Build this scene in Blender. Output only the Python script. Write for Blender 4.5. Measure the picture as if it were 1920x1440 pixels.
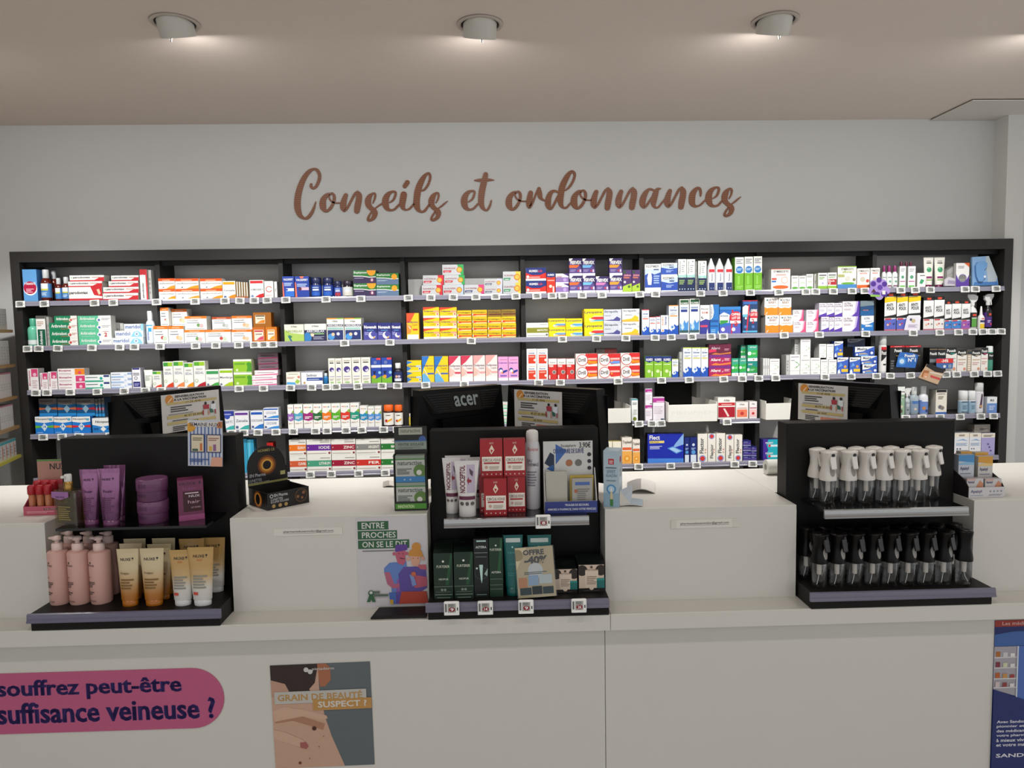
import bpy, bmesh, math, random
from mathutils import Vector, Matrix

for o in list(bpy.data.objects):
    bpy.data.objects.remove(o, do_unlink=True)
scene = bpy.context.scene
COL = scene.collection
random.seed(7)

# ------------------------------------------------------------------ camera
CAMZ = 1.55
FPX = 1340.0
YAW, PITCH, ROLL = 0.03561, 0.07507, -0.01744

def rot(v):
    x, y, z = v
    c, s = math.cos(ROLL), math.sin(ROLL); x, z = c*x - s*z, s*x + c*z
    c, s = math.cos(PITCH), math.sin(PITCH); y, z = c*y + s*z, -s*y + c*z
    c, s = math.cos(YAW), math.sin(YAW); x, y = c*x + s*y, -s*x + c*y
    return Vector((x, y, z))

cam_data = bpy.data.cameras.new('camera')
cam = bpy.data.objects.new('camera', cam_data)
COL.objects.link(cam)
r_, f_, u_ = rot((1, 0, 0)), rot((0, 1, 0)), rot((0, 0, 1))
M = Matrix((r_, u_, -f_)).transposed().to_4x4()
M.translation = (0, 0, CAMZ)
cam.matrix_world = M
cam_data.sensor_width = 36.0
cam_data.lens = FPX/1920*36
cam_data.clip_start = 0.05
scene.camera = cam

def at(px, py, Y):
    """point of the vertical plane y=Y seen at photo position (px, py)"""
    v = rot(((px-960)/FPX, 1.0, -(py-720)/FPX))
    v = v*(Y/v.y)
    return Vector((v.x, v.y, v.z + CAMZ))

def atz(px, py, z):
    v = rot(((px-960)/FPX, 1.0, -(py-720)/FPX))
    v = v*((z-CAMZ)/v.z)
    return Vector((v.x, v.y, z))

# ------------------------------------------------------------------ world, lights, exposure
world = bpy.data.worlds.new('world'); scene.world = world
world.use_nodes = True
bg = world.node_tree.nodes['Background']
bg.inputs[0].default_value = (0.97, 0.99, 1.0, 1)
bg.inputs[1].default_value = 0.8
vs = scene.view_settings
vs.view_transform = 'Standard'; vs.look = 'None'; vs.gamma = 1.0; vs.exposure = 0.0
vs.use_curve_mapping = False

CEIL = 2.602
SPOT_X = (-2.06, -1.023, 0.0, 1.021, 2.06)
SPOT_AIM_X = (-2.0, -1.05, 0.12, 0.95, 2.05)

def spot(name, loc, aim, power, size, blend=0.6, rad=0.04, col=(1, 0.985, 0.96)):
    ld = bpy.data.lights.new(name, 'SPOT')
    ld.energy = power; ld.spot_size = math.radians(size); ld.spot_blend = blend
    ld.shadow_soft_size = rad; ld.color = col
    o = bpy.data.objects.new(name, ld); COL.objects.link(o)
    o.location = loc
    d = Vector(aim) - Vector(loc)
    o.rotation_euler = d.to_track_quat('-Z', 'Y').to_euler()
    return o

for i, x in enumerate(SPOT_X):
    spot('shelf_spotlight', (x, 2.60, CEIL-0.075), (SPOT_AIM_X[i], 3.62, -0.05), 52, 90, 0.45, 0.035)
for x in (-1.9, -0.65, 0.6, 1.85):
    spot('shop_spotlight', (x, 0.75, CEIL-0.03), (x, 1.5, 0.4), 18, 120, 0.9, 0.05, (1, 0.95, 0.89))

# ------------------------------------------------------------------ materials
def lin(c):
    c = c/255.0
    return c/12.92 if c <= 0.04045 else ((c+0.055)/1.055)**2.4

def rgb(h):
    return (lin(int(h[0:2], 16)), lin(int(h[2:4], 16)), lin(int(h[4:6], 16)), 1)

MATS = {}

def base_mat(name):
    m = bpy.data.materials.new(name); m.use_nodes = True
    nt = m.node_tree
    return m, nt, nt.nodes['Principled BSDF']

def mat(h, rough=0.42, metal=0.0, bump=0.0, scale=60.0, spec=0.5, var=0.03):
    """plain coloured stock with a faint procedural mottling"""
    key = (h, rough, metal, bump, spec)
    if key in MATS:
        return MATS[key]
    m, nt, p = base_mat('stock_' + h)
    c = rgb(h)
    tc = nt.nodes.new('ShaderNodeTexCoord')
    nz = nt.nodes.new('ShaderNodeTexNoise'); nz.inputs['Scale'].default_value = scale
    nt.links.new(tc.outputs['Object'], nz.inputs['Vector'])
    mx = nt.nodes.new('ShaderNodeMix'); mx.data_type = 'RGBA'
    mx.inputs[6].default_value = tuple(v*(1-var) for v in c[:3]) + (1,)
    mx.inputs[7].default_value = tuple(min(1, v*(1+var)) for v in c[:3]) + (1,)
    nt.links.new(nz.outputs['Fac'], mx.inputs[0])
    nt.links.new(mx.outputs[2], p.inputs['Base Color'])
    p.inputs['Roughness'].default_value = rough
    p.inputs['Metallic'].default_value = metal
    p.inputs['Specular IOR Level'].default_value = spec
    if bump:
        b = nt.nodes.new('ShaderNodeBump'); b.inputs['Strength'].default_value = bump
        b.inputs['Distance'].default_value = 0.002
        nt.links.new(nz.outputs['Fac'], b.inputs['Height'])
        nt.links.new(b.outputs['Normal'], p.inputs['Normal'])
    MATS[key] = m
    return m

def grad_mat(name, stops, rough=0.35, metal=0.0, wrinkle=0.0):
    """colour changing along the object's own height; stops = [(z metres, hex)]"""
    if name in MATS:
        return MATS[name]
    m, nt, p = base_mat(name)
    tc = nt.nodes.new('ShaderNodeTexCoord'); sp = nt.nodes.new('ShaderNodeSeparateXYZ')
    nt.links.new(tc.outputs['Object'], sp.inputs[0])
    z0, z1 = stops[0][0], stops[-1][0]
    mr = nt.nodes.new('ShaderNodeMapRange')
    mr.inputs[1].default_value = z0; mr.inputs[2].default_value = z1
    nt.links.new(sp.outputs['Z'], mr.inputs[0])
    cr = nt.nodes.new('ShaderNodeValToRGB')
    el = cr.color_ramp.elements
    while len(el) < len(stops):
        el.new(0.5)
    for e, (z, h) in zip(el, stops):
        e.position = (z-z0)/(z1-z0)
    for e, (z, h) in zip(el, stops):
        e.color = rgb(h)
    nt.links.new(mr.outputs[0], cr.inputs[0])
    nt.links.new(cr.outputs[0], p.inputs['Base Color'])
    p.inputs['Roughness'].default_value = rough
    p.inputs['Metallic'].default_value = metal
    if wrinkle:
        nz = nt.nodes.new('ShaderNodeTexNoise'); nz.inputs['Scale'].default_value = 28
        mp = nt.nodes.new('ShaderNodeMapping'); mp.inputs['Scale'].default_value = (1.6, 1, 0.5)
        nt.links.new(tc.outputs['Object'], mp.inputs[0]); nt.links.new(mp.outputs[0], nz.inputs['Vector'])
        bp = nt.nodes.new('ShaderNodeBump'); bp.inputs['Strength'].default_value = wrinkle; bp.inputs['Distance'].default_value = 0.02
        nt.links.new(nz.outputs['Fac'], bp.inputs['Height']); nt.links.new(bp.outputs['Normal'], p.inputs['Normal'])
    MATS[name] = m
    return m

def clear_mat(name, tint='ffffff', refl=0.12, rough=0.05):
    """thin clear plastic or glass wall"""
    if name in MATS:
        return MATS[name]
    m = bpy.data.materials.new(name); m.use_nodes = True
    nt = m.node_tree; nt.nodes.clear()
    out = nt.nodes.new('ShaderNodeOutputMaterial')
    tr = nt.nodes.new('ShaderNodeBsdfTransparent'); tr.inputs[0].default_value = rgb(tint)
    gl = nt.nodes.new('ShaderNodeBsdfGlossy'); gl.inputs['Roughness'].default_value = rough
    lw = nt.nodes.new('ShaderNodeLayerWeight'); lw.inputs[0].default_value = 0.25
    ma = nt.nodes.new('ShaderNodeMath'); ma.operation = 'MULTIPLY_ADD'
    ma.inputs[1].default_value = 0.5; ma.inputs[2].default_value = refl
    nt.links.new(lw.outputs['Facing'], ma.inputs[0])
    mx = nt.nodes.new('ShaderNodeMixShader')
    nt.links.new(ma.outputs[0], mx.inputs[0])
    nt.links.new(tr.outputs[0], mx.inputs[1]); nt.links.new(gl.outputs[0], mx.inputs[2])
    nt.links.new(mx.outputs[0], out.inputs[0])
    MATS[name] = m
    return m

def wood_mat(name, a, b, scale=18, axis='Z', rough=0.5):
    if name in MATS:
        return MATS[name]
    m, nt, p = base_mat(name)
    tc = nt.nodes.new('ShaderNodeTexCoord')
    wv = nt.nodes.new('ShaderNodeTexWave'); wv.bands_direction = axis
    wv.inputs['Scale'].default_value = scale; wv.inputs['Distortion'].default_value = 2.5
    wv.inputs['Detail'].default_value = 3; wv.inputs['Detail Scale'].default_value = 0.6
    nt.links.new(tc.outputs['Object'], wv.inputs['Vector'])
    cr = nt.nodes.new('ShaderNodeValToRGB')
    cr.color_ramp.elements[0].color = rgb(a); cr.color_ramp.elements[1].color = rgb(b)
    nt.links.new(wv.outputs['Fac'], cr.inputs[0])
    nt.links.new(cr.outputs[0], p.inputs['Base Color'])
    p.inputs['Roughness'].default_value = rough
    MATS[name] = m
    return m

def emit_mat(name, col, strength):
    if name in MATS:
        return MATS[name]
    m, nt, p = base_mat(name)
    p.inputs['Base Color'].default_value = (0.8, 0.8, 0.8, 1)
    p.inputs['Emission Color'].default_value = col
    p.inputs['Emission Strength'].default_value = strength
    MATS[name] = m
    return m

WALL = mat('bcbcba', 0.75, bump=0.15, scale=40, var=0.015)
CEILM = mat('d9ccc2', 0.85, bump=0.1, scale=30, var=0.015)
FLOORM = mat('c2bfba', 0.45, scale=4, var=0.06)
COUNTER = mat('cfccc5', 0.38, scale=8, var=0.012)
BLACK = mat('131110', 0.5, bump=0.05, scale=90, spec=0.22)
FRAME = mat('201d1b', 0.55, bump=0.08, scale=80)
BACKP = mat('d8d5d1', 0.28, scale=20, var=0.05)
UPRM = mat('131212', 0.6)
SHELFM = mat('2a2827', 0.5)
RAILM = mat('8b8998', 0.2, scale=200)
CLEAR = clear_mat('clear_plastic', 'f6f8f8', 0.10)
SCREENG = mat('8d8f8b', 0.35)
TAGW = mat('f0efec', 0.4)
INK = mat('1c1c1e', 0.5)

# ------------------------------------------------------------------ text outlines (built-in font)
TXT = {}

def text_geo(s, bold=0.0):
    """outline of a string as flat polygons inside the unit square"""
    k = (s, bold)
    if k in TXT:
        return TXT[k]
    cu = bpy.data.curves.new('t', 'FONT'); cu.body = s; cu.resolution_u = 2
    cu.offset = bold; cu.fill_mode = 'FRONT'
    ob = bpy.data.objects.new('t', cu)
    me = ob.to_mesh()
    vs_ = [(v.co.x, v.co.y) for v in me.vertices]
    fs = [tuple(p.vertices) for p in me.polygons]
    ob.to_mesh_clear()
    bpy.data.objects.remove(ob); bpy.data.curves.remove(cu)
    if not vs_:
        TXT[k] = ([], [], 1.0); return TXT[k]
    x0 = min(v[0] for v in vs_); x1 = max(v[0] for v in vs_)
    y0 = min(v[1] for v in vs_); y1 = max(v[1] for v in vs_)
    w, h = max(1e-6, x1-x0), max(1e-6, y1-y0)
    TXT[k] = ([((x-x0)/w, (y-y0)/h) for x, y in vs_], fs, w/h)
    return TXT[k]

# ------------------------------------------------------------------ mesh builder
class MB:
    def __init__(s):
        s.v = []; s.f = []; s.m = []; s.mats = []; s.sm = []

    def mi(s, m):
        if m not in s.mats:
            s.mats.append(m)
        return s.mats.index(m)

    def add(s, vs_, fs, m, smooth=False):
        o = len(s.v); i = s.mi(m)
        s.v += [tuple(v) for v in vs_]
        for f in fs:
            s.f.append(tuple(o+k for k in f)); s.m.append(i); s.sm.append(smooth)

    def box(s, x0, x1, y0, y1, z0, z1, m):
        s.add([(x0, y0, z0), (x1, y0, z0), (x1, y1, z0), (x0, y1, z0), (x0, y0, z1), (x1, y0, z1), (x1, y1, z1), (x0, y1, z1)],
              [(0, 3, 2, 1), (4, 5, 6, 7), (0, 1, 5, 4), (1, 2, 6, 5), (2, 3, 7, 6), (3, 0, 4, 7)], m)

    def bbox(s, x0, x1, y0, y1, z0, z1, m, b=0.002):
        """box with chamfered upright and top edges"""
        def ring(i, z):
            a, c, d, e = x0+i, x1-i, y0+i, y1-i
            return [(a+b, d, z), (c-b, d, z), (c, d+b, z), (c, e-b, z), (c-b, e, z), (a+b, e, z), (a, e-b, z), (a, d+b, z)]
        vs_ = ring(0, z0) + ring(0, z1-b) + ring(b, z1)
        fs = [tuple(range(7, -1, -1)), tuple(range(16, 24))]
        for k in range(2):
            for j in range(8):
                fs.append((k*8+j, k*8+(j+1) % 8, k*8+8+(j+1) % 8, k*8+8+j))
        s.add(vs_, fs, m)

    def prism(s, pts, y0, y1, m):
        """polygon in x-z pushed from y0 (front) to y1 (back)"""
        n = len(pts)
        vs_ = [(x, y0, z) for x, z in pts] + [(x, y1, z) for x, z in pts]
        a = sum(pts[i][0]*pts[(i+1) % n][1]-pts[(i+1) % n][0]*pts[i][1] for i in range(n))
        fr = tuple(range(n)); bk = tuple(range(2*n-1, n-1, -1))
        fs = [fr, bk] + [(i, i+n, (i+1) % n+n, (i+1) % n) for i in range(n)]
        if a < 0:
            fs = [tuple(reversed(f)) for f in fs]
        s.add(vs_, fs, m)

    def zprism(s, pts, z0, z1, m):
        n = len(pts)
        vs_ = [(x, y, z0) for x, y in pts] + [(x, y, z1) for x, y in pts]
        a = sum(pts[i][0]*pts[(i+1) % n][1]-pts[(i+1) % n][0]*pts[i][1] for i in range(n))
        fs = [tuple(range(n-1, -1, -1)), tuple(range(n, 2*n))] + [(i, (i+1) % n, (i+1) % n+n, i+n) for i in range(n)]
        if a < 0:
            fs = [tuple(reversed(f)) for f in fs]
        s.add(vs_, fs, m)

    def loft(s, rings, m, cap0=True, cap1=True, smooth=True):
        n = len(rings[0])
        vs_ = [p for r in rings for p in r]
        fs = []
        for k in range(len(rings)-1):
            for j in range(n):
                fs.append((k*n+j, k*n+(j+1) % n, (k+1)*n+(j+1) % n, (k+1)*n+j))
        s.add(vs_, fs, m, smooth)
        if cap0:
            s.add(rings[0], [tuple(range(n-1, -1, -1))], m)
        if cap1:
            s.add(rings[-1], [tuple(range(n))], m)

    def lathe(s, prof, m, seg=18, cx=0, cy=0, cap0=True, cap1=True):
        rings = [[(cx+r*math.cos(2*math.pi*j/seg), cy+r*math.sin(2*math.pi*j/seg), z) for j in range(seg)] for r, z in prof]
        # sharp profile corners stay crisp: smooth only along gentle turns
        s.loft(rings, m, cap0, cap1, True)

    def tube(s, pts, r, m, seg=8):
        pts = [Vector(p) for p in pts]
        rings = []
        for i, p in enumerate(pts):
            d = (pts[min(i+1, len(pts)-1)]-pts[max(i-1, 0)]).normalized()
            a = d.cross(Vector((0.13, 0.9, 0.41))).normalized(); b = d.cross(a)
            rr = r[i] if isinstance(r, (list, tuple)) else r
            rings.append([tuple(p+a*rr*math.cos(2*math.pi*j/seg)+b*rr*math.sin(2*math.pi*j/seg)) for j in range(seg)])
        s.loft(rings, m)

    # ---- flat print; yf gives the carrying surface at (x, z)
    def poly(s, pts, m, yf, lay=0):
        n = len(pts)
        a = sum(pts[i][0]*pts[(i+1) % n][1]-pts[(i+1) % n][0]*pts[i][1] for i in range(n))
        if a < 0:
            pts = pts[::-1]
        if getattr(yf, 'flat', False):
            s.add([(x, yf(x, z)-0.0003-0.00012*lay, z) for x, z in pts], [tuple(range(n))], m)
            return
        # curved carrier: cut the shape into narrow upright strips that follow it
        x0 = min(p[0] for p in pts); x1 = max(p[0] for p in pts)
        z0 = min(p[1] for p in pts); z1 = max(p[1] for p in pts)
        nx = max(1, min(12, int((x1-x0)/0.0022)+1)); nz = max(1, min(6, int((z1-z0)/0.012)+1))
        def clip(P, ax, lim, sgn):
            out = []
            for i in range(len(P)):
                p, q = P[i], P[(i+1) % len(P)]
                a_, b_ = sgn*(p[ax]-lim), sgn*(q[ax]-lim)
                if a_ <= 0: out.append(p)
                if (a_ < 0 < b_) or (b_ < 0 < a_):
                    t = a_/(a_-b_); out.append((p[0]+(q[0]-p[0])*t, p[1]+(q[1]-p[1])*t))
            return out
        for i in range(nx):
            A = clip(clip(pts, 0, x0+(x1-x0)*(i+1)/nx, 1), 0, x0+(x1-x0)*i/nx, -1)
            if len(A) < 3: continue
            for j in range(nz):
                Q = clip(clip(A, 1, z0+(z1-z0)*(j+1)/nz, 1), 1, z0+(z1-z0)*j/nz, -1)
                if len(Q) < 3: continue
                s.add([(x, yf(x, z)-0.0003-0.00012*lay, z) for x, z in Q], [tuple(range(len(Q)))], m)

    def text(s, t, x0, z0, x1, z1, m, yf, lay=0, bold=0.012, keep=False, vert=False, skew=0.0):
        vs_, fs, asp = text_geo(t, bold)
        if not vs_:
            return
        if vert:
            P = [(x0+(1-v)*(x1-x0), z0+u*(z1-z0)) for u, v in vs_]
        else:
            if keep:
                w = min(x1-x0, (z1-z0)*asp); hh = w/asp
                xm, zm = (x0+x1)/2, (z0+z1)/2
                x0, x1, z0, z1 = xm-w/2, xm+w/2, zm-hh/2, zm+hh/2
            P = [(x0+u*(x1-x0)+skew*(v-0.5)*(z1-z0), z0+v*(z1-z0)) for u, v in vs_]
        s.add([(x, yf(x, z)-0.0003-0.00012*lay, z) for x, z in P], fs, m)

    def mesh(s, name):
        me = bpy.data.meshes.new(name)
        me.from_pydata(s.v, [], s.f)
        for m in s.mats:
            me.materials.append(m)
        me.polygons.foreach_set('material_index', s.m)
        me.polygons.foreach_set('use_smooth', s.sm)
        me.update()
        return me

    def build(s, name, parent=None, loc=(0, 0, 0), rz=0.0):
        return link(name, s.mesh(name), parent, loc, rz)

FR = Matrix.Identity(4)      # frame of the furniture being built (the counter stands slightly askew)

def link(name, data, parent=None, loc=(0, 0, 0), rz=0.0):
    o = bpy.data.objects.new(name, data)
    COL.objects.link(o)
    if parent is not None:
        o.parent = parent
        o.location = loc; o.rotation_euler = (0, 0, rz)
    else:
        o.matrix_world = FR @ Matrix.Translation(loc) @ Matrix.Rotation(rz, 4, 'Z')
    return o

def tag(o, label=None, cat=None, group=None, kind=None):
    if label: o['label'] = label
    if cat: o['category'] = cat
    if group: o['group'] = group
    if kind: o['kind'] = kind
    return o

def thing(name, label, cat, loc, rz=0.0, group=None):
    return tag(link(name, None, None, loc, rz), label, cat, group)

def flat(c=0.0):
    f = lambda x, z: c
    f.flat = True
    return f

def ell(cx, cz, rx, rz_, n=20, a0=0, a1=360):
    return [(cx+rx*math.cos(math.radians(a0+(a1-a0)*i/n)), cz+rz_*math.sin(math.radians(a0+(a1-a0)*i/n))) for i in range(n if a1-a0 == 360 else n+1)]
# ================================================================== THE ROOM
SF = 3.60            # front plane of the wall shelving
WY = 3.71            # wall above it
def slab(name, x0, x1, y0, y1, z0, z1, m, kind='structure', parent=None):
    b = MB(); b.box(x0, x1, y0, y1, z0, z1, m)
    o = b.build(name, parent)
    if parent is None:
        tag(o, kind=kind)
    return o

slab('floor', -4.2, 4.2, -3.0, 4.6, -0.05, 0.0, FLOORM)
slab('ceiling', -4.2, 4.2, -0.9, 4.6, CEIL, CEIL+0.08, CEILM)
b = MB()
ux = [-2.306, 2.706]
b.box(-4.2, 2.667, WY, WY+0.12, CAMZ+0.40, CEIL, WALL)
b.box(-4.2, -2.306, WY, WY+0.12, 0.0, CAMZ+0.40, WALL)
tag(b.build('wall_back'), kind='structure')
b = MB()
b.box(2.667, 2.762, SF+0.012, WY+0.12, 0.0, CEIL, mat('c6c5c1', 0.7, bump=0.1, scale=40, var=0.015))
tag(b.build('trim_1'), kind='structure')
slab('wall_right', 2.762, 4.2, WY-0.03, WY+0.12, 0.0, CEIL, WALL)
slab('wall_left', -4.2, -4.1, -0.6, WY, 0.0, CEIL, WALL)
# hatch panel hanging just under the ceiling, a dark shadow gap round it
b = MB()
b.box(2.322, 3.4, 3.384, WY-0.002, CEIL-0.009, CEIL-0.005, mat('cfc9c2', 0.8))
b.box(2.326, 3.4, 3.388, WY-0.002, CEIL-0.005, CEIL-0.0005, mat('2a2725', 0.8))
tag(b.build('trim_2'), kind='structure')

# ------------------------------------------------------------------ ceiling spotlights
LAMPW = mat('cfccc4', 0.35)
def make_lamp():
    root = thing('ceiling_spotlight', 'x', 'lamp', (0, 0, CEIL))
    b = MB(); b.lathe([(0.080, -0.004), (0.077, -0.006), (0.067, -0.006), (0.065, -0.001)], mat('bdb2a9', 0.6), 32, cap0=False, cap1=False)
    b.lathe([(0.080, 0.0), (0.080, -0.004)], mat('9b9189', 0.6), 32, cap0=False, cap1=False)
    b.build('trim_ring', root)
    b = MB(); b.lathe([(0.067, -0.0025), (0.050, -0.0025)], mat('171413', 0.8), 32, cap0=True, cap1=False)
    b.build('shadow_gap', root)
    # tilted can
    T = Matrix.Rotation(math.radians(25), 4, 'X')
    def tr(p): return tuple(T @ Vector(p))
    b = MB(); n = 32
    prof = [(0.058, 0.028), (0.058, -0.043), (0.0565, -0.045), (0.054, -0.045), (0.053, -0.042)]
    rings = [[tr((r*math.cos(2*math.pi*j/n), r*math.sin(2*math.pi*j/n), z)) for j in range(n)] for r, z in prof]
    b.loft(rings, LAMPW, False, False)
    b.build('lamp_can', root)
    b = MB(); b.add([tr((0.0525*math.cos(2*math.pi*j/n), 0.0525*math.sin(2*math.pi*j/n), -0.0435)) for j in range(n)], [tuple(range(n-1, -1, -1))], emit_mat('lamp_face', (1, 0.985, 0.96, 1), 170))
    b.build('lens', root)
    b = MB(); c = tr((0, -0.055, -0.044)); b.lathe([(0.003, -0.012), (0.0035, 0.0)], LAMPW, 10, c[0], c[1])
    k = b.build('tilt_knob', root, (0, 0, c[2]))
    return root

lamp = make_lamp()
names = ['round tilted white spotlight recessed in the ceiling, left of the lettering', 'round tilted white spotlight recessed in the ceiling above the middle of the lettering', 'round tilted white spotlight recessed in the ceiling, right of the lettering']
def copy_tree(o, parent=None):
    c = o.copy(); COL.objects.link(c); c.parent = parent
    for ch in list(o.children):
        copy_tree(ch, c)
    return c
for i, (x, y, a) in enumerate([(-1.023, 2.528, -6), (0.002, 2.545, 9), (1.021, 2.521, 5)]):
    o = lamp if i == 0 else copy_tree(lamp)
    o.matrix_world = Matrix.Translation((x, y, CEIL)) @ Matrix.Rotation(math.radians(a), 4, 'Z')
    tag(o, names[i], 'lamp', 'ceiling spotlights in a row')
for i, x in enumerate((-2.06, 2.06)):
    o = copy_tree(lamp)
    o.matrix_world = Matrix.Translation((x, 2.53, CEIL))
    tag(o, ('leftmost' if i == 0 else 'rightmost') + ' round white ceiling spotlight, at the edge of the picture', 'lamp', 'ceiling spotlights in a row')

# ------------------------------------------------------------------ brush lettering on the wall
def catmull(P, n=6):
    out = []
    for i in range(len(P)-1):
        p0 = P[max(i-1, 0)]; p1 = P[i]; p2 = P[i+1]; p3 = P[min(i+2, len(P)-1)]
        for k in range(n):
            t = k/n
            out.append(tuple(0.5*((2*b_)+(-a+c)*t+(2*a-5*b_+4*c-d)*t*t+(-a+3*b_-3*c+d)*t**3) for a, b_, c, d in zip(p0, p1, p2, p3)))
    out.append(P[-1])
    return out

O1 = [(960, 765, 25), (880, 790, 42), (805, 880, 62), (783, 985, 74), (800, 1085, 66), (862, 1152, 32), (945, 1100, 34), (1015, 985, 33), (1043, 880, 34), (1033, 795, 33), (990, 748, 20), (945, 780, 15), (928, 850, 18), (970, 920, 20), (1050, 965, 17), (1190, 970, 16)]
N1a = [(1303, 795, 48), (1268, 890, 60), (1245, 1000, 70), (1245, 1090, 62), (1268, 1148, 26), (1310, 1115, 27), (1360, 1040, 28), (1430, 905, 27), (1505, 770, 30), (1570, 715, 25)]
N1b = [(1570, 720, 30), (1600, 790, 62), (1595, 900, 68), (1568, 1040, 70), (1552, 1150, 62)]
S1 = [(232, 972, 14), (262, 900, 20), (284, 810, 24), (272, 758, 24), (222, 762, 25), (155, 830, 55), (122, 920, 70), (132, 1010, 66), (190, 1085, 55), (262, 1145, 58), (278, 1210, 58), (245, 1300, 48), (172, 1358, 28), (124, 1350, 29), (132, 1290, 25), (168, 1220, 22), (205, 1165, 18)]
S1t = [(270, 1102, 14), (350, 1040, 18), (450, 975, 20)]
E1 = [(605, 962, 12), (690, 900, 25), (735, 800, 27), (738, 730, 27), (680, 712, 24), (595, 755, 45), (535, 835, 65), (512, 930, 75), (520, 1020, 70), (562, 1100, 48), (640, 1132, 24), (720, 1110, 25), (780, 1050, 25), (830, 995, 20)]
S2 = [(1650, 965, 14), (1690, 890, 20), (1710, 800, 24), (1695, 748, 22), (1645, 755, 30), (1582, 830, 60), (1548, 930, 70), (1560, 1020, 60), (1620, 1090, 50), (1690, 1150, 58), (1705, 1210, 58), (1680, 1290, 45), (1605, 1350, 30), (1550, 1340, 28), (1560, 1280, 25), (1610, 1200, 22), (1640, 1150, 18)]
S2t = [(1690, 1100, 14), (1780, 1035, 20), (1850, 975, 18), (1915, 925, 7)]
sh = lambda P, dx, dy: [(x+dx, y+dy, h) for x, y, h in P]
LET = [
 ('letter_c', 540, [[(525, 550, 28), (522, 600, 33), (575, 638, 28), (640, 590, 32), (700, 460, 37), (712, 340, 36), (665, 240, 38), (590, 205, 26), (480, 262, 44), (370, 400, 56), (285, 590, 66), (230, 800, 71), (214, 980, 73), (226, 1120, 70), (278, 1250, 52), (372, 1315, 30), (450, 1295, 38), (530, 1200, 37), (590, 1070, 26), (628, 940, 9)]]),
 ('letter_o', 540, [O1]), ('letter_n', 540, [N1a, N1b]),
 ('letter_s', 680, [S1, S1t]), ('letter_e', 680, [E1]),
 ('letter_i', 680, [[(925, 780, 72), (905, 900, 72), (892, 1000, 68), (915, 1080, 48), (970, 1122, 20), (1050, 1100, 22), (1120, 1030, 24), (1170, 975, 20)], [(1008, 505, 52), (950, 590, 50)]]),
 ('letter_l', 680, [[(1310, 700, 14), (1400, 660, 25), (1480, 540, 28), (1520, 400, 28), (1500, 315, 30), (1440, 318, 30), (1370, 400, 52), (1295, 540, 68), (1243, 700, 74), (1217, 880, 72), (1216, 1010, 72), (1248, 1110, 52), (1322, 1168, 25), (1400, 1140, 28), (1460, 1060, 25), (1510, 990, 20)]]),
 ('letter_s', 680, [S2, S2t]),
 ('letter_e', 840, [sh(E1, -147, -15)]),
 ('letter_t', 840, [[(848, 330, 55), (828, 430, 64), (795, 560, 70), (765, 700, 72), (747, 850, 70), (747, 960, 66), (778, 1065, 48), (852, 1138, 20), (900, 1105, 25), (945, 1020, 25), (975, 915, 16)], [(600, 462, 14), (690, 460, 34), (820, 455, 38), (950, 450, 28), (1040, 455, 6)]]),
 ('letter_o', 840, [sh(O1, 585, -40)]),
 ('letter_r', 990, [[(58, 745, 56), (38, 850, 64), (20, 980, 64), (25, 1055, 42), (60, 1040, 28), (120, 920, 25), (180, 760, 22), (235, 640, 22)], [(245, 650, 42), (258, 740, 55), (275, 830, 50), (320, 890, 28), (390, 915, 18)]]),
 ('letter_d', 990, [[(690, 745, 18), (640, 712, 25), (570, 702, 32), (500, 760, 52), (458, 870, 64), (450, 990, 68), (472, 1068, 50), (522, 1092, 28), (580, 1010, 28), (640, 890, 28), (690, 790, 25)], [(830, 690, 14), (920, 620, 25), (1000, 500, 28), (1045, 380, 28), (1040, 300, 32), (985, 262, 30), (910, 330, 50), (832, 460, 64), (772, 600, 69), (742, 750, 70), (728, 900, 66), (745, 1010, 50), (802, 1078, 24), (870, 1068, 25), (930, 1000, 22), (985, 940, 18)]]),
 ('letter_o', 990, [sh(O1, 250, -65)]),
 ('letter_n', 990, [sh(N1a, 232, -75), sh(N1b, 232, -75)]),
 ('letter_n', 1120, [sh(N1a, -770, -80), sh(N1b, -775, -80)]),
 ('letter_a', 1120, [[(1285, 700, 20), (1220, 665, 26), (1160, 665, 30), (1085, 745, 54), (1028, 870, 68), (1013, 980, 68), (1042, 1055, 40), (1100, 1030, 28), (1170, 930, 25), (1240, 820, 22)], [(1430, 645, 10), (1350, 668, 42), (1305, 760, 64), (1273, 900, 64), (1263, 1000, 52), (1302, 1070, 24), (1370, 1060, 22), (1440, 980, 22), (1510, 890, 20)]]),
 ('letter_n', 1240, [sh(N1a, -1112, -95), sh(N1b, -1112, -95)]),
 ('letter_c', 1240, [[(880, 812, 18), (882, 740, 28), (868, 660, 30), (822, 632, 30), (765, 675, 48), (703, 770, 68), (686, 880, 72), (694, 970, 66), (742, 1032, 40), (810, 1040, 22), (890, 1000, 22), (985, 905, 20)]]),
 ('letter_e', 1240, [sh(E1, 550, -92)]),
 ('letter_s', 1240, [sh(S2, -128, -95), sh(S2t, -130, -95)]),
]
WOODL = wood_mat('walnut_veneer', '68391d', '86502f', 30, 'Z', 0.5)
c0 = at(970, 370, WY)
sign = thing('wall_lettering', 'brown wood-grain brush script lettering on the white wall above the shelves', 'lettering', (c0.x, WY, c0.z))
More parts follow.
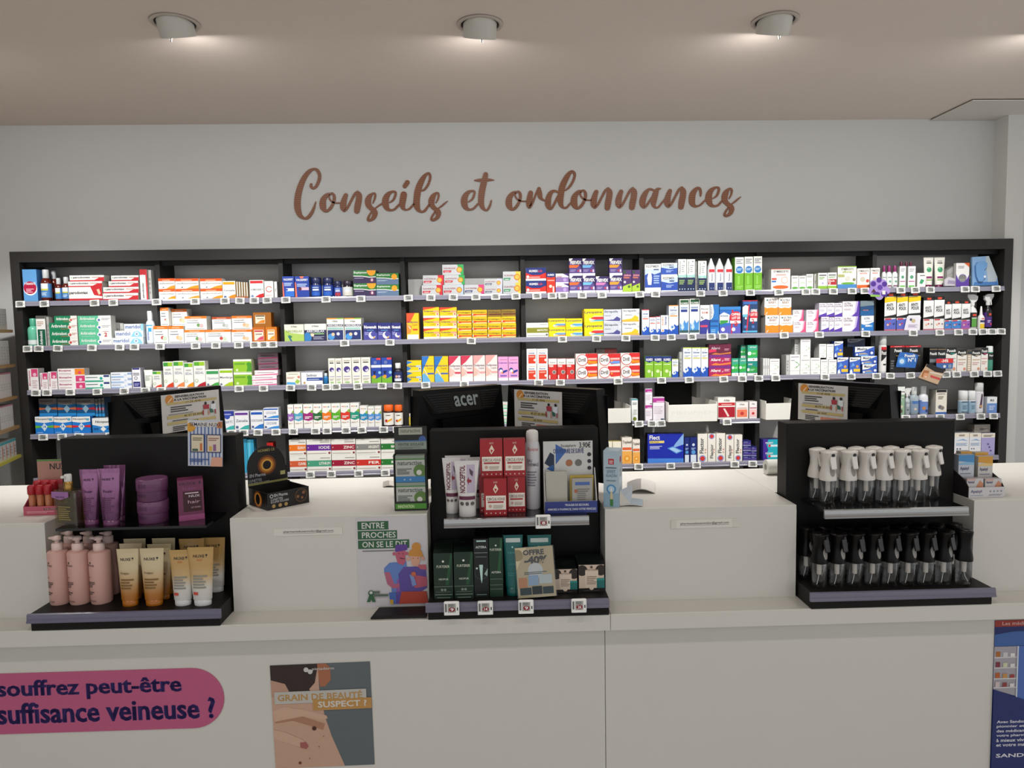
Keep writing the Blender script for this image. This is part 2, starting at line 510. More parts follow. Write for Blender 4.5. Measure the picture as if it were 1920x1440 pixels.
for nm, ox, strokes in LET:
    b = MB()
    for q, st in enumerate(strokes):
        C = catmull(st, 6)
        Lp, Rp = [], []
        for i, (x, y, h) in enumerate(C):
            a = C[max(i-1, 0)]; d = C[min(i+1, len(C)-1)]
            tx, ty = d[0]-a[0], d[1]-a[1]; l = math.hypot(tx, ty) or 1
            nx, ny = -ty/l, tx/l
            Lp.append((x+nx*h, y+ny*h)); Rp.append((x-nx*h, y-ny*h))
        def w(p, off):
            g = at(ox+p[0]/12, 300+p[1]/12, WY)
            return (g.x-c0.x, off, g.z-c0.z)
        f0, f1 = -0.0045-0.00015*q, -0.0003
        n = len(C)
        vs_ = [w(p, f0) for p in Lp]+[w(p, f0) for p in Rp]+[w(p, f1) for p in Lp]+[w(p, f1) for p in Rp]
        fs = []
        for i in range(n-1):
            fs.append((i, i+1, n+i+1, n+i))
            fs.append((2*n+i, 2*n+i+1, i+1, i)); fs.append((n+i, n+i+1, 3*n+i+1, 3*n+i))
        b.add(vs_, fs, WOODL)
        for (x, y, h) in (C[0], C[-1]):
            m_ = 14
            ring = [(x+h*math.cos(2*math.pi*k/m_), y+h*math.sin(2*math.pi*k/m_)) for k in range(m_)]
            b.add([w(p, f0-0.00008) for p in ring]+[w(p, f1) for p in ring],
                  [tuple(range(m_))]+[(k, (k+1) % m_, (k+1) % m_+m_, k+m_) for k in range(m_)], WOODL)
    b.build(nm, sign)

# ------------------------------------------------------------------ the wall shelving
ROWZ = [CAMZ+v for v in (0.181, -0.037, -0.254, -0.474, -0.694)]
UP = [-1.616+0.6029*k for k in range(7)]
BAYX = [-2.219]+UP+[2.602]
BACK = 3.80
TOPZ = CAMZ+0.423
shelving = thing('shelving_unit', 'dark grey wall shelving with eight bays and five lilac-edged shelves', 'shelving', (0.2, BACK, 0.0))
sx, sy = 0.2, BACK
def part(name, x0, x1, y0, y1, z0, z1, m, parent=shelving, bev=0):
    b = MB()
    if bev: b.bbox(x0-sx, x1-sx, y0-sy, y1-sy, z0, z1, m, bev)
    else: b.box(x0-sx, x1-sx, y0-sy, y1-sy, z0, z1, m)
    return b.build(name, parent)
part('top_panel', -2.306, 2.706, SF, BACK+0.03, TOPZ-0.052, TOPZ, FRAME)
part('side_panel', -2.306, -2.262, SF, BACK+0.03, 0.0, TOPZ-0.052, FRAME)
part('side_panel', 2.662, 2.706, SF, BACK+0.03, 0.0, TOPZ-0.052, FRAME)
part('header_strip', -2.262, 2.662, SF+0.05, SF+0.066, TOPZ-0.072, TOPZ-0.052, UPRM)
for k in range(8):
    x0 = BAYX[k]+(0.011 if k else -0.043); x1 = BAYX[k+1]-(0.011 if k < 7 else -0.06)
    part('back_panel', x0, x1, BACK, BACK+0.02, 0.0, TOPZ-0.052, BACKP)
for k in range(7):
    part('upright', UP[k]-0.011, UP[k]+0.011, SF+0.03, BACK+0.02, 0.0, TOPZ-0.052, UPRM)
for r, z in enumerate(ROWZ):
    for k in range(8):
        x0 = BAYX[k]+(0.0115 if k else -0.0425); x1 = BAYX[k+1]-(0.0115 if k < 7 else -0.0595)
        if r == 3 and k in (4, 5, 6):
            spans = {4: [(x0, 0.56), (0.738, x1)], 5: [(x0, 0.895), (1.19, x1)], 6: [(1.64, x1)]}[k]
        else:
            spans = [(x0, x1)]
        for a, c in spans:
            s_ = part('shelf', a, c, SF+0.004, BACK, z-0.018, z, SHELFM)
            rb = MB()
            X0 = (BAYX[k] if k else x0)-sx if a == x0 else a-sx
            X1 = (BAYX[k+1] if k < 7 else x1)-sx if c == x1 else c-sx
            prof = [(-0.001, 0.0015), (-0.0055, 0.0005), (-0.0075, -0.006), (-0.0075, -0.015), (-0.010, -0.019), (-0.010, -0.0225), (-0.001, -0.0225)]
            n = len(prof)
            vs_ = [(X0, SF+y-sy, z+zz) for y, zz in prof]+[(X1, SF+y-sy, z+zz) for y, zz in prof]
            rb.add(vs_, [tuple(range(n)), tuple(range(2*n-1, n-1, -1))]+[(i, i+n, (i+1) % n+n, (i+1) % n) for i in range(n)], RAILM)
            rb.build('price_rail', s_)
# plinth closing the bottom
part('plinth', -2.262, 2.662, SF+0.02, SF+0.04, 0.0, 0.6, FRAME)
# ================================================================== PRODUCTS: print designs
def R(u0, v0, u1, v1, c): return ('r', u0, v0, u1, v1, c)
def T(s, u0, v0, u1, v1, c='26262c', b=0.012): return ('t', s, u0, v0, u1, v1, c, b)
def V(s, u0, v0, u1, v1, c='26262c', b=0.012): return ('v', s, u0, v0, u1, v1, c, b)
def L(u0, v0, u1, v1, n=3, c='9a9a9a'): return ('l', u0, v0, u1, v1, n, c)
def E(u, v, r, c): return ('e', u, v, r, c)              # r is a share of the smaller side
def P(c, *p): return ('p', p, c)
def SW(c, v0=0.04, v1=0.3, u0=0.25, u1=1.0): return ('p', ((u0, v0), (u0+0.3*(u1-u0), v0+0.45*(v1-v0)), (u0+0.6*(u1-u0), v0+0.8*(v1-v0)), (u1, v1), (u1, v0)), c)

W = 'f3f3ef'; CR = 'f4efe2'
DZ = {}
def D(key, desc, base, side, *ops):
    DZ[key] = (desc, base, side, ops)

# --- top shelf
D('hex', 'sky-blue carton with crimson disc', '5f9ed6', '3a6ea8', E(.5, .40, .98, W), E(.48, .43, .92, 'b0123f'), T('Hextril', .12, .52, .88, .61, W), L(.2, .28, .75, .42, 3, 'e9b9c6'))
def paro(k, b): D(k, 'red and white flat toothpaste carton', W, 'c9c4bf', R(0, 0, 1, .2, 'c9202c'), P('c9202c', (.72, .2), (.86, .62), (1, .68), (1, .2)), T('parodontax', .1, .42, .6, .82, '3a3438', .03), E(.06, .62, .2, '5aa845'), L(.64, .6, .9, .78, 2, 'c98a7a'))
paro('paro', 0)
D('parob', 'thick red and white toothpaste carton', W, 'c9c4bf', R(0, 0, 1, .16, 'c9202c'), P('c9202c', (.66, 1), (.76, .4), (1, .3), (1, 1)), P('e8c9a8', (.84, .8), (.9, .4), (.96, .5), (.92, .85)), T('parodontax', .02, .42, .58, .7, '3a3438', .03))
D('parov', 'upright red and white toothpaste carton', W, '8f8d88', R(0, .82, 1, 1, 'c9202c'), R(.8, 0, 1, 1, 'd8323a'), E(.42, .78, .42, 'dfeef5'), V('parodontax', .25, .06, .55, .56, '3a3438', .03))
D('osci', 'white carton with orange header and amber swoosh', W, 'd9d6cf', R(0, .74, 1, 1, 'ee5a12'), L(.25, .8, .72, .92, 1, 'f7c9a8'), T('oscillococcinum', .06, .46, .96, .62, '7d7f88'), SW('f09a18', .0, .34, .45), P('33415c', (.24, .1), (.3, .22), (.34, .1)))
D('cory', 'white carton with yellow header and orange swoosh', W, 'b79a6a', R(.05, .8, .95, .95, 'f2a916'), T('Coryzalia', .08, .38, .94, .52, '4a4f60'), SW('f08c18', .02, .24, .3), E(.18, .08, .22, '4c6a9c'))
D('spine', 'thin white carton seen edge-on', 'e7e2d6', 'b79a6a', R(.0, .0, .4, 1, '8e6d3e'), R(0, 0, 1, .12, 'c86a2a'))
D('homeo', 'white carton with red header and red swoosh', W, 'd9d6cf', R(.05, .82, .95, .96, 'cf1f27'), T('HOMEOGENE 9', .08, .42, .94, .52, '4a4f60'), SW('cf1f27', .02, .26, .3), E(.18, .1, .2, '7f9ac0'))
D('cring', 'white carton with coral ring', W, 'd9d6cf', E(.5, .52, .72, 'd9584a'), E(.5, .52, .54, W), R(.7, .46, 1, .58, W), L(.1, .1, .9, .2, 2, 'e3b0a8'))
D('wspine', 'narrow plain white carton', W, 'cfcdc8', L(.2, .4, .8, .6, 3))
D('vald', 'royal-blue carton with coral edge', '1d3f9e', '18307a', P('e2705a', (0, 0), (.14, 0), (.08, .7), (0, .72)), P('2b6fd0', (.2, .05), (1, .05), (1, .4), (.25, .3)), T('VALDISPERT', .1, .8, .92, .9, W, .02), L(.15, .55, .85, .72, 3, 'b9cdf0'), R(.3, .3, .98, .44, 'dfe8f8'), E(.36, .37, .2, '2450b0'))
D('vald2', 'royal-blue carton with pink capsule', '1d3f9e', '18307a', P('e2705a', (0, 0), (.14, 0), (.08, .7), (0, .72)), E(.5, 1.0, .3, 'e2705a'), T('VALDISPERT', .1, .78, .92, .88, W, .02), L(.15, .52, .85, .68, 2, 'b9cdf0'), R(.4, .34, .98, .48, 'e8b9c8'), E(.36, .4, .24, '5a2440'))
D('euph', 'green and aubergine carton with orange disc', '33284f', '1f5a2c', P('2f7a35', (0, 1), (1, 1), (1, .5), (.7, .48), (.4, .56), (0, .58)), P(W, (0, .6), (.4, .58), (.7, .5), (1, .52), (1, .46), (.7, .44), (.4, .52), (0, .54)), P('f0a020', *[(.8+.2*math.cos(math.pi+math.pi*i/10), 1+.42*math.sin(math.pi+math.pi*i/10)) for i in range(11)]), T('Euphytose', .03, .72, .6, .92, W, .02), E(.82, .26, .32, '8a3a6a'), T('8', .78, .16, .86, .36, W), L(.05, .38, .45, .46, 1, 'b9b0cc'))
D('euphs', 'green and slate-blue carton with yellow disc', '5d7594', '2a6a35', P('2f7a35', (0, 1), (1, 1), (1, .52), (.7, .5), (.4, .58), (0, .6)), P(W, (0, .62), (.4, .6), (.7, .52), (1, .54), (1, .48), (.7, .46), (.4, .54), (0, .56)), E(.81, .68, .5, 'f0a020'), T('Euphytose', .03, .74, .62, .92, W, .02), L(.05, .3, .5, .42, 2, 'b5c4d8'))
def nuro(k, d, tip, band, txt):
    D(k, d, 'c4c7c9', 'a9acae', P(tip, (.7, 1), (1, 1), (1, 0), (.88, 0), (.78, .5)), E(.8, .5, .56, 'c9701a'), E(.8, .5, .42, 'f3b648'), T(txt, .06, .56, .62, .72, '9a4a52'), P(band, (.04, .22), (.38, .22), (.44, .44), (.04, .44)), L(.1, .28, .34, .36, 1, W))
nuro('nured', 'silver carton with red tip and orange target', 'd2283c', 'c02a3a', 'NUROFENFLASH')
nuro('nugrn', 'silver carton with green tip and orange target', '2fa552', 'c02a3a', 'NUROFENCAPS')
nuro('nublu', 'silver carton with pale blue tip and orange target', 'b9cfe0', 'c02a3a', 'NUROFEN')
nuro('nupnk', 'silver carton with pink tip and orange target', 'd8417c', '3f4a78', 'NUROFENFEM')
nuro('numin', 'small silver carton with lilac tip and orange target', 'cdd0e6', '59607a', 'NUROFEN')
nuro('nuyel', 'silver carton with yellow tip and orange target', 'f0c64a', '3f8f60', 'NUROFEN')
D('humx', 'navy and red cold-remedy carton', 'd5281e', 'b8b5b0', P('1a2f78', (0, 1), (1, 1), (1, .62), (.7, .44), (.3, .44), (0, .62)), T('HUMEX', .17, .66, .6, .84, W, .03), T('Lib', .62, .66, .82, .84, 'd0405a', .02), R(0, 0, 1, .16, W), L(.18, .24, .7, .36, 1, 'f0c0b8'), E(.1, .3, .22, W))
D('humr', 'tall red carton with navy header', 'd2331f', 'a82818', P('1a2f78', (0, 1), (1, 1), (1, .8), (.5, .76), (0, .8)), T('HUMEX', .12, .84, .9, .93, W, .03), L(.1, .6, .9, .68, 1, 'f0b8a8'), E(.45, .34, .36, 'f3d9c8'), R(.7, .06, .86, .34, 'f2e6dc'))
D('purw', 'violet and white carton with capsule', '8d70ae', '5d4680', R(0, .62, 1, 1, 'efecf2'), P('4a2d78', (.55, 1), (1, 1), (1, .7)), R(0, 0, 1, .12, W), L(.06, .64, .5, .78, 2, 'a03848'), E(.7, .36, .36, 'b59ad0'))
def ferv(k, d, c): D(k, d, '5a4488', '3f2d68', P(W, (0, 1), (.62, 1), (.3, .86), (0, .84)), P('2d1c58', (.3, 1), (1, 1), (1, .3), (.85, .55), (.5, .62), (.1, .84)), P(c, (0, .46), (.6, .46), (.8, .62), (0, .62)), T('FERVEX', .1, .66, .94, .86, W, .035), R(0, 0, 1, .14, W), L(.08, .24, .5, .38, 2, 'a898c4'), R(.8, .2, .92, .36, 'd9c8e0'), E(.7, .28, .14, 'c83a4a'))
ferv('fero', 'violet sachet carton with orange band', 'e86a2a'); ferv('ferb', 'violet sachet carton with light-blue band', '6fb2e0'); ferv('ferp', 'violet sachet carton with pink band', 'c87ab0'); ferv('fera', 'violet sachet carton with amber band', 'f09a2a')
D('acti', 'narrow purple and lime carton', '4a2a66', '3a2050', P('a8c83a', (0, 0), (1, 0), (1, .4), (.5, .34), (0, .26)), E(.2, .9, .36, '2a4a28'), T('Activox', .15, .72, .92, .82, 'f0a0a0', .02), T('rhume', .1, .62, .75, .72, 'f08a5a', .02), E(.22, .46, .26, W), E(.7, .25, .3, '4a6a2a'))
D('resp', 'white and royal-blue nasal-wash carton', '2a4fae', 'c8ccd4', R(0, .82, 1, 1, W), P('c4d6ee', (0, .82), (1, .82), (1, .7), (.6, .62), (.3, .7), (0, .6)), R(0, 0, 1, .15, W), T('RESPIMER', .08, .87, .9, .96, '6a7078', .02), P(W, (.2, .25), (.14, .5), (.24, .74), (.38, .74), (.44, .5), (.4, .25)), L(.55, .3, .92, .62, 4, 'a8c0ea'), R(.55, .78, .88, .82, '3a4a78'))
D('respb', 'white and blue sachet carton', '2a4fae', 'c8ccd4', R(0, .72, 1, 1, W), P('c4d6ee', (0, .72), (1, .9), (1, .6), (.5, .52), (0, .64)), R(0, 0, 1, .08, W), T('RESPIMER', .1, .76, .8, .92, '6a7078', .02), L(.3, .25, .75, .45, 3, 'a8c0ea'), R(.5, .62, .78, .7, '3a4a78'))
D('phys', 'tall white and navy spray carton', 'efeee6', 'b8bcc0', R(0, 0, 1, .43, '15254f'), P('9ed2c8', (0, .43), (0, .52), (.5, .5), (1, .53), (1, .42), (.5, .45)), V('Physiomer', .14, .56, .32, .95, '2c3c58', .02), E(.72, .93, .2, '8a9aa0'), L(.4, .6, .85, .85, 4, 'b0b4b8'), L(.12, .22, .8, .38, 3, '9ab86a'), E(.18, .07, .14, 'cfe4f0'), E(.5, .07, .14, 'cfe4f0'), E(.82, .07, .14, 'cfe4f0'))
D('grnb', 'tall white carton with blue disc and lime base', '74b82c', '5f9a2c', R(0, .52, 1, 1, W), E(.5, .62, .9, 'e6eef4'), E(.5, .62, .8, '2f7cc4'), L(.2, .6, .8, .68, 2, 'bcd8f0'), L(.12, .8, .88, .96, 3, '9aa0a8'), R(.3, .18, .55, .44, '8fcf50'), L(.2, .06, .85, .16, 2, '9fd86a'))
D('symo', 'white carton with orange pill bar', W, 'c9c6c0', R(0, .97, 1, 1, 'e0582a'), T('SYMBIOSYS', .12, .82, .9, .92, '4a4a4a', .015), L(.25, .68, .78, .76, 2, 'd89a8a'), P('e8662a', *ell(.5, .13, .42, .09, 16)), R(.03, .48, .28, .56, 'd8432a'), R(.03, .36, .26, .44, '3a78c0'), E(.7, .46, .36, 'e3b8a8'), E(.7, .46, .28, W))
D('syms', 'small white carton with green pill bar', W, 'c9c6c0', P('5aa83a', *ell(.5, .12, .45, .08, 12)), L(.1, .8, .9, .92, 2, '8a8a8a'), E(.35, .5, .3, 'c8d8c0'), E(.65, .5, .3, 'c8d8c0'))
D('symg', 'white carton with lime base', W, 'b9c4a8', R(0, .02, 1, .2, '8fbf3a'), L(.1, .82, .9, .94, 1, '5a5a5a'), L(.1, .6, .7, .78, 3, '7fae4a'), E(.5, .36, .24, 'b8b0d8'))
D('symr', 'white carton with lime base and red pack seal', W, 'b9c4a8', R(0, .02, 1, .2, '8fbf3a'), L(.1, .82, .9, .94, 1, '5a5a5a'), L(.1, .68, .9, .78, 2, '7fae4a'), R(.05, .26, .98, .6, 'b8282a'), T('Pack', .1, .44, .8, .56, W, .02), T('2', .1, .28, .35, .44, W, .02))
D('symb', 'white carton with blue and green base', 'f1efe4', 'c9c6c0', R(0, 0, 1, .2, '4a8ac8'), P('6aae3a', *ell(.55, .24, .38, .05, 14)), R(0, .96, 1, 1, '8fbf3a'), T('SYMBIOSYS', .18, .82, .84, .92, '4a4a4a', .015), T('alflorex', .25, .7, .78, .81, 'a0b03a', .015), R(.02, .52, .36, .64, 'b0b46a'), E(.55, .45, .26, 'd8d4c8'), E(.88, .4, .16, '8a8660'))
D('symc', 'white carton with orange base bar', 'f3efe6', 'c9c6c0', R(.02, 0, 1, .18, 'e0682a'), T('SYMBIOSYS', .1, .82, .92, .92, '4a4a4a', .015), T('satylia', .2, .7, .8, .8, 'd05a3a', .015), E(.45, .46, .4, 'cfc6b4'), E(.84, .38, .26, 'd05a4a'))
D('wgrn', 'narrow white carton with green leaf and base', W, 'c9d0c8', R(.1, 0, .9, .12, '7cc06a'), E(.5, .5, .5, '5a9a7a'), L(.15, .75, .85, .92, 3, '9a9aa0'), R(.1, .28, .9, .32, 'a03878'))
D('wleaf', 'small white carton with green leaves', 'f1eee8', 'c9c4bc', L(.3, .8, .9, .9, 1, '4a4a4a'), P('3f9a6a', (.25, .3), (.45, .6), (.85, .5), (.6, .25)), R(0, .0, 1, .05, '8a3a6a'))
D('therm', 'white and purple blister with round grey device', 'e8e6e4', 'b9b6b4', P('5a3a98', (0, 0), (1, 0), (1, .5), (.8, .3), (.2, .3), (0, .55)), E(.5, .36, .62, '6a5aa8'), E(.5, .36, .52, '8a8a84'), L(.25, .36, .75, .5, 2, '6a6a66'), P('d8622a', (.6, 1), (1, 1), (1, .82)), L(.15, .78, .6, .9, 2, '9a9aa0'))
# --- second shelf
D('arthv', 'upright white and dark-green toothpaste carton', W, '9a9a92', R(.12, 0, .95, .55, '0f5a40'), V('Arthrodont', .3, .04, .62, .5, W, .02), L(.1, .66, .8, .84, 3, 'c8a898'), R(0, .9, 1, 1, '5a5a54'))
D('arth', 'dark green toothpaste carton with white end', '17855a', 'd0cfc8', R(.72, 0, 1, 1, W), T('Arthrodont', .08, .36, .62, .8, W, .025), E(.72, .42, .5, 'e8c8c0'), E(.74, .38, .3, 'c84a48'), L(.4, .14, .66, .26, 1, 'a86a4a'), L(.8, .4, .98, .7, 2, 'd0a090'))
D('artl', 'mint green toothpaste carton with white end', '5fc49a', 'd0cfc8', R(.62, 0, 1, 1, W), T('Arthrodont', .06, .42, .52, .84, W, .02), E(.62, .44, .5, W), E(.64, .4, .32, '4a6ab0'), L(.72, .4, .98, .75, 2, 'b8b8c0'), L(.1, .14, .5, .26, 1, 'a8e0c8'))
D('art2', 'mint green toothpaste carton with red 2', '5fc49a', 'd0cfc8', R(.62, 0, 1, 1, W), T('Arthrodont', .06, .42, .52, .84, W, .02), E(.62, .44, .5, W), E(.64, .4, .32, '4a6ab0'), T('2', .78, .12, .87, .68, 'c02a30', .03), L(.74, .8, .92, .9, 1, 'c06a6a'), L(.1, .14, .5, .26, 1, 'a8e0c8'))
D('greys', 'narrow pale grey carton end', 'c4c4c0', 'a8a8a4', L(.2, .2, .8, .8, 4, '9c9c98'))
D('meri', 'white toothpaste carton with blue lettering', 'eef4f8', 'c4ccd2', T('meridol', .04, .3, .54, .85, '4f6fae', .02), P('8fd0e4', (.56, .1), (.66, .8), (.8, .95), (.92, .7), (.98, .1)), E(.77, .5, .6, 'eef6fa'), E(.77, .5, .3, '7a9cc0'))
D('meri2', 'white and teal toothpaste carton', 'e4eaf0', 'b4bcc2', T('meridol', .06, .3, .86, .85, '4f6fae', .02), P('8fd0e4', (.86, 0), (1, 0), (1, 1), (.9, 1)))
def boir(k, d, hd, a1, a2): D(k, d, W, 'd0cdc6', R(0, .82, 1, 1, hd), L(.25, .88, .75, .94, 1, 'f7d0b0'), T('cocyntal', .12, .62, .6, .74, '4a4f60'), L(.1, .5, .66, .58, 1, '7a7f8c'), E(.62, .34, .26, a1), E(.76, .3, .3, a2), L(.08, .06, .9, .12, 1, '9aa0a0'))
boir('bo1', 'white carton with orange header and green sprig', 'ee7a1e', 'c04a4a', 'c8dcc0'); boir('bo2', 'white carton with orange header and peach motif', 'ee7a1e', 'f0b888', 'f3cda8'); boir('bo3', 'white carton with orange header and pink flower', 'ee7a1e', '6a9a5a', 'e8b8b8'); boir('bo4', 'white carton with brown header and grey motif', 'b8491a', 'a8b0a8', 'c8ccc8')
D('brnr', 'orange carton with white and red label', 'cc6a14', 'a4500c', R(.15, .12, .88, .82, 'f3e4d2'), R(.18, .68, .84, .78, 'c8324a'), SW('d8486a', .14, .4, .3, .86), L(.25, .5, .75, .6, 1, '8a6a5a'))
D('brny', 'orange carton with white and amber label', 'd87a14', 'b05a0c', R(.18, .14, .8, .82, 'f5ead8'), R(.2, .7, .76, .78, 'e8a02a'), SW('f0a020', .16, .42, .3, .78), L(.25, .5, .72, .6, 1, '8a6a5a'))
D('brnd', 'brown carton with small amber label', 'a8640e', '8a4a08', R(.12, .25, .66, .82, 'f3e6cc'), R(.14, .72, .64, .8, '5a4020'), SW('e88a1a', .28, .5, .2, .64), L(.2, .56, .6, .64, 1, '8a6a5a'))
D('arkg', 'white carton with lime and teal leaf', 'f1f2e2', 'd0d2c0', P('b8d86a', (0, 0), (1, 0), (1, .4), (.3, .5), (0, .7)), T('ARKORELAX', .08, .52, .92, .66, '8aa048', .015), P('2a6a9a', (.15, .36), (.25, .3), (.4, .02), (.3, .02)), P('3a8a5a', (.2, .4), (.3, .15), (.4, .3)), T('A-Relax', .34, .82, .66, .92, '6a6a6a'))
D('arkn', 'white carton with indigo band and blue moon', 'f1f2ea', 'd0d2c8', R(0, 0, 1, .64, '2a2a50'), T('ARKORELAX', .1, .5, .92, .64, 'e8e8f0', .03), R(.25, .38, .9, .46, '8ab87a'), P('3a86c8', *ell(.12, .2, .2, .3, 14)), E(.36, .36, .2, 'f0d8c0'), L(.4, .1, .9, .3, 3, 'a8a8c0'), T('A-Relax', .34, .82, .66, .92, '6a6a6a'))
D('arkb', 'tall white carton with yellow top and indigo base', 'f3f2ea', 'd0d2c8', R(0, .95, 1, 1, 'e8a02a'), R(.6, .95, .98, 1, '8ab83a'), R(.02, .62, .98, .72, '2e2e5a'), T('ARKORELAX', .06, .63, .94, .71, W, .02), R(.05, .5, .95, .58, '9ac8c0'), R(.04, .04, .96, .47, '25356e'), P('4a96d8', *ell(.25, .18, .2, .14, 14)), E(.36, .28, .2, 'f0c8a0'), E(.66, .3, .2, 'd8d8e8'), T('A-Relax', .34, .82, .66, .9, '6a6a6a'))
D('nova', 'indigo sleep-aid carton with white moon', '272a72', '1a1c50', P('4a4a9a', (0, 0), (1, 0), (1, .4), (0, .52)), T('Novanuit', .05, .66, .95, .84, W, .03), R(.25, .54, .75, .58, '5a9ad0'), E(.62, .28, .52, 'f3f3f6'), E(.72, .34, .4, '4a4a9a'), E(.75, .14, .14, 'd8a040'), L(.08, .3, .4, .48, 3, 'a0a0d0'))
D('doll', 'tall red and yellow liquid-medicine carton', 'f5c420', 'd8a818', P('e8502a', (0, 1), (.7, 1), (.3, .66), (0, .62)), P('f08a3a', (0, .2), (.3, .24), (.45, .5), (0, .6)), R(.05, 0, .95, .18, 'f8f2e4'), T('Doliprane', .08, .6, .92, .7, '4a3a6a', .015), T('Liquiz', .45, .5, .9, .6, 'b88a1a', .02), R(.5, .34, .9, .4, 'd8402a'), P('e8e0c8', (.1, .55), (.18, .52), (.36, .4), (.3, .38)))
D('dolb', 'yellow tablet carton with red corner', 'f7cf16', 'e0b010', P('e2452a', (0, 1), (.85, 1), (.5, .86), (.2, .8), (0, .72)), R(0, 0, 1, .2, 'f8f0dc'), T('Doliprane', .06, .5, .62, .7, '4a3a6a', .02), R(.64, .5, .98, .68, 'f3a888'), R(.8, .24, .98, .46, 'f8f2e4'), E(.89, .35, .16, 'd8402a'), R(.45, .36, .72, .42, 'c8a01a'))
D('dafa', 'yellow tablet carton with orange stripe', 'f7cb12', 'd8a810', R(.08, .26, 1, .44, 'e2602a'), R(.1, .08, .96, .2, 'f8e0b0'), T('Dafalgan', .08, .54, .94, .78, '6a5a2a', .02), R(0, .2, .06, .5, 'f8f2e4'), R(.06, .18, .26, .46, 'e8502a'))
D('dafd', 'ochre tablet carton with brown stripe', '9a7a2a', '7a5a18', R(.08, .26, 1, .44, '6a2a1a'), T('Dafalgan', .08, .54, .94, .78, '4a3a1a', .02))  # darkened copy of the yellow carton, shade put into its colours
D('bism', 'white carton with olive band', 'f0f0ea', 'c8c8c0', R(.02, .3, 1, .66, '8c8c2a'), T('BISMUTH', .5, .42, .96, .54, 'f3f3e0', .02), L(.6, .86, .95, .92, 1, '9a9a8a'), L(.05, .1, .9, .18, 1, 'b0b0a8'), E(.93, .16, .14, '5a5a4a'))
def lys(k, d, c1, c2): D(k, d, 'f6d90c', 'd8bc0a', P('fbf0a0', (.3, 0), (1, .1), (1, .5), (.5, .5)), T('Lysopaine', .02, .62, .94, .86, '2a3a5a', .02), P(c1, (.3, .3), (.5, .42), (1, .42), (1, .22), (.6, .2)), P(c2, (.3, .1), (1, .1), (1, .22), (.6, .2)), E(.32, .22, .18, W))
lys('lyo', 'small yellow lozenge carton with orange stroke', '6a9ac8', 'e88a3a'); lys('lyb', 'small yellow lozenge carton with blue stroke', '5aa0d0', '8ac0e0'); lys('lyr', 'large yellow lozenge carton with red oval', 'd8303a', '4aa8c8')
D('strg', 'silver lozenge carton with violet wave', 'c8ccd4', 'a8acb4', R(0, 0, .9, .18, 'd8dade'), P('4a4a8a', (0, .18), (.55, .24), (.75, .46), (.95, .3), (.9, .1), (0, .16)), T('Strepsils', .04, .72, .8, .92, '5a6470', .02), L(.06, .5, .4, .58, 1, '8a90a0'), E(.96, .66, .22, 'e8e8ec'))
D('stry', 'white lozenge carton with amber wave', 'f0eeec', 'c8c8c8', R(0, .03, .98, .18, 'f0b048'), P('f2c020', (0, .18), (.55, .28), (.74, .52), (.96, .36), (.9, .14), (0, .16)), T('Strepsils', .06, .74, .82, .94, '5a6470', .02), L(.16, .52, .56, .6, 1, '7a7a80'), E(.95, .66, .2, 'c8ccd0'))
def ster(k, d, top, red): D(k, d, 'eef2f6', 'b8c0cc', R(0, .97, 1, 1, top), P('1f55b8', (0, 0), (1, 0), (1, .32), (.82, .3), (.6, .36), (.45, .28), (.3, .12), (0, .2)), E(.42, .24, .42, 'eef2f6'), E(.36, .26, .28, '5a8ad0'), T('Stérimar', .12, .8, .88, .87, '3a5a98', .015), R(.1, .62, .9, .66, red), E(.6, .92, .12, '4a78b8'), L(.15, .68, .85, .76, 2, 'b8c4d0'))
ster('sten', 'white nasal-spray carton with red top and blue wave', 'd02a3a', 'e86a4a'); ster('ster', 'white nasal-spray carton with orange line and blue wave', 'f0a050', 'f0a050'); ster('stey', 'white nasal-spray carton with lime lines and blue wave', 'c8d84a', 'd8d070')
D('stev', 'white nasal carton with sideways lettering', 'f0f2f4', 'b8c0cc', P('1f55b8', (0, 0), (1, 0), (1, .26), (.5, .3), (0, .14)), V('Stérimar', .45, .5, .75, .95, '3a5a98', .02), V('BABY', .12, .5, .34, .95, 'e8a070', .02), E(.25, .22, .4, 'f0f2f4'), E(.25, .22, .24, 'e08a50'))
D('hyda', 'tall white carton with dark-green header and blue wave', 'eef2f4', 'c0c8cc', R(0, .83, 1, 1, 'f3f3ec'), R(.08, .85, .95, .98, '2a5a34'), T('HUMER', .12, .86, .9, .91, W, .02), R(.14, .64, .82, .71, '2a3f90'), P('4a92d4', (0, .06), (.9, .06), (.95, .4), (.7, .32), (.5, .42), (.3, .2), (.05, .34)), P('c4dcf0', (.12, .2), (.35, .36), (.5, .2), (.3, .12)), R(.02, .05, .95, .12, '3a5a5a'), L(.12, .74, .85, .8, 1, '8aa0c0'))
D('rhin', 'violet and white nasal carton with swan-neck spray', '3a3f98', '2a2f70', P(W, (0, 1), (1, 1), (1, .48), (.6, .52), (0, .44)), T('Rhinomer', .1, .84, .9, .9, '5a5a70', .015), T('RHUME', .2, .7, .85, .78, 'd06a5a', .02), E(.25, .58, .3, '6a6a78'), E(.32, .6, .24, W), R(.05, .24, .78, .31, 'e04a6a'), P(W, (.68, 0), (.76, .2), (.84, 0)))
D('blun', 'bright-blue nasal carton with white flash', '2f7cc8', '1f5a9a', P(W, (0, 1), (.3, 1), (.42, .74), (.3, .56), (0, .48)), V('RHINO', .08, .56, .22, .92, '2a4a78', .02), R(.05, .4, .9, .48, '2458a0'), R(.05, .24, .9, .3, '2458a0'), P(W, (.85, 0), (.9, .12), (1, 0)), L(.1, .06, .6, .18, 2, '8ac0e8'))
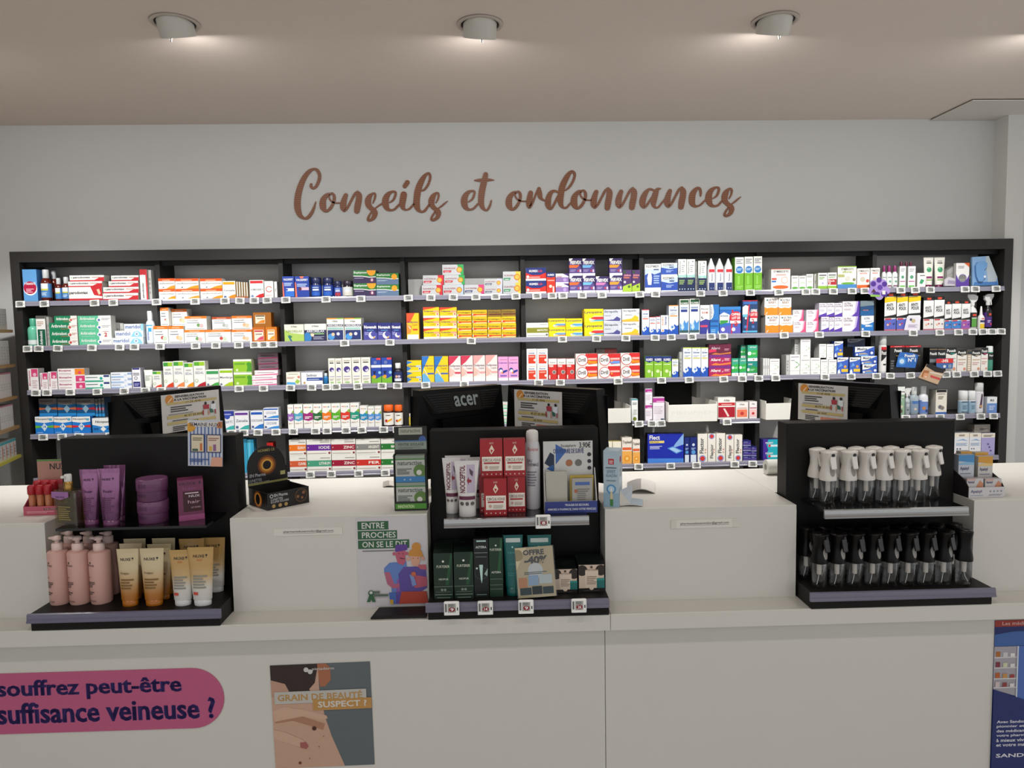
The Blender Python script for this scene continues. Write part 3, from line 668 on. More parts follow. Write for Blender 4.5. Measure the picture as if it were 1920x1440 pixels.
D('lot2', 'blue twin pack with red OFFRE LOT DE 2 band', '2c6cc0', '204f90', P(W, (0, .4), (0, .7), (.2, .8), (.48, .7), (.44, .4)), R(.04, .64, .44, .72, 'dfe8f0'), T('PRORHINEL', .03, .62, .42, .69, '4a5a78', .015), P('3a9a4a', (.02, .34), (.4, .42), (.4, .5), (.02, .5)), P('5a5ab8', (0, 0), (1, 0), (1, .24), (.4, .3), (0, .24)), P('d0253a', (.54, 0), (.6, 0), (.66, 1), (.58, 1)), E(.78, .58, .62, 'd0253a'), R(.5, .38, 1, .48, W), T('OFFRE', .56, .66, .98, .76, W, .03), T('LOT DE', .58, .53, .97, .63, W, .03), T('2', .7, .28, .86, .46, 'c02a38', .03), E(.16, .16, .18, W), E(.66, .16, .18, W), R(0, .88, 1, 1, '3a86d0'))
D('lot3', 'tall navy and white twin pack with red band', '22406e', '18305a', R(0, .98, 1, 1, 'd0253a'), P('dfe8f0', (0, .55), (.45, .55), (.45, .82), (.2, .86), (0, .8)), R(.02, .5, .4, .58, '6ab8d0'), P('d0253a', (.24, 0), (.32, 0), (.5, .98), (.42, .98)), E(.76, .56, .58, 'd0253a'), R(.5, .36, .96, .46, W), T('OFFRE', .54, .64, .96, .73, W, .03), T('LOT DE', .54, .53, .96, .61, W, .03), T('2', .6, .3, .78, .44, 'c02a38', .03), R(.02, .03, .98, .08, '5ab0d8'), E(.22, .46, .14, W), E(.2, .2, .2, '4a78b8'), E(.7, .2, .2, '4a78b8'), R(.05, .88, .95, .96, '3a6ab0'))
D('ulto', 'white and orange baby-probiotic carton', 'f4efe8', 'b8b4ac', P('f08a1c', (0, 0), (1, 0), (1, .46), (.8, .4), (.5, .44), (.2, .4), (0, .46)), T('ULTRA', .28, .8, .9, .92, '4a4a58', .02), T('BABY', .3, .66, .85, .78, '8a5a4a', .015), E(.2, .86, .12, '3a6a6a'), L(.15, .52, .85, .6, 1, 'c8b8a8'), P(W, (.06, .04), (.1, .04), (.24, .16), (.18, .16)))
def ult(k, d, c, c2): D(k, d, 'f4eff2', 'cfc8d0', P(c2, (.45, 0), (.7, .2), (.8, 1), (1, 1), (1, 0)), P(c, (.55, 0), (.82, .3), (.92, 1), (1, 1), (1, 0)), T('ULTRA', .08, .8, .5, .92, '6a5a6a', .02), T('LEVURE', .08, .66, .6, .77, '6a5a6a', .015), L(.08, .4, .5, .55, 2, 'c0b0b8'))
ult('ultp', 'small white carton with pink flare', 'e0527e', 'f0b0c4'); ult('ultv', 'large white carton with violet flare', '5a3aa8', 'c8b8e0')
D('ultn', 'narrow white carton with violet foot', 'f1eef4', 'c8c0d0', P('5a3aa8', (0, 0), (1, 0), (1, .3), (.5, .2), (0, .12)), T('ULTRA', .06, .84, .8, .94, '6a5a78', .02), T('LEVURE', .06, .7, .94, .8, '6a5a78', .015), L(.08, .4, .7, .56, 2, 'c0b8c8'))
D('ultb', 'white and azure protection carton', 'f2f4f6', 'b8c0c8', P('1f78c8', (0, 0), (1, 0), (1, .6), (.6, .46), (.2, .42), (0, .5)), T('ULTRA', .22, .76, .68, .9, '4a5a78', .02), L(.3, .62, .9, .7, 1, 'a8b8c8'), R(.32, .3, .72, .4, W), E(.8, .34, .18, '8ac0e8'), E(.12, .14, .16, W))
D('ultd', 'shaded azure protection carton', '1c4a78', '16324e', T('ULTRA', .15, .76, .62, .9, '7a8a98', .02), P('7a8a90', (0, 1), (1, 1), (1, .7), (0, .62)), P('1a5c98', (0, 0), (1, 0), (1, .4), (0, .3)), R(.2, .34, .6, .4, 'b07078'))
def anti(k, d, top, mid, low): D(k, d, 'efefee', '141414', R(0, .9, 1, 1, '141214'), R(.34, .92, .74, .98, 'd8482a'), P(top, (0, .74), (1, .78), (1, .9), (0, .88)), T('ANTI', .14, .64, .72, .72, '1c1c1e', .03), T('POUX', .2, .54, .84, .63, '1c1c1e', .03), P('161616', (0, .34), (1, .34), (1, .44), (.8, .42), (0, .38)), P(mid, (0, 0), (1, 0), (1, .32), (.5, .3), (0, .28)), R(.05, .29, .6, .33, 'c8323a'), E(.3, .16, .2, 'e8b098'), E(.5, .19, .16, 'c83a4a'), E(.82, .18, .18, low), R(0, 0, 1, .04, 'c86a78'))
anti('anty', 'tall lice-treatment carton with yellow top and blue foot', 'f2cc10', '5a68c0', '2a3a78'); anti('anto', 'lice-treatment carton with orange band and white foot', 'f3f3f0', 'e6e4e0', '8a8a88'); anti('antb', 'short lice-treatment carton with blue foot', 'f3f3f0', '3f82c8', '2a3a78'); anti('antv', 'short lice-treatment carton with purple foot', 'f3f3f0', '9a5ab0', '4a2a78')
D('antw', 'lice-treatment carton with yellow top behind white card', 'efefee', '141414', R(0, .9, 1, 1, '141214'), R(.34, .92, .74, .98, 'd8482a'), P('f2cc10', (0, .74), (1, .78), (1, .9), (0, .88)), T('ANTI', .18, .64, .76, .72, '1c1c1e', .03), T('POUX', .24, .54, .88, .63, '1c1c1e', .03), P('161616', (0, .4), (1, .4), (1, .46), (0, .44)))
# --- third shelf
D('bloxv', 'upright white carton with raspberry panel', 'f5f1f0', 'b8b2b0', R(.34, .62, .96, .98, 'd8447a'), E(.66, .72, .34, 'f0c0d0'), V('Bloxaphte', .08, .2, .26, .92, 'b02a5a', .025), L(.4, .1, .9, .5, 4, 'd8c0c0'))
D('blox', 'flat white carton with raspberry panel', 'f5f1f0', 'b8b2b0', R(.66, .1, 1, .95, 'd8447a'), E(.84, .4, .44, 'f0c0d0'), T('Bloxaphte', .05, .55, .52, .85, 'b02a5a', .025), L(.05, .2, .5, .4, 1, 'd0b8b8'))
D('bloxo', 'flat white carton with orange panel', 'f5f1f0', 'b8b2b0', R(.64, .1, 1, .95, 'f08a2a'), E(.82, .4, .44, 'e8486a'), T('Bloxaphte', .05, .55, .5, .85, 'b02a5a', .025), L(.05, .2, .5, .4, 1, 'd0b8b8'))
D('teal', 'flat white carton with teal stripe and navy corner', 'eef4f2', 'b4bcb8', R(0, 0, .72, .22, '3aa888'), E(.64, .5, .62, 'eef4f2'), E(.64, .5, .44, '2aa898'), R(.74, .7, .96, .96, '2a3478'), L(.04, .6, .5, .8, 1, '6a7a80'))
D('bluf', 'flat white carton with pale-blue stripe', 'eef2f8', 'b4bcc8', R(0, 0, .62, .3, 'a8c4e8'), E(.7, .5, .7, 'f6f8fb'), E(.7, .5, .5, 'c8d8ec'), R(.8, .55, 1, .9, '9ab0d8'), L(.04, .6, .46, .78, 1, '6a78a0'))
D('qbox', 'upright white carton with indigo block and ring', 'f1f0f4', '9a9aa4', R(.05, .92, .9, 1, '3a3a80'), R(.08, .06, .92, .32, '2c2c78'), E(.42, .5, .42, '6a6a74'), E(.42, .5, .28, 'f1f0f4'), L(.1, .64, .85, .8, 2, '8a8a98'), L(.2, .12, .8, .26, 2, 'b0b0e0'))
def sed(k, d, c, cap='3f9a3a'): D(k, d, 'f4f4ee', 'cfd0c4', R(.04, .82, .96, .97, cap), R(.5, .82, .96, .97, '9ac82a'), T('SEDAL', .12, .5, .88, .6, '8088a0', .012), E(.22, .24, .3, '8aa848'), E(.22, .24, .22, 'f4f4ee'), P(c, (.2, 0), (.45, .1), (.75, .16), (1, .2), (1, 0)), L(.2, .66, .8, .74, 2, 'b8b8b4'))
sed('se1', 'white syrup carton with green top and red swoosh', 'e0421e'); sed('se2', 'white syrup carton with green top and orange swoosh', 'f08a4a'); sed('se3', 'white syrup carton with green top and amber swoosh', 'f09a18'); sed('se4', 'white syrup carton with lime top and crimson swoosh', 'b81c30', '5aa82a')
D('quin', 'white carton with dark-green header and swoosh', 'f4f4ee', 'cfd0c4', R(.06, .74, .98, .92, '3a9a58'), T('Quintum', .14, .4, .96, .56, '98a0b0', .012), SW('4ab048', .02, .26, .3), E(.16, .12, .18, '6a7a98'))
D('mand', 'white carton with lime header and swoosh', 'f4f4ee', 'cfd0c4', R(.06, .78, .98, .92, '9ac81e'), T('Mandarga', .06, .42, .98, .58, '7a7a88', .012), SW('b0d018', .02, .26, .3), E(.14, .12, .16, '6a7a98'))
D('lime', 'bright-green carton with silhouette', '96c832', 'c8d0a0', R(0, .86, 1, 1, 'f3f3ea'), R(.06, .6, .64, .74, '6aa828'), P('4a9a28', (.7, 0), (.78, .4), (.72, .7), (.86, .8), (1, .7), (1, 0)), R(0, .02, 1, .06, 'e8eec8'), E(.2, .2, .2, 'd8ecb0'))
D('pinf', 'flat white carton with pink stroke', 'f6eef0', 'c8bcc0', P('e05a96', (0, 0), (1, .12), (1, .34), (0, .12)), L(.12, .5, .84, .74, 1, 'b8a0ac'), E(.05, .6, .18, 'b0c8c0'))
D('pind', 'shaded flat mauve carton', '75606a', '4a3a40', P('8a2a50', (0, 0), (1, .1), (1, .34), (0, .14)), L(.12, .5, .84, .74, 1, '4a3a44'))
D('hums', 'cream carton with blue foot and herbs', 'f2efe2', 'd0ccc0', P('5aa8dc', (0, 0), (.7, 0), (.6, .2), (.05, .24)), L(.15, .82, .82, .92, 1, 'b8b4a8'), L(.06, .5, .6, .66, 2, 'c8a090'), P('a0c84a', (.6, .2), (.75, .45), (.98, .3), (.8, .08)), E(.88, .62, .2, 'd8887a'))
D('sedi', 'white carton with navy title bar', 'f2f4f8', 'c0c4cc', R(.26, .3, 1, .54, '25469a'), L(.3, .38, .84, .46, 1, 'dfe6f4'), T('Sedinax', .25, .62, .74, .84, '6a6a74', .015), R(0, .96, 1, 1, '9a9ab0'), E(.15, .15, .16, 'c89a4a'))
D('moon', 'tall ivory carton with purple moon disc', 'f3f0e2', 'd0ccbc', E(.5, .56, .7, '4a3a88'), E(.6, .52, .36, 'd8d0e8'), E(.5, .6, .36, '4a3a88'), R(.2, .8, .8, .84, '3a3a3a'), R(.15, .28, .85, .3, '8a7ac0'), R(.25, .04, .75, .09, '9ac87a'), L(.15, .88, .85, .94, 1, 'b8b0a0'), L(.15, .14, .85, .24, 2, 'c8c0b8'))
D('kids', 'blue and green children syrup carton', '2a4aa8', '1c3278', R(0, .62, 1, .72, 'f0f2f6'), R(.55, .92, 1, 1, 'd8404a'), P('7ab83a', (0, 0), (1, 0), (1, .28), (.5, .18), (0, .3)), E(.3, .26, .36, 'e8a028'), P('1a2248', (.15, .48), (.32, .3), (.5, .48)), E(.42, .82, .34, '6a7ab0'), E(.85, .42, .3, '8ac8e8'))
D('dolc', 'yellow and blue tablet carton', 'f7d414', 'd8b410', P('3a78c0', (0, 1), (.4, .86), (.1, .7), (0, .62)), P('3a78c0', (0, .5), (.3, .3), (.1, .1), (0, .06)), T('Doliprane', .05, .38, .62, .58, '3a4a78', .02), R(.62, .4, .98, .56, 'b8d0e8'), R(.8, .14, .98, .36, 'f4f4f0'), E(.89, .25, .16, '3a78c0'), R(0, 0, 1, .06, 'f8f0dc'))
D('dolt', 'tall blue and yellow liquid-medicine carton', 'f7d024', 'd8b010', P('2f78c8', (0, 1), (.62, 1), (.3, .7), (.1, .5), (0, .3)), P('6ab0e0', (0, .3), (.2, .36), (.6, .12), (.7, 0), (0, 0)), T('Doliprane', .05, .58, .95, .68, '3a4a78', .015), T('Liquiz', .45, .48, .9, .57, 'b0901a', .015), R(.45, .3, .98, .36, '4a6ab8'), P('e8e8d8', (.1, .55), (.18, .52), (.5, .24), (.44, .22)))
def dolp(k, d, c): D(k, d, 'f6e6e2', 'd8c8c4', P(c, (0, 1), (.85, 1), (.4, .76), (0, .62)), P('f0bcae', (0, .18), (.3, .24), (.5, .4), (0, .6)), R(.02, 0, .98, .16, 'f8f2ee'), T('Doliprane', .05, .56, .95, .66, '5a4a68', .015), T('Liquiz', .45, .46, .92, .55, '8a8088', .015), R(.48, .31, .98, .38, c), P('e0d4d0', (.1, .54), (.18, .5), (.5, .24), (.44, .22)))
dolp('dolr', 'tall crimson and white liquid-medicine carton', 'd23a58'); dolp('dolk', 'tall pale-pink liquid-medicine carton', 'f0a8a4')
D('lila', 'lilac children syrup carton with penguin', 'f0a8d8', 'd890c0', L(.15, .86, .9, .92, 1, 'd080b0'), T('Doliprane', .05, .7, .92, .78, '5a4aa8', .02), E(.26, .46, .4, '2a3a88'), E(.28, .42, .28, 'f4f4f4'), E(.4, .34, .18, 'e8a030'), P('2a3a98', (.45, .3), (.95, .4), (.9, .46), (.5, .42)), R(.2, .18, .85, .24, '8a6ac0'), R(0, 0, 1, .12, 'f4e8f0'))
D('huma', 'white carton with red square', 'f6f4f2', 'd0ccca', R(.16, .06, .88, .62, 'dd3f26'), L(.22, .46, .8, .56, 2, 'f4c8b8'), E(.8, .28, .24, 'f6e8e0'), T('Humer', .2, .68, .8, .78, '4a5a88', .02), L(.15, .86, .85, .92, 1, 'e0c8b0'))
D('humd', 'white-topped red carton with grey disc', 'd8302c', 'b02420', P('f6f2ea', (0, .72), (1, .72), (1, 1), (0, 1)), T('Humer', .2, .78, .85, .86, '7a8a78', .015), T('max', .08, .6, .6, .7, W, .03), E(.68, .36, .46, 'e8e0dc'), E(.68, .36, .38, '7a7874'), R(.06, .04, .2, .22, 'f4e4e0'))
def drill(k, d, c): D(k, d, 'f6ece4', 'd8ccc4', P('d82a2c', (.45, 1), (1, 1), (1, .2), (.6, .14), (.45, .4)), R(.55, .5, .98, .66, 'f2b8ac'), R(.55, .2, .98, .42, c), E(.3, .5, .92, 'c8202a'), E(.3, .5, .82, 'fbf6f2'), T('Drill', .12, .36, .46, .66, '3a3030', .025), E(.62, .4, .14, 'f0a82a'))
drill('dro', 'white and red lozenge carton with orange fruit', 'f0901e'); drill('drb', 'white and red lozenge carton with blue flash', '6a9ae0'); drill('drr', 'white and red lozenge carton with red flash', 'e0382e')
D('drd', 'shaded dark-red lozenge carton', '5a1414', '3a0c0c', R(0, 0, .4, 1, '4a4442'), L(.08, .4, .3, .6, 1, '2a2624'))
D('humg', 'lime-green allergy carton with navy header', '88c032', '6a9a2a', P('1f2f80', (0, 1), (1, 1), (1, .78), (.5, .7), (0, .78)), T('HUMEX', .1, .78, .92, .9, W, .03), L(.1, .6, .9, .68, 1, 'd0e8a8'), E(.46, .3, .4, 'd8ecb0'), R(.76, .05, .9, .3, 'e8f0d0'))
D('aller', 'magenta allergy carton with golden wave', 'b0205a', '7a1840', P('e8803a', (.1, .1), (.3, .26), (.5, .16), (1, .3), (1, .14), (.5, .02), (.2, .04)), P('7a2a80', (0, 1), (1, 1), (1, .7), (.4, .8), (0, .66)), T('Allervi', .08, .42, .52, .68, W, .025), L(.7, .46, .94, .7, 3, 'f0b8c8'), P(W, (.58, .4), (.64, .52), (.66, .5), (.6, .38)))
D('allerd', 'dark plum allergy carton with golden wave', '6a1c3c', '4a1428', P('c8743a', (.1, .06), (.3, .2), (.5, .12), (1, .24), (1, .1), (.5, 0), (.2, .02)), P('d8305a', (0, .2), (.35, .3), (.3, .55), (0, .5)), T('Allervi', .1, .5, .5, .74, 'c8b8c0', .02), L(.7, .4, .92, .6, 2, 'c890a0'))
D('allg', 'teal and green contact carton', '3aa888', '2a7a64', P('2fae4a', (0, .2), (1, .3), (1, .7), (0, .62)), R(0, 0, 1, .18, W), E(.18, .48, .4, 'e8f4ec'), T('alvityl', .2, .82, .85, .92, W, .02), E(.6, .1, .14, 'c8504a'), L(.45, .42, .85, .55, 2, 'b8e8c0'))
D('allw', 'wide teal and green carton on white base', '178a80', '0f6a60', P('2a9a48', (0, .2), (1, .24), (1, .56), (.5, .7), (0, .3)), R(0, 0, 1, .18, W), T('alvityl', .1, .7, .5, .86, W, .02), E(.1, .42, .3, 'e8f4ec'), L(.3, .34, .75, .5, 2, 'a8e0b8'), P('8a4a40', (.5, .08), (.9, .14), (.9, .06)))
D('arc', 'white carton with green double arc', 'f4f4f0', 'b8b8b4', R(0, .27, 1, .285, 'b8b8b4'), R(0, .72, 1, .73, 'c8c8c4'), L(.1, .84, .9, .92, 1, 'b0a8b0'), E(.52, .5, .44, '6aa04a'), E(.46, .5, .42, 'f4f4f0'), E(.74, .5, .3, '8ab878'), E(.68, .5, .3, 'f4f4f0'), L(.3, .1, .7, .16, 1, 'b8b8b4'))
D('arcg', 'white carton with bold green arc', 'f4f4f0', 'b8b8b4', R(0, .2, 1, .215, 'b8b8b4'), L(.1, .86, .9, .94, 1, 'a898a8'), E(.56, .5, .6, '3a9a40'), E(.48, .5, .54, 'f4f4f0'), E(.8, .5, .3, '6ab060'), E(.72, .5, .3, 'f4f4f0'), L(.1, .7, .5, .76, 1, 'a8a8a4'))
D('maat', 'tall white and cobalt antacid carton with yellow bar', '3a62c0', '2a4890', P(W, (0, 1), (1, 1), (1, .9), (.6, .78), (0, .72)), T('Maalox', .08, .84, .8, .94, '3a3a58', .025), R(.38, .12, .98, .3, 'f2c434'), E(.72, .44, .24, 'f0a83a'), P('e8eef8', (.02, .02), (.3, .04), (.2, .3), (.05, .2)), P('6aa0e0', (.1, .4), (.5, .5), (.3, .7)))
D('maaf', 'flat white and cobalt antacid carton', '3a62c0', '2a4890', P(W, (0, 1), (1, 1), (.7, .76), (.4, .5), (0, .42)), T('Maalox', .12, .62, .64, .92, '3a3a58', .025), P('b8a898', (.2, .3), (.5, .36), (.7, .2), (.2, .16)), R(.74, .1, .97, .6, '2a48a0'), E(.86, .32, .3, 'e8eef8'), E(.1, .16, .24, W), P('6aa8e8', (.2, 0), (.7, 0), (.65, .14), (.2, .12)))
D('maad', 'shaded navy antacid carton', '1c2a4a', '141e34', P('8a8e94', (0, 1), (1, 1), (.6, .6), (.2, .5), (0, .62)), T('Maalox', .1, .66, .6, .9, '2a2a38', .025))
D('poub', 'black lice-treatment carton with red top edge', '151314', '0c0c0c', R(0, .94, 1, 1, 'c8202a'), L(.3, .955, .8, .985, 1, 'f0b0b0'), T('Pouxit', .3, .76, .8, .88, W, .03), L(.06, .15, .3, .5, 4, '6a6a6a'), R(.4, .62, .95, .64, 'c8a050'))
D('poul', 'lice-treatment carton, black top over grey photo', '181617', '0c0c0c', T('Pouxit', .06, .7, .94, .82, W, .03), R(.05, .4, .95, .54, '7a8088'), R(0, .92, 1, .95, '8a7a5a'), L(.1, .1, .8, .3, 3, '5a5a5a'))
def poux(k, d, hd, acc): D(k, d, 'f1ece4', '8a8480', P('161414', (0, 1), (1, 1), (1, .76), (.5, .68), (0, .76)), T('Pouxit', .1, .8, .9, .92, W, .03), R(.4, .72, .8, .76, hd), R(.1, .52, .9, .56, acc), L(.1, .3, .85, .46, 2, 'd0a8a0'), E(.78, .12, .3, 'd89a80'))
poux('pox1', 'white and black carton with teal word', '2a9a8a', 'b8b0a8'); poux('pox2', 'white and black carton with tan bar', 'c8b8a0', 'c0a080'); poux('pox3', 'white and black carton with pink word', 'd84a8a', 'e0a0a0')
D('ruler', 'narrow tan carton with ladder print', 'c8b49a', '9a8a74', *[R(.15, .06+.11*i, .85, .12+.11*i, 'efe6d8') for i in range(7)], R(0, .86, 1, 1, '2a3440'))
# --- fourth shelf
def nico(k, d, c): D(k, d, '1f7fd8', '1a64ac', P(W, (0, 1), (1, 1), (1, .7), (.5, .63), (0, .7)), T('Nicopatch', .05, .78, .78, .92, '4a3434', .02), R(.78, .76, .94, .9, '6ab0c8'), P(c, (0, .34), (0, .5), (.35, .46), (.35, .38)), P(c, (1, .34), (1, .5), (.65, .46), (.65, .38)), P('dcecf8', (.5, .16), (.68, .42), (.5, .62), (.32, .42)), T('14', .42, .34, .58, .5, '2a6ab0', .02), L(.08, .06, .4, .12, 1, 'b8d8f4'))
nico('nig', 'blue and white patch carton with green chevrons', '6ab83a'); nico('nio', 'blue and white patch carton with orange chevrons', 'f08a3a'); nico('nir', 'blue and white patch carton with red chevrons', 'd82a3a')
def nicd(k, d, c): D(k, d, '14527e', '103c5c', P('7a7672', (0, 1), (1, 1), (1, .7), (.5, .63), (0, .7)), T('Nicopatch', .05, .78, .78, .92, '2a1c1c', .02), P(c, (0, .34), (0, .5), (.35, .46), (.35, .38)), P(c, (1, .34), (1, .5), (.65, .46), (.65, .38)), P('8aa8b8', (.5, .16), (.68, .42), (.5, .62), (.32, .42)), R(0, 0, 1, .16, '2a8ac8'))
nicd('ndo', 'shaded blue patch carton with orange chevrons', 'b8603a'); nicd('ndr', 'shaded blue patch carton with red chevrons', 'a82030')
D('npass', 'white and blue lozenge carton with diamond', 'f2f2f0', 'c4c8cc', P('2a86d0', (0, 0), (1, 0), (1, .5), (.5, .42), (0, .56)), T('Nicopass', .18, .64, .94, .84, '3a3034', .02), P('f6f6f2', (.6, .06), (.76, .26), (.6, .44), (.44, .26)), R(.06, .2, .34, .34, '1c5aa0'), R(.82, .2, 1, .34, '1c5aa0'))
D('sedb', 'white carton with indigo dome and teal swoosh', 'f0f2f6', 'c0c4cc', P('2c3c9c', (0, 1), (1, 1), (1, .74), (0, .7)), E(.5, .72, .44, '3a52b0'), T('Sédatif PC', .1, .36, .92, .5, '98a0b0', .012), SW('3ab8b0', .02, .24, .25), R(.2, .8, .8, .86, 'a8b0e0'))
D('zena', 'white carton with purple header and teal swoosh', 'f2f3f6', 'c0c4cc', R(.04, .8, .94, .93, '6a3a98'), T('Zenalia', .08, .42, .92, .56, '5a6478', .012), SW('3ab0a8', .02, .26, .3), E(.16, .14, .2, '4a5a88'))
D('cocv', 'white carton with blue header and blue swoosh', 'f2f3f6', 'c0c4cc', R(.04, .8, .94, .93, '1f58b8'), T('COCCULINE', .06, .42, .94, .54, '5a6478', .015), SW('2a78c8', .04, .3, .2), E(.16, .14, .2, '4a5a88'))
D('coch', 'wide white carton with blue header line', 'f2f3f6', 'c0c4cc', R(.02, .82, .96, .94, '1f58b8'), T('COCCULINE', .16, .44, .84, .66, '7a8498', .015), SW('3a90d8', .04, .3, .15), E(.12, .2, .2, '3a4a78'))
def ark(k, d, c): D(k, d, 'f4f3ee', 'd4d4cc', P(c, (0, .36), (.5, .3), (1, .36), (1, .62), (.7, .68), (.4, .6), (0, .64)), P('8ab83a', (.7, .66), (.82, .74), (1, .76), (1, .62)), E(.2, .87, .12, 'c83a2a'), E(.36, .87, .12, 'd8702a'), E(.54, .87, .12, 'c8a82a'), E(.74, .87, .16, '7a9ab0'), L(.15, .4, .85, .52, 2, 'f0e8e8'), L(.1, .2, .6, .26, 1, 'd0b8a0'), E(.75, .23, .1, 'c86a5a'))
for k, d, c in [('ak1', 'lilac', '9a68b8'), ('ak2', 'sky-blue', '5aa8c8'), ('ak3', 'magenta', 'a02a7a'), ('ak4', 'dark-green', '2a6a3a'), ('ak5', 'orange', 'ee7a1e'), ('ak6', 'lime-green', '5ab02a'), ('ak7', 'red', 'dd3a2a'), ('ak8', 'teal', '2a9a80'), ('ak9', 'azure', '2a90c0'), ('aka', 'cornflower', '5a98dc')]:
    ark(k, 'ivory supplement carton with wavy %s band' % d, c)
D('wgr', 'white carton with mint bands', 'eef2ee', 'c0c8c0', R(0, .5, 1, .62, '7ad09a'), R(0, .1, 1, .24, '5ac08a'), L(.1, .7, .9, .9, 2, 'd8a8a8'), L(.1, .3, .9, .44, 1, 'b0b8b0'))
D('oliv', 'narrow white carton with olive sprig and teal top', 'eef2ee', 'b8c4c4', R(0, .95, 1, 1, '3a98a8'), E(.5, .1, .6, '7a8a2a'), L(.15, .74, .85, .86, 2, '8a9090'), L(.3, .3, .85, .55, 3, 'b8bcb8'))
D('magc', 'white carton with magenta cap band', 'f2eef4', 'c4bcc4', R(0, .78, 1, .97, 'b83a98'), L(.3, .8, .95, .88, 1, 'e8b8dc'), L(.08, .3, .85, .66, 4, 'd8ccd8'), R(.68, .03, .96, .08, '3a4a6a'))
D('arkr', 'white carton with carmine panel and tube', 'f3f0ea', 'd0ccc4', R(.02, .62, .98, .76, 'c4242c'), L(.2, .66, .8, .72, 1, 'f4c8c4'), R(.02, .08, .98, .56, 'b01c30'), P('ecd8d0', (.3, .48), (.4, .5), (.66, .14), (.56, .1)), T('A-Relax', .34, .82, .68, .92, '6a6a6a'))
D('arkc', 'small white carton with coral panel', 'f4f0ec', 'd0ccc4', R(.08, .1, .92, .56, 'f0805e'), E(.5, .32, .3, 'c83a3a'), L(.1, .62, .9, .7, 1, 'd89a80'), T('A-Relax', .3, .82, .7, .92, '6a6a6a'))
D('arkk', 'small white carton with rose panel', 'f4f0f0', 'd0ccc8', R(.04, .1, .96, .54, 'f4c8c8'), E(.5, .3, .36, 'c82a38'), R(.05, .6, .95, .65, 'c04a6a'), T('A-Relax', .3, .82, .7, .92, '6a6a6a'))
D('dog', 'green and white pet carton with dog', '8fb090', '6a8a70', R(0, .72, 1, 1, 'eef0ec'), R(0, .8, 1, .83, '4a4a4a'), E(.6, .3, .36, 'e0d0b8'), E(.5, .14, .5, '5a4a3a'), L(.1, .5, .9, .66, 3, 'dfe8dc'))
D('cat', 'cream pet carton with grey cats and blue foot', 'f0eadc', 'c4beb0', R(0, 0, 1, .09, '3a68b8'), R(.05, .9, .95, 1, '161616'), T('ANIVETIC', .15, .8, .85, .86, '6a5a4a', .015), E(.4, .3, .36, '6a6a74'), E(.6, .26, .36, '8a8078'), L(.2, .62, .7, .76, 3, '8a8070'))
D('vets', 'small white and blue pet blister', 'eef0f4', 'b8bcc4', P('6a90d0', (0, 0), (1, 0), (1, .6), (0, .6)), R(.1, .7, .9, .9, 'f8f8f8'), T('MILB', .3, .72, .7, .86, '3a3a3a', .03), L(.2, .2, .8, .5, 3, 'c8d8f0'))
# --- lowest shelf
def mine(k, d, c, t): D(k, d, 'f1efe8', 'c8c6be', R(0, .3, 1, .68, c), T(t, .5, .4, .95, .58, 'f3efe6', .02), L(.55, .8, .95, .9, 1, 'a8a49c'), L(.04, .1, .8, .18, 1, 'c0b4a8'), E(.93, .14, .14, '8a3a3a'), P('f3efe6', (.05, .44), (.05, .54), (.09, .49)))
for k, d, c, t in [('m1', 'orange', 'ee7a1e', 'SELENIUM'), ('m2', 'purple', '6a2a98', 'IODE'), ('m3', 'crimson', 'a01c3a', 'ZINC'), ('m4', 'grey', '8a8a86', 'ARGENT'), ('m5', 'dark-green', '2a7a34', 'MANGA'), ('m6', 'vermilion', 'd8603a', 'CUIVRE'), ('m7', 'sea-green', '4aa080', 'LITHIUM'), ('m9', 'scarlet', 'd0342c', 'FER')]:
    mine(k, 'white mineral carton with %s band' % d, c, t)
D('aqua', 'turquoise striped carton', '4ab8dc', '2a88a8', R(.3, 0, .4, 1, '8ad8ec'), R(.7, 0, .85, 1, '2a90c0'))
D('orng', 'plain orange carton', 'f08a1e', 'c86a10', R(.1, .2, .9, .4, 'f6b060'))
D('redc', 'small red carton', 'b8201c', '8a1814', R(.1, .4, .9, .6, 'd85048'))
D('flec', 'large royal-blue patch carton with folded sheet', '1d2fae', '2a2a48', P('4a88e0', (0, 0), (1, 0), (1, .14), (0, .16)), T('Flect', .05, .8, .34, .95, W, .025), R(.05, .68, .46, .76, 'f2d878'), T('PATCH', .07, .695, .3, .745, '3a3a28', .02), L(.06, .48, .4, .6, 3, 'c8d0f4'), P('8ab4e8', (1, 1), (.75, .62), (.7, .5), (1, .62)), P('5a98e0', (.54, .5), (.7, .56), (.98, .4), (.8, .3)), P('a8d0f4', (.6, .48), (.7, .53), (.92, .4), (.8, .34)))
D('blup', 'navy roll-on blister', '1c2c78', '141e54', R(.1, .0, .9, .3, 'dfe8f4'), E(.5, .4, .6, '5aa0dc'), E(.5, .7, .4, 'd8e0f0'), L(.2, .5, .8, .6, 2, 'a8c0e8'))
def fltr(k, d, dn): D(k, d, 'f3efe4', 'c8c4ba', E(.5, .9 if dn else .12, .7, '8a9ad0'), E(.5, .9 if dn else .12, .48, 'd83a34'), V('Flector', .2 if not dn else .3, .3 if not dn else .12, .62 if not dn else .7, .84 if not dn else .62, '3a3a40', .02), L(.72, .3, .9, .5, 2, 'd8a898'))
fltr('fl1', 'tall white patch carton with red spot below', False); fltr('fl2', 'tall white patch carton with red spot above', True)
D('navs', 'small flat navy carton', '2a2a78', '1c1c54', P('5a4a9a', (0, .2), (1, .3), (1, .6), (0, .5)), L(.1, .65, .6, .8, 1, 'b0b0d8'), R(.0, 0, 1, .1, 'c8c8d8'))
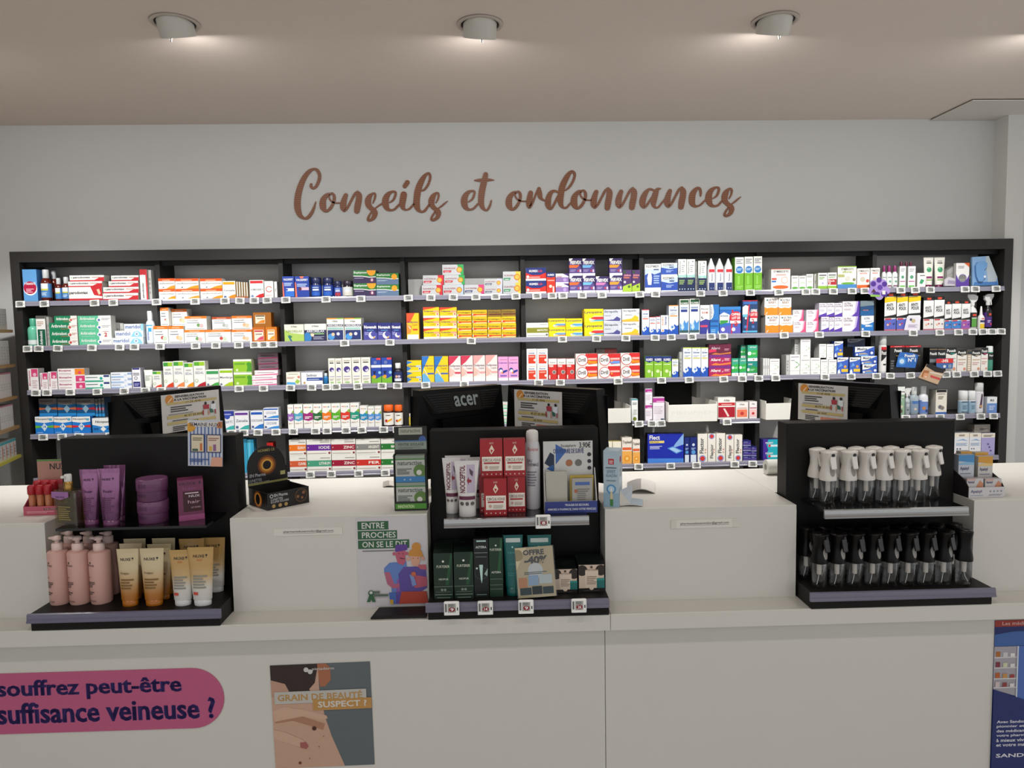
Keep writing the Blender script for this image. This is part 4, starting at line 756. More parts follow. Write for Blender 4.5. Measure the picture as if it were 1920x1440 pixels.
D('tope', 'white cough-syrup carton with orange honeycomb', 'f4ece0', 'd0c8bc', R(.04, .52, .96, .62, 'e8683a'), R(0, 0, 1, .48, 'f6b45a'), T('Toplexil', .06, .74, .96, .88, '4a4038', .02), E(.5, .2, .6, 'f09a1a'), E(.5, .2, .34, 'f8d080'))
D('topy', 'yellow and white cough-drop carton', 'f4dc8a', 'd0c080', R(0, .7, 1, 1, 'f6f0dc'), T('Humexan', .06, .52, .9, .68, '6a8a4a', .015), R(0, 0, 1, .2, 'f0b84a'))
D('cand', 'turquoise and violet denture carton', '1fb0c0', '2a2a78', P('4a2a98', (0, 0), (.3, 0), (.2, .5), (.3, 1), (0, 1)), R(.3, .3, .95, .5, 'd8f0f4'), T('POLIDENT', .14, .58, .6, .76, W, .02), E(.38, .4, .24, 'd83a4a'), P('4a2a98', (.95, 0), (1, 0), (1, 1), (.9, 1)))
D('elec', 'white and lilac electrotherapy carton', 'eeeef2', 'c4c4c8', R(0, .82, 1, 1, 'f4ead8'), L(.3, .86, .7, .95, 2, '3a3a3a'), P('8ab0d8', (.05, .66), (.6, .74), (.95, .64), (.5, .68)), L(.1, .44, .9, .58, 3, '9ab0d0'), E(.2, .3, .12, '6a6a78'), E(.4, .3, .12, '6a6a78'), L(.05, .1, .8, .16, 1, 'c86a6a'))
D('elev', 'lilac electrotherapy carton', 'b0a8d8', '8a84b0', R(0, .8, 1, 1, 'f4ead8'), L(.15, .84, .85, .94, 2, '3a3a3a'), E(.5, .5, .14, '5a4a8a'), E(.6, .36, .14, '5a4a8a'), E(.7, .2, .14, '5a4a8a'))
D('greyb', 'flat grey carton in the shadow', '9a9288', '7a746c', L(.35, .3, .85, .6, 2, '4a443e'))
# --- counter displays
D('circ', 'red circulation-supplement carton with white label', 'a01a22', '7a1218', R(.08, .16, .96, .54, 'ece4d8'), T('CIRCUL', .12, .41, .56, .49, '5a3a34', .02), T('VEINE', .56, .41, .92, .49, '8a6a60', .012), R(.16, .345, .86, .39, 'a8343a'), P('e8d8c0', (.5, .6), (.64, .72), (.52, .86), (.4, .72)), P('b01a20', (.5, .64), (.58, .72), (.46, .74)), L(.4, .2, .84, .3, 3, 'b8a89c'), E(.27, .26, .14, 'c8a090'), T('SANTE', .42, .88, .6, .93, 'e0b8a8', .01), *[E(.1+.2*i, .07, .07, 'd8b0a8') for i in range(5)])
D('furt', 'dark-green haircare carton, wide', '0e2a1c', '081810', P('1a4a2c', (.6, .3), (.78, .3), (1, .95), (.9, 1)), T('FURTERER', .16, .68, .84, .735, 'c8ccb8', .008), E(.5, .82, .12, 'd8dcd0'), T('NEOPUR', .26, .41, .76, .45, 'c8ccc0', .008), R(0, .265, 1, .272, '8a9a8a'), R(.05, .09, .95, .098, 'aab4aa'), R(.1, .15, .9, .155, '8a9a8a'), E(.42, .2, .14, '7a8a7a'), E(.58, .2, .14, '7a8a7a'), L(.15, .02, .85, .05, 1, '7a8a7a'))
D('furn', 'dark-green haircare carton, narrow', '10311f', '081810', P('1f5432', (.6, .4), (.8, .4), (1, .95), (.85, 1)), E(.5, .87, .14, 'd8dcd0'), T('FURTERER', .06, .78, .92, .82, 'c8ccb8', .008), T('ASTERA', .14, .4, .86, .435, 'd8dcd0', .008), R(.04, .3, .96, .305, '8a9a8a'), R(.04, .2, .96, .205, '8a9a8a'), R(.04, .13, .96, .135, '8a9a8a'))
D('furb', 'black haircare carton with pale tube print', '0a1210', '060c0a', R(.2, .95, .85, .975, 'a8c8c4'), T('ASTERA', .14, .84, .88, .88, 'd8e0dc', .01), R(.05, .76, .95, .766, 'a8b4b0'), R(.1, .69, .9, .698, '7a8a86'), E(.5, .42, .92, '3a4a48'), E(.5, .42, .86, '0c1614'), P('b8d8d0', (.36, .56), (.62, .56), (.56, .3), (.52, .24), (.46, .3)), E(.2, .5, .14, 'c8d4d0'), P('9ab0a8', (.7, .4), (.95, .5), (.9, .36)), L(.15, .04, .85, .07, 1, '6a7a76'))
D('furw', 'cream and black shampoo-bar carton with teal corner', '12100f', '0a1414', R(.02, .14, .98, .98, 'cdb8a6'), E(.14, .78, .42, '2a201c'), E(.86, .78, .42, '2a201c'), R(.26, .16, .76, .8, 'd8c6b4'), T('FURTERER', .26, .76, .76, .82, '8a7460', .008), L(.32, .28, .7, .6, 5, '9a8676'), R(.7, .14, 1, .5, '1f6a68'), R(.7, .42, 1, .5, '2a8a84'), E(.5, .9, .1, '4a3a30'), E(.5, .16, .18, 'd8c6b4'), R(.2, .04, .8, .08, '3a3634'))

BOXMESH = {}
def kind_name(k):
    for n, ks in (('toothpaste_carton', ('paro', 'arth', 'art', 'meri', 'blox', 'teal', 'bluf', 'qbox')), ('lozenge_carton', ('ly', 'str', 'dr')),
                  ('syrup_carton', ('se1', 'se2', 'se3', 'se4', 'doll', 'dolt', 'dolr', 'dolk', 'lila', 'kids', 'top')), ('tablet_carton', ('dolb', 'dolc', 'daf', 'nu', 'humx', 'purw', 'maa', 'ferv', 'fero', 'ferb', 'ferp', 'fera', 'aller')),
                  ('nasal_spray_carton', ('ste', 'phys', 'hyda', 'rhin', 'blun', 'lot', 'resp', 'hum')), ('patch_carton', ('ni', 'nd', 'npass', 'fl')),
                  ('lice_treatment_carton', ('ant', 'pou', 'pox')), ('homeopathy_carton', ('osci', 'cory', 'homeo', 'bo', 'brn', 'quin', 'mand', 'sedb', 'zena', 'coc')),
                  ('supplement_carton', ('ak', 'ark', 'sym', 'ult', 'vald', 'euph', 'nova', 'm1', 'm2', 'm3', 'm4', 'm5', 'm6', 'm7', 'm9', 'moon', 'circ', 'grnb')), ('haircare_carton', ('fur',)), ('plaster_carton', ('ap',)), ('herbal_carton', ('nat',))):
        if k.startswith(ks): return n
    return 'medicine_carton'
def print_ops(b, ops, w, h, yf, x0=None, z0=0.0, lay0=0):
    """draw the print of a design on a w x h face, left edge x0, bottom z0"""
    if x0 is None: x0 = -w/2
    X = lambda u: x0+u*w
    Z = lambda v: z0+v*h
    for i, op in enumerate(ops):
        k = op[0]; lay = lay0+i
        cl = lambda v: max(0.0, min(1.0, v))
        if k == 'r':
            b.poly([(X(op[1]), Z(op[2])), (X(op[3]), Z(op[2])), (X(op[3]), Z(op[4])), (X(op[1]), Z(op[4]))], mat(op[5]), yf, lay)
        elif k == 'p':
            b.poly([(X(cl(u)), Z(cl(v))) for u, v in op[1]], mat(op[2]), yf, lay)
        elif k == 'e':
            r = op[3]*min(w, h)/2; n = 10 if r < 0.004 else (16 if r < 0.012 else 24)
            pts = ell(X(op[1]), Z(op[2]), r, r, n)
            pts = [(max(x0, min(x0+w, x)), max(z0, min(z0+h, z))) for x, z in pts]
            b.poly(pts, mat(op[4]), yf, lay)
        elif k == 't':
            b.text(op[1], X(op[2]), Z(op[3]), X(op[4]), Z(op[5]), mat(op[6]), yf, lay, op[7])
        elif k == 'v':
            b.text(op[1], X(op[2]), Z(op[3]), X(op[4]), Z(op[5]), mat(op[6]), yf, lay, op[7], vert=True)
        elif k == 'l':
            n = op[5]; rnd = random.Random(int(1000*(op[1]+op[2]*7)))
            for j in range(n):
                v0 = op[2]+(op[4]-op[2])*(n-1-j)/max(1, n); hh = (op[4]-op[2])/n*0.55
                u1 = op[3]-(op[3]-op[1])*rnd.random()*0.35*(j > 0)
                b.poly([(X(op[1]), Z(v0)), (X(u1), Z(v0)), (X(u1), Z(v0+hh)), (X(op[1]), Z(v0+hh))], mat(op[6]), yf, lay)

def box_mesh(key, w, h, d):
    k = (key, round(w, 3), round(h, 3), round(d, 3))
    if k in BOXMESH:
        return BOXMESH[k]
    desc, base, side, ops = DZ[key]
    w, h, d = k[1:]
    b = MB()
    f = -d/2
    # carton: printed front, plainer sides, tuck-flap line on top
    mb_, ms = mat(base), mat(side)
    b.add([(-w/2, f, 0), (w/2, f, 0), (w/2, f, h), (-w/2, f, h)], [(0, 1, 2, 3)], mb_)
    b.add([(-w/2, f, 0), (w/2, f, 0), (w/2, -f, 0), (-w/2, -f, 0), (-w/2, f, h), (w/2, f, h), (w/2, -f, h), (-w/2, -f, h)],
          [(0, 3, 2, 1), (1, 2, 6, 5), (2, 3, 7, 6), (3, 0, 4, 7)], ms)
    b.add([(-w/2, f, h), (w/2, f, h), (w/2, -f, h), (-w/2, -f, h)], [(0, 1, 2, 3)], ms)
    b.add([(-w/2+.002, -f-.004, h+.0002), (w/2-.002, -f-.004, h+.0002), (w/2-.002, -f-.003, h+.0002), (-w/2+.002, -f-.003, h+.0002)], [(0, 1, 2, 3)], mb_)
    print_ops(b, ops, w, h, flat(f))
    BOXMESH[k] = b.mesh('carton')
    return BOXMESH[k]

# ------------------------------------------------------------------ placing goods on the shelves
ROWN = ['top', 'second', 'third', 'fourth', 'lowest']
ORD = ['first', 'second', 'third', 'fourth', 'fifth', 'sixth', 'seventh', 'eighth', 'ninth', 'tenth', 'eleventh', 'twelfth']
GOODS = []      # (object, description, category, row, x, level)
SOLID = {r: [] for r in range(5)}

def solid(row, x0, x1, y0, y1, z0, z1):
    SOLID[row].append((x0, x1, y0, y1, z0, z1))

def settle(row, x0, x1, ytop, ybase, Yf, d):
    """metric box under the photo rectangle: stands on the shelf or on the goods below, clear of its neighbours"""
    zm = (ytop+(ybase or ytop))/2
    X0 = at(x0, ytop, Yf).x; X1 = at(x1, ytop, Yf).x
    mid = (x0+x1)/2
    zt = at(mid, ytop, Yf).z
    zs = ROWZ[row]
    if ybase is None:
        z0 = zs
    else:
        zb = at(mid, ybase, Yf).z; z0 = zb
        best = None
        for (a, c, y0, y1, q0, q1) in SOLID[row]:
            if min(c, X1)-max(a, X0) > 0.15*(X1-X0) and min(y1, Yf+d)-max(y0, Yf) > 0.005 and abs(q1-zb) < 0.02:
                if best is None or q1 > best: best = q1
        if best is not None: z0 = best
        elif abs(zb-zs) < 0.03: z0 = zs
    X0 += 0.0006; X1 -= 0.0006
    for (a, c, y0, y1, q0, q1) in SOLID[row]:
        if min(q1, zt)-max(q0, z0) > 0.002 and min(y1, Yf+d)-max(y0, Yf) > 0.001:
            ov = min(c, X1)-max(a, X0)
            if 0 < ov < 0.35*(X1-X0):
                if a < X0: X0 = c+0.0006
                else: X1 = a-0.0006
    for u in UP:      # keep out of the uprights when deep
        if X0 < u+0.0125 and X1 > u-0.0125 and Yf+d > SF+0.03:
            d = SF+0.029-Yf if u-0.0125 < (X0+X1)/2 < u+0.0125 else d
            if (X0+X1)/2 >= u+0.0125: X0 = max(X0, u+0.0125)
            elif (X0+X1)/2 <= u-0.0125: X1 = min(X1, u-0.0125)
    return X0, X1, z0, zt, d

def B(row, x0, x1, ytop, key, n=1, yb=None, d=None, back=0.0, keys=None):
    """n cartons of one design piled up, front seen at x0..x1 with the pile's top at ytop"""
    Yf = SF+0.006+back
    w = abs(at(x1, ytop, Yf).x-at(x0, ytop, Yf).x)
    if d is None: d = 0.055 if w < 0.05 else (0.085 if w < 0.1 else 0.11)
    d = min(d, BACK-0.002-Yf)
    X0, X1, z0, zt, d = settle(row, x0, x1, ytop, yb, Yf, d)
    h = (zt-z0)/n
    for i in range(n):
        k = keys[i] if keys else key
        jit = (random.random()-0.5)*0.0012 if n > 1 else 0
        o = link(kind_name(k), box_mesh(k, X1-X0, h-0.0004, d), None, ((X0+X1)/2+jit, Yf+d/2, z0+i*h+0.0002))
        lev = '' if n == 1 else (('lower box', 'upper box') if n == 2 else ('bottom box', 'middle box', 'top box') if n == 3 else ('bottom box', 'lower-middle box', 'upper-middle box', 'top box'))[i]
        GOODS.append((o, DZ[k][0], 'carton', row, (X0+X1)/2, lev))
    solid(row, X0, X1, Yf, Yf+d, z0, zt)

# lathe-turned bottles, jars and cans; parts: body, cap, label
def lathe_good(row, x0, x1, ytop, name, cat, desc, prof, bodym, capprof, capm, lab=None, yb=None, back=0.0, ops=None, seg=20):
    """profiles are (radius share, height share) of the seen width and height"""
    w0 = at(x1, ytop, SF+0.02).x-at(x0, ytop, SF+0.02).x
    Yf = SF+0.006+back
    X0, X1, z0, zt, d = settle(row, x0, x1, ytop, yb, Yf, w0)
    r = (X1-X0)/2; h = zt-z0
    root = link(name, None, None, ((X0+X1)/2, Yf+r, z0+0.0002))
    b = MB(); b.lathe([(q*r, v*h) for q, v in prof], bodym, seg); b.build('body', root)
    if capprof:
        b = MB(); b.lathe([(q*r, v*h) for q, v in capprof], capm, seg); b.build('cap', root)
    if lab:
        v0, v1, q, c = lab
        b = MB(); b.lathe([(q*r+0.0004, v0*h), (q*r+0.0004, v1*h)], mat(c), seg, cap0=False, cap1=False)
        if ops:
            rr = q*r+0.0004
            print_ops(b, ops, 1.4*rr, (v1-v0)*h, lambda x, z: -math.sqrt(max(rr*rr-x*x, 0)), -0.7*rr, v0*h)
        b.build('label', root)
    GOODS.append((root, desc, cat, row, (X0+X1)/2, ''))
    solid(row, X0, X1, Yf, Yf+2*r, z0, zt)
    return root

BOT = [(.9, 0), (1, .02), (1, .58), (.9, .66), (.55, .72), (.5, .76)]
BOTC = [(.58, .73), (.6, .74), (.6, .98), (.52, 1)]
JAR = [(.92, 0), (1, .04), (1, .66), (.86, .73), (.8, .75)]
JARC = [(.9, .72), (.92, .74), (.92, .97), (.8, 1)]
def bottle(row, x0, x1, ytop, desc, body, cap, lab=None, ops=None, back=0, rough=.3, yb=None):
    return lathe_good(row, x0, x1, ytop, 'bottle', 'bottle', desc, BOT, body if not isinstance(body, str) else mat(body, rough), BOTC, cap if not isinstance(cap, str) else mat(cap, .35), lab, yb, back, ops)
def jar(row, x0, x1, ytop, desc, body, cap, lab=None, ops=None, back=0):
    return lathe_good(row, x0, x1, ytop, 'jar', 'jar', desc, JAR, mat(body, .25), JARC, mat(cap, .35), lab, None, back, ops)
def can(row, x0, x1, ytop, desc, body, cap, split=.7, lab=None, ops=None, back=0):
    return lathe_good(row, x0, x1, ytop, 'spray_can', 'spray can', desc, [(.94, 0), (1, .015), (1, split-.03), (.9, split)], mat(body, .3), [(.92, split-.005), (.97, split), (.97, .97), (.85, 1)], mat(cap, .35), lab, None, back, ops)

def tube_rings(w_top, w_bot, h, depth, n=24, z0=0.0, crimp=0.08):
    rings = []
    for t in (0.0, .06, .2, .4, .6, .8, .9, 1-crimp, 1-crimp+.005, 1.0):
        w_ = w_bot+(w_top-w_bot)*t
        dd = max(0.0012, depth*(1-min(1, t/(1-crimp)))**0.75) if t < 1-crimp else 0.0012
        rings.append((z0+t*h, w_/2, dd/2))
    return rings
def ring_pts(z, hw, hd, n=24):
    return [(hw*math.cos(2*math.pi*j/n), hd*math.sin(2*math.pi*j/n), z) for j in range(n)]
def tube_surface(rs):
    def yf(x, z):
        z = max(rs[0][0], min(rs[-1][0], z))
        for (a, b_) in zip(rs, rs[1:]):
            if a[0] <= z <= b_[0]:
                t = (z-a[0])/max(1e-9, b_[0]-a[0]); break
        hw = a[1]+(b_[1]-a[1])*t; hd = a[2]+(b_[2]-a[2])*t
        q = min(1.0, abs(x)/hw)
        return -hd*math.sqrt(1-q*q)-0.0006
    return yf
def make_tube(root, w_top, w_bot, h, depth, bodym, caph, capm, ops=(), capw=None, ops_span=(0.05, 0.95)):
    """squeeze tube standing on its cap; parts body and cap"""
    rs = tube_rings(w_top, w_bot, h-caph, depth, z0=caph)
    b = MB(); b.loft([ring_pts(*r) for r in rs], bodym)
    if ops:
        wa = w_bot*0.92
        za, zb = caph+(h-caph)*ops_span[0], caph+(h-caph)*ops_span[1]
        print_ops(b, ops, wa, zb-za, tube_surface(rs), -wa/2, za)
    b.build('body', root)
    cw = (capw or w_bot*0.92)/2; cd = min(cw, depth*0.52)
    b = MB(); b.loft([ring_pts(0.0, cw*.97, cd*.97), ring_pts(0.002, cw, cd), ring_pts(caph, cw, cd), ring_pts(caph+0.0005, cw*.6, cd*.6)], capm, smooth=True)
    b.build('cap', root)
# ================================================================== GOODS ON THE WALL SHELVES
AMB = mat('5a1a10', .15); NAVYB = mat('16204e', .3)
# ---- top shelf (0)
B(0, 41, 68, 505, 'hex')
bottle(0, 70, 89, 505, 'amber mouthwash bottle with clear cap and blue label', AMB, 'c8ccce', (.12, .56, 1, '4a86c4'), [R(0, .6, 1, 1, 'e8ecee'), R(0, .5, 1, .62, 'c8c84a'), L(.1, .15, .9, .4, 3, 'c8dcf0')])
bottle(0, 89.5, 103, 507, 'amber bottle with clear cap and red mark', AMB, 'b8bcbe', (.3, .42, 1, 'd82a1a'), None, .055)
bottle(0, 99, 112, 521, 'small amber bottle with clear cap and blue label', AMB, 'c0c4c6', (.1, .56, 1, '4a86c4'), [R(0, .6, 1, 1, 'e8ecee'), R(0, .5, 1, .62, 'c8c84a')])
bottle(0, 111.5, 127, 519, 'squat amber bottle with clear cap and blue label', AMB, 'c8ccce', (.1, .56, 1, '4a86c4'), [R(0, .6, 1, 1, 'e8ecee'), R(0, .5, 1, .62, 'c8c84a'), L(.1, .15, .9, .4, 2, 'c8dcf0')])
B(0, 127, 191, 538, 'parob', d=.05); B(0, 126.5, 191.5, 527.5, 'paro', yb=538, d=.05); B(0, 130, 195, 516, 'paro', yb=527.5, d=.05)
B(0, 192.5, 259, 549.5, 'paro', d=.05); B(0, 193, 260, 538, 'paro', yb=549.5, d=.05); B(0, 203, 259, 527, 'paro', yb=538, d=.05); B(0, 208, 260, 516.5, 'paro', yb=527, d=.05)
B(0, 261, 275, 505, 'parov', d=.045); B(0, 276, 283, 506, 'greys', d=.045, back=.01)
for a, c in ((284, 327.5), (328, 372), (374.5, 416)): B(0, a, c, 522, 'osci', 2, d=.05)
B(0, 416.5, 441, 527, 'cory', d=.03)
for i in range(5): B(0, 441.5+4.6*i, 445.5+4.6*i, 528+i*.3, 'spine', d=.06, back=.004)
B(0, 467, 494, 525, 'homeo', d=.03); B(0, 495, 512, 527, 'cring', d=.04); B(0, 513.5, 519, 528, 'wspine', d=.05, back=.01)
B(0, 525, 551, 518, 'vald'); B(0, 552, 579, 518, 'vald2')
def pil(x0, x1, y, d, body, cap, lab, c2='2a62c0', bk=0.):
    jar(0, x0, x1, y, d, body, cap, (.06, .6, 1, lab), [R(0, 0, 1, .4, c2), R(.1, .5, .9, .66, 'dfe8f4'), L(.1, .76, .9, .9, 1, 'c8d8f4')], bk)
pil(580, 601, 520, 'navy pill bottle beside the coral-edged cartons', '16204e', '1c2450', '1f3f98')
pil(602, 624, 520, 'navy pill bottle with wide ribbed lid', '16204e', '1c2450', '1f3f98')
pil(624.5, 640, 527, 'short navy pill jar with red and blue label', '16204e', '1c2450', '2a52b0', 'a83a4a')
pil(640.5, 661, 526, 'dark jar with white label and plum lid', '141016', '2c2034', 'e4e2da', 'd8d4cc')
B(0, 662, 704.5, 507, 'euph', 2); B(0, 705, 747, 512, 'euphs', 2)
B(0, 790.5, 829.5, 534.5, 'nured', d=.06); B(0, 792.5, 832, 516, 'nured', yb=534.5, d=.06)
B(0, 830, 869, 534, 'nublu', d=.06); B(0, 832.5, 871, 515.5, 'nugrn', yb=534, d=.06); B(0, 829, 869, 496, 'nugrn', yb=515.5, d=.06)
B(0, 870, 907.5, 534, 'nupnk', d=.06); B(0, 908, 942, 523, 'numin', 2, d=.06); B(0, 942.5, 977, 509, 'nuyel', 2, d=.06)
B(0, 985.5, 1024, 502, 'humx', 2); B(0, 1024.5, 1041, 511, 'humr'); B(0, 1041.5, 1066, 513, 'purw', 2)
for a, c, k in ((1067, 1091.5, 'fero'), (1092, 1116, 'ferb'), (1142.5, 1167, 'fera')): B(0, a, c, 484.5, k, 2, d=.042)
B(0, 1117, 1142, 518, 'ferp', d=.07)
B(0, 1167.5, 1184.5, 506, 'acti'); B(0, 1185, 1201, 506, 'acti')
B(0, 1209, 1239, 495, 'resp'); B(0, 1239.5, 1271, 516.5, 'respb', d=.06); B(0, 1239.5, 1270, 493, 'respb', yb=516.5, d=.06)
B(0, 1271.5, 1287, 486, 'phys'); B(0, 1287.5, 1303.5, 486, 'phys'); B(0, 1309, 1325, 489, 'phys'); B(0, 1304, 1309, 490, 'greys', back=.03)
for i, (a, c) in enumerate(((1328, 1343), (1343.5, 1359.5), (1360, 1376))):
    lathe_good(0, a, c, 484, 'spray_bottle', 'spray bottle', 'white seawater spray with pointed cap, red band and navy foot', [(.95, 0), (1, .02), (1, .66), (.97, .68)], mat('eef0f2', .3), [(.97, .68), (.95, .74), (.55, .86), (.16, 1)], mat('e4e6e8', .3), (.02, .66, 1, 'e6e8ec'), None, 0, [R(0, 0, 1, .36, '24346e'), R(0, .86, 1, 1, 'd0303a'), V('Physiomer', .35, .44, .62, .8, '4a5a80', .02), E(.3, .1, .14, 'c8dcf0'), E(.7, .1, .14, 'c8dcf0')])
B(0, 1378, 1395, 482, 'grnb'); B(0, 1396, 1412, 481, 'grnb'); B(0, 1413, 1429, 480.5, 'grnb', d=.022)
B(0, 1446, 1482, 504, 'symo')
for a, c, y in ((1484, 1497.5, 517), (1498, 1511.5, 517), (1512, 1525, 514)): B(0, a, c, y, 'syms', d=.05)
B(0, 1527, 1531, 514, 'wspine', d=.05, back=.02)
B(0, 1534, 1551.5, 511.5, 'symg'); B(0, 1552, 1569, 511, 'symr'); B(0, 1571, 1606, 499, 'symb'); B(0, 1607, 1631, 503, 'symc'); B(0, 1632, 1650, 502.5, 'symc', d=.022)
for a, c in ((1655.5, 1664), (1664.5, 1675), (1675.5, 1685.5)):
    bottle(0, a, c, 498, 'small white oil bottle with purple cap', 'e8ecea', '8a2a68', (.08, .56, 1, 'e6ece8'), [R(0, .0, 1, .1, '8a3a70'), E(.5, .45, .6, '6aa088'), R(0, .8, 1, .86, '6a6a70')])
B(0, 1687, 1699, 499, 'wgrn', d=.035); B(0, 1703, 1717, 499, 'wgrn', d=.035)
for a, c in ((1688, 1697), (1697.5, 1705.5), (1706, 1714)): bottle(0, a, c, 491, 'dark purple-capped bottle behind the white leaf cartons', 'c8ccca', '5a1838', back=.05)
B(0, 1720, 1736, 512, 'wleaf', d=.03)
TUBS = [E(.5, .55, .7, '3f9a6a'), E(.4, .62, .3, '8ac8a0'), R(.1, .2, .9, .28, '8a2a68'), R(.1, .12, .9, .16, '7ab04a'), R(.15, .8, .85, .84, '4a4a4a'), L(.2, .88, .8, .94, 1, '9a9a98')]
for a, c in ((1734, 1753.5), (1754, 1775)):
    Yt = SF+0.045
    p0, p1 = at(a, 482, Yt), at(c, 482, Yt); h = p0.z-ROWZ[0]
    r_ = link('tube', None, None, ((p0.x+p1.x)/2, Yt+.012, ROWZ[0]+.0002))
    make_tube(r_, (p1.x-p0.x)*.97, (p1.x-p0.x)*.72, h, .03, mat('eeeae0', .35), h*.1, mat('6a1c48', .3), TUBS)
    GOODS.append((r_, 'upright cream tube with green leaf print', 'tube', 0, (p0.x+p1.x)/2, ''))
    solid(0, p0.x, p1.x, Yt, Yt+.03, ROWZ[0], p0.z)
for i in range(6): B(0, 1776+2.6*i, 1778.2+2.6*i, 506-1.6*i, 'greys', d=.05, back=.03)
B(0, 1793, 1818, 493, 'therm', d=.02)
# ---- second shelf (1)
bottle(1, 45, 66, 597, 'mint-green mouthwash bottle', mat('6ac4a4', .25), '58b494', (.06, .22, 1, 'dfe8e6'))
B(1, 66.5, 84, 592, 'arthv', d=.05)
for i in range(3): B(1, 84.5+2.2*i, 86.4+2.2*i, 594, 'greys', d=.05, back=.01)
B(1, 91.5, 144.5, 605, 'arth', 3, d=.045); B(1, 101, 144, 592, 'arth', yb=605, d=.045, back=.03)
B(1, 145, 207.5, 592, 'artl', 4, d=.045, keys=['artl', 'art2', 'artl', 'artl'])
for i in range(3): B(1, 208+8*i, 215.5+8*i, 604+i, 'greys', d=.04, back=.06)
B(1, 210, 268.5, 633, 'meri', d=.045); B(1, 215, 268.5, 620, 'meri', yb=633, d=.045); B(1, 232, 268.5, 607, 'meri2', yb=620, d=.045)
bottle(1, 269, 285, 583, 'white mouthwash bottle with blue print', 'e6ecf2', 'eef0f0', (.04, .6, 1, 'e0e8f2'), [V('meridol', .2, .15, .5, .6, '5a78c0', .02), R(.4, .6, .9, .8, '3aa8d8'), R(0, .9, 1, .96, '5ab0dc')])
B(1, 287, 314.5, 611, 'bo1', d=.06); B(1, 287, 315.5, 577, 'bo1', yb=611, d=.06)
B(1, 315, 344, 611, 'bo2', d=.06); B(1, 321, 350, 579, 'bo2', yb=611, d=.06, back=.03)
B(1, 345, 384, 618.5, 'bo3', d=.06); B(1, 344, 387, 593, 'bo3', yb=618.5, d=.06)
B(1, 384.5, 432.5, 618, 'bo1', d=.06); B(1, 397, 433, 594, 'bo4', yb=618, d=.06)
B(1, 433.5, 472, 618, 'bo2', d=.06); B(1, 434, 472, 592, 'bo2', yb=618, d=.06)
B(1, 472.5, 496.5, 613.5, 'brnr', d=.06); B(1, 497, 519, 613, 'brny', d=.06); B(1, 474, 508, 586, 'brnd', yb=613.5, d=.05)
B(1, 528, 569.5, 608, 'arkg'); B(1, 570, 611.5, 607, 'arkn'); B(1, 612, 644, 596, 'arkb'); B(1, 645, 677, 596, 'arkb')
for a, c in ((681, 707), (707.5, 733), (733.5, 753)): B(1, a, c, 605, 'nova', d=.05)
B(1, 761.5, 785, 587, 'doll', d=.06)
for a, c in ((793, 823.5), (824, 856)): B(1, a, c, 576, 'dolb', 3, d=.06)
B(1, 857, 884, 582, 'dafa', 4, d=.06); B(1, 885, 913, 581, 'dafa', 4, d=.06)
B(1, 914, 939.5, 581, 'dafa', 4, d=.06, keys=['dafa', 'dafa', 'dafa', 'dafd']); B(1, 940, 967, 580, 'dafa', 4, d=.06, keys=['dafa', 'dafa', 'dafa', 'dafd'])
B(1, 986.5, 1028, 605, 'bism'); B(1, 1028.5, 1060, 597, 'lyo', 2, d=.06); B(1, 1060.5, 1092, 597, 'lyb', 2, d=.06)
B(1, 1095, 1131, 579, 'lyr', 2); B(1, 1131.5, 1165, 580, 'strg', 2); B(1, 1166, 1199, 579, 'stry', 2, d=.06)
B(1, 1203.5, 1217, 580, 'sten', d=.022); B(1, 1217.5, 1230, 594, 'sten', d=.04); B(1, 1230.5, 1238.5, 593, 'sten', d=.04); B(1, 1239, 1253.5, 591, 'stev', d=.04); B(1, 1254, 1272, 572, 'ster', d=.05)
B(1, 1274, 1292, 561, 'hyda'); B(1, 1293, 1312, 560, 'hyda'); B(1, 1312.5, 1331, 572, 'rhin'); B(1, 1331.5, 1348.5, 571, 'blun'); B(1, 1349, 1389, 575, 'lot2'); B(1, 1392, 1421, 563, 'lot3', d=.06)
B(1, 1435, 1461, 591, 'ulto', d=.06); B(1, 1461.5, 1487, 591, 'ulto', d=.06); B(1, 1433.5, 1459, 558, 'ulto', yb=591, d=.06); B(1, 1459.5, 1484, 558, 'ulto', yb=591, d=.06)
B(1, 1487.5, 1511, 602, 'ultp', d=.05); B(1, 1511.5, 1535, 602, 'ultp', d=.05); B(1, 1485, 1507, 581, 'ultp', yb=602, d=.05); B(1, 1512, 1535, 581, 'ultp', yb=602, d=.05)
B(1, 1540, 1554.5, 594, 'ultn', d=.05); B(1, 1555, 1564, 595, 'ultn', d=.05); B(1, 1564.5, 1579.5, 594, 'ultn', d=.05)
for a, c in ((1536, 1550), (1550.5, 1565), (1565.5, 1579.5)): B(1, a, c, 568, 'ultn', yb=594, d=.05)
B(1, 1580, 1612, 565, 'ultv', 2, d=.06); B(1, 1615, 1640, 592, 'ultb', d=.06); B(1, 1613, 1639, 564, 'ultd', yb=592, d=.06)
B(1, 1659, 1681, 549, 'anty'); B(1, 1682, 1703, 549, 'anty'); B(1, 1704, 1727, 548, 'antw')
B(1, 1732, 1751.5, 557, 'anto'); B(1, 1752, 1771.5, 556, 'anto'); B(1, 1772, 1785, 565, 'antb'); B(1, 1785.5, 1803, 564, 'antb'); B(1, 1803.5, 1820, 564, 'antv')
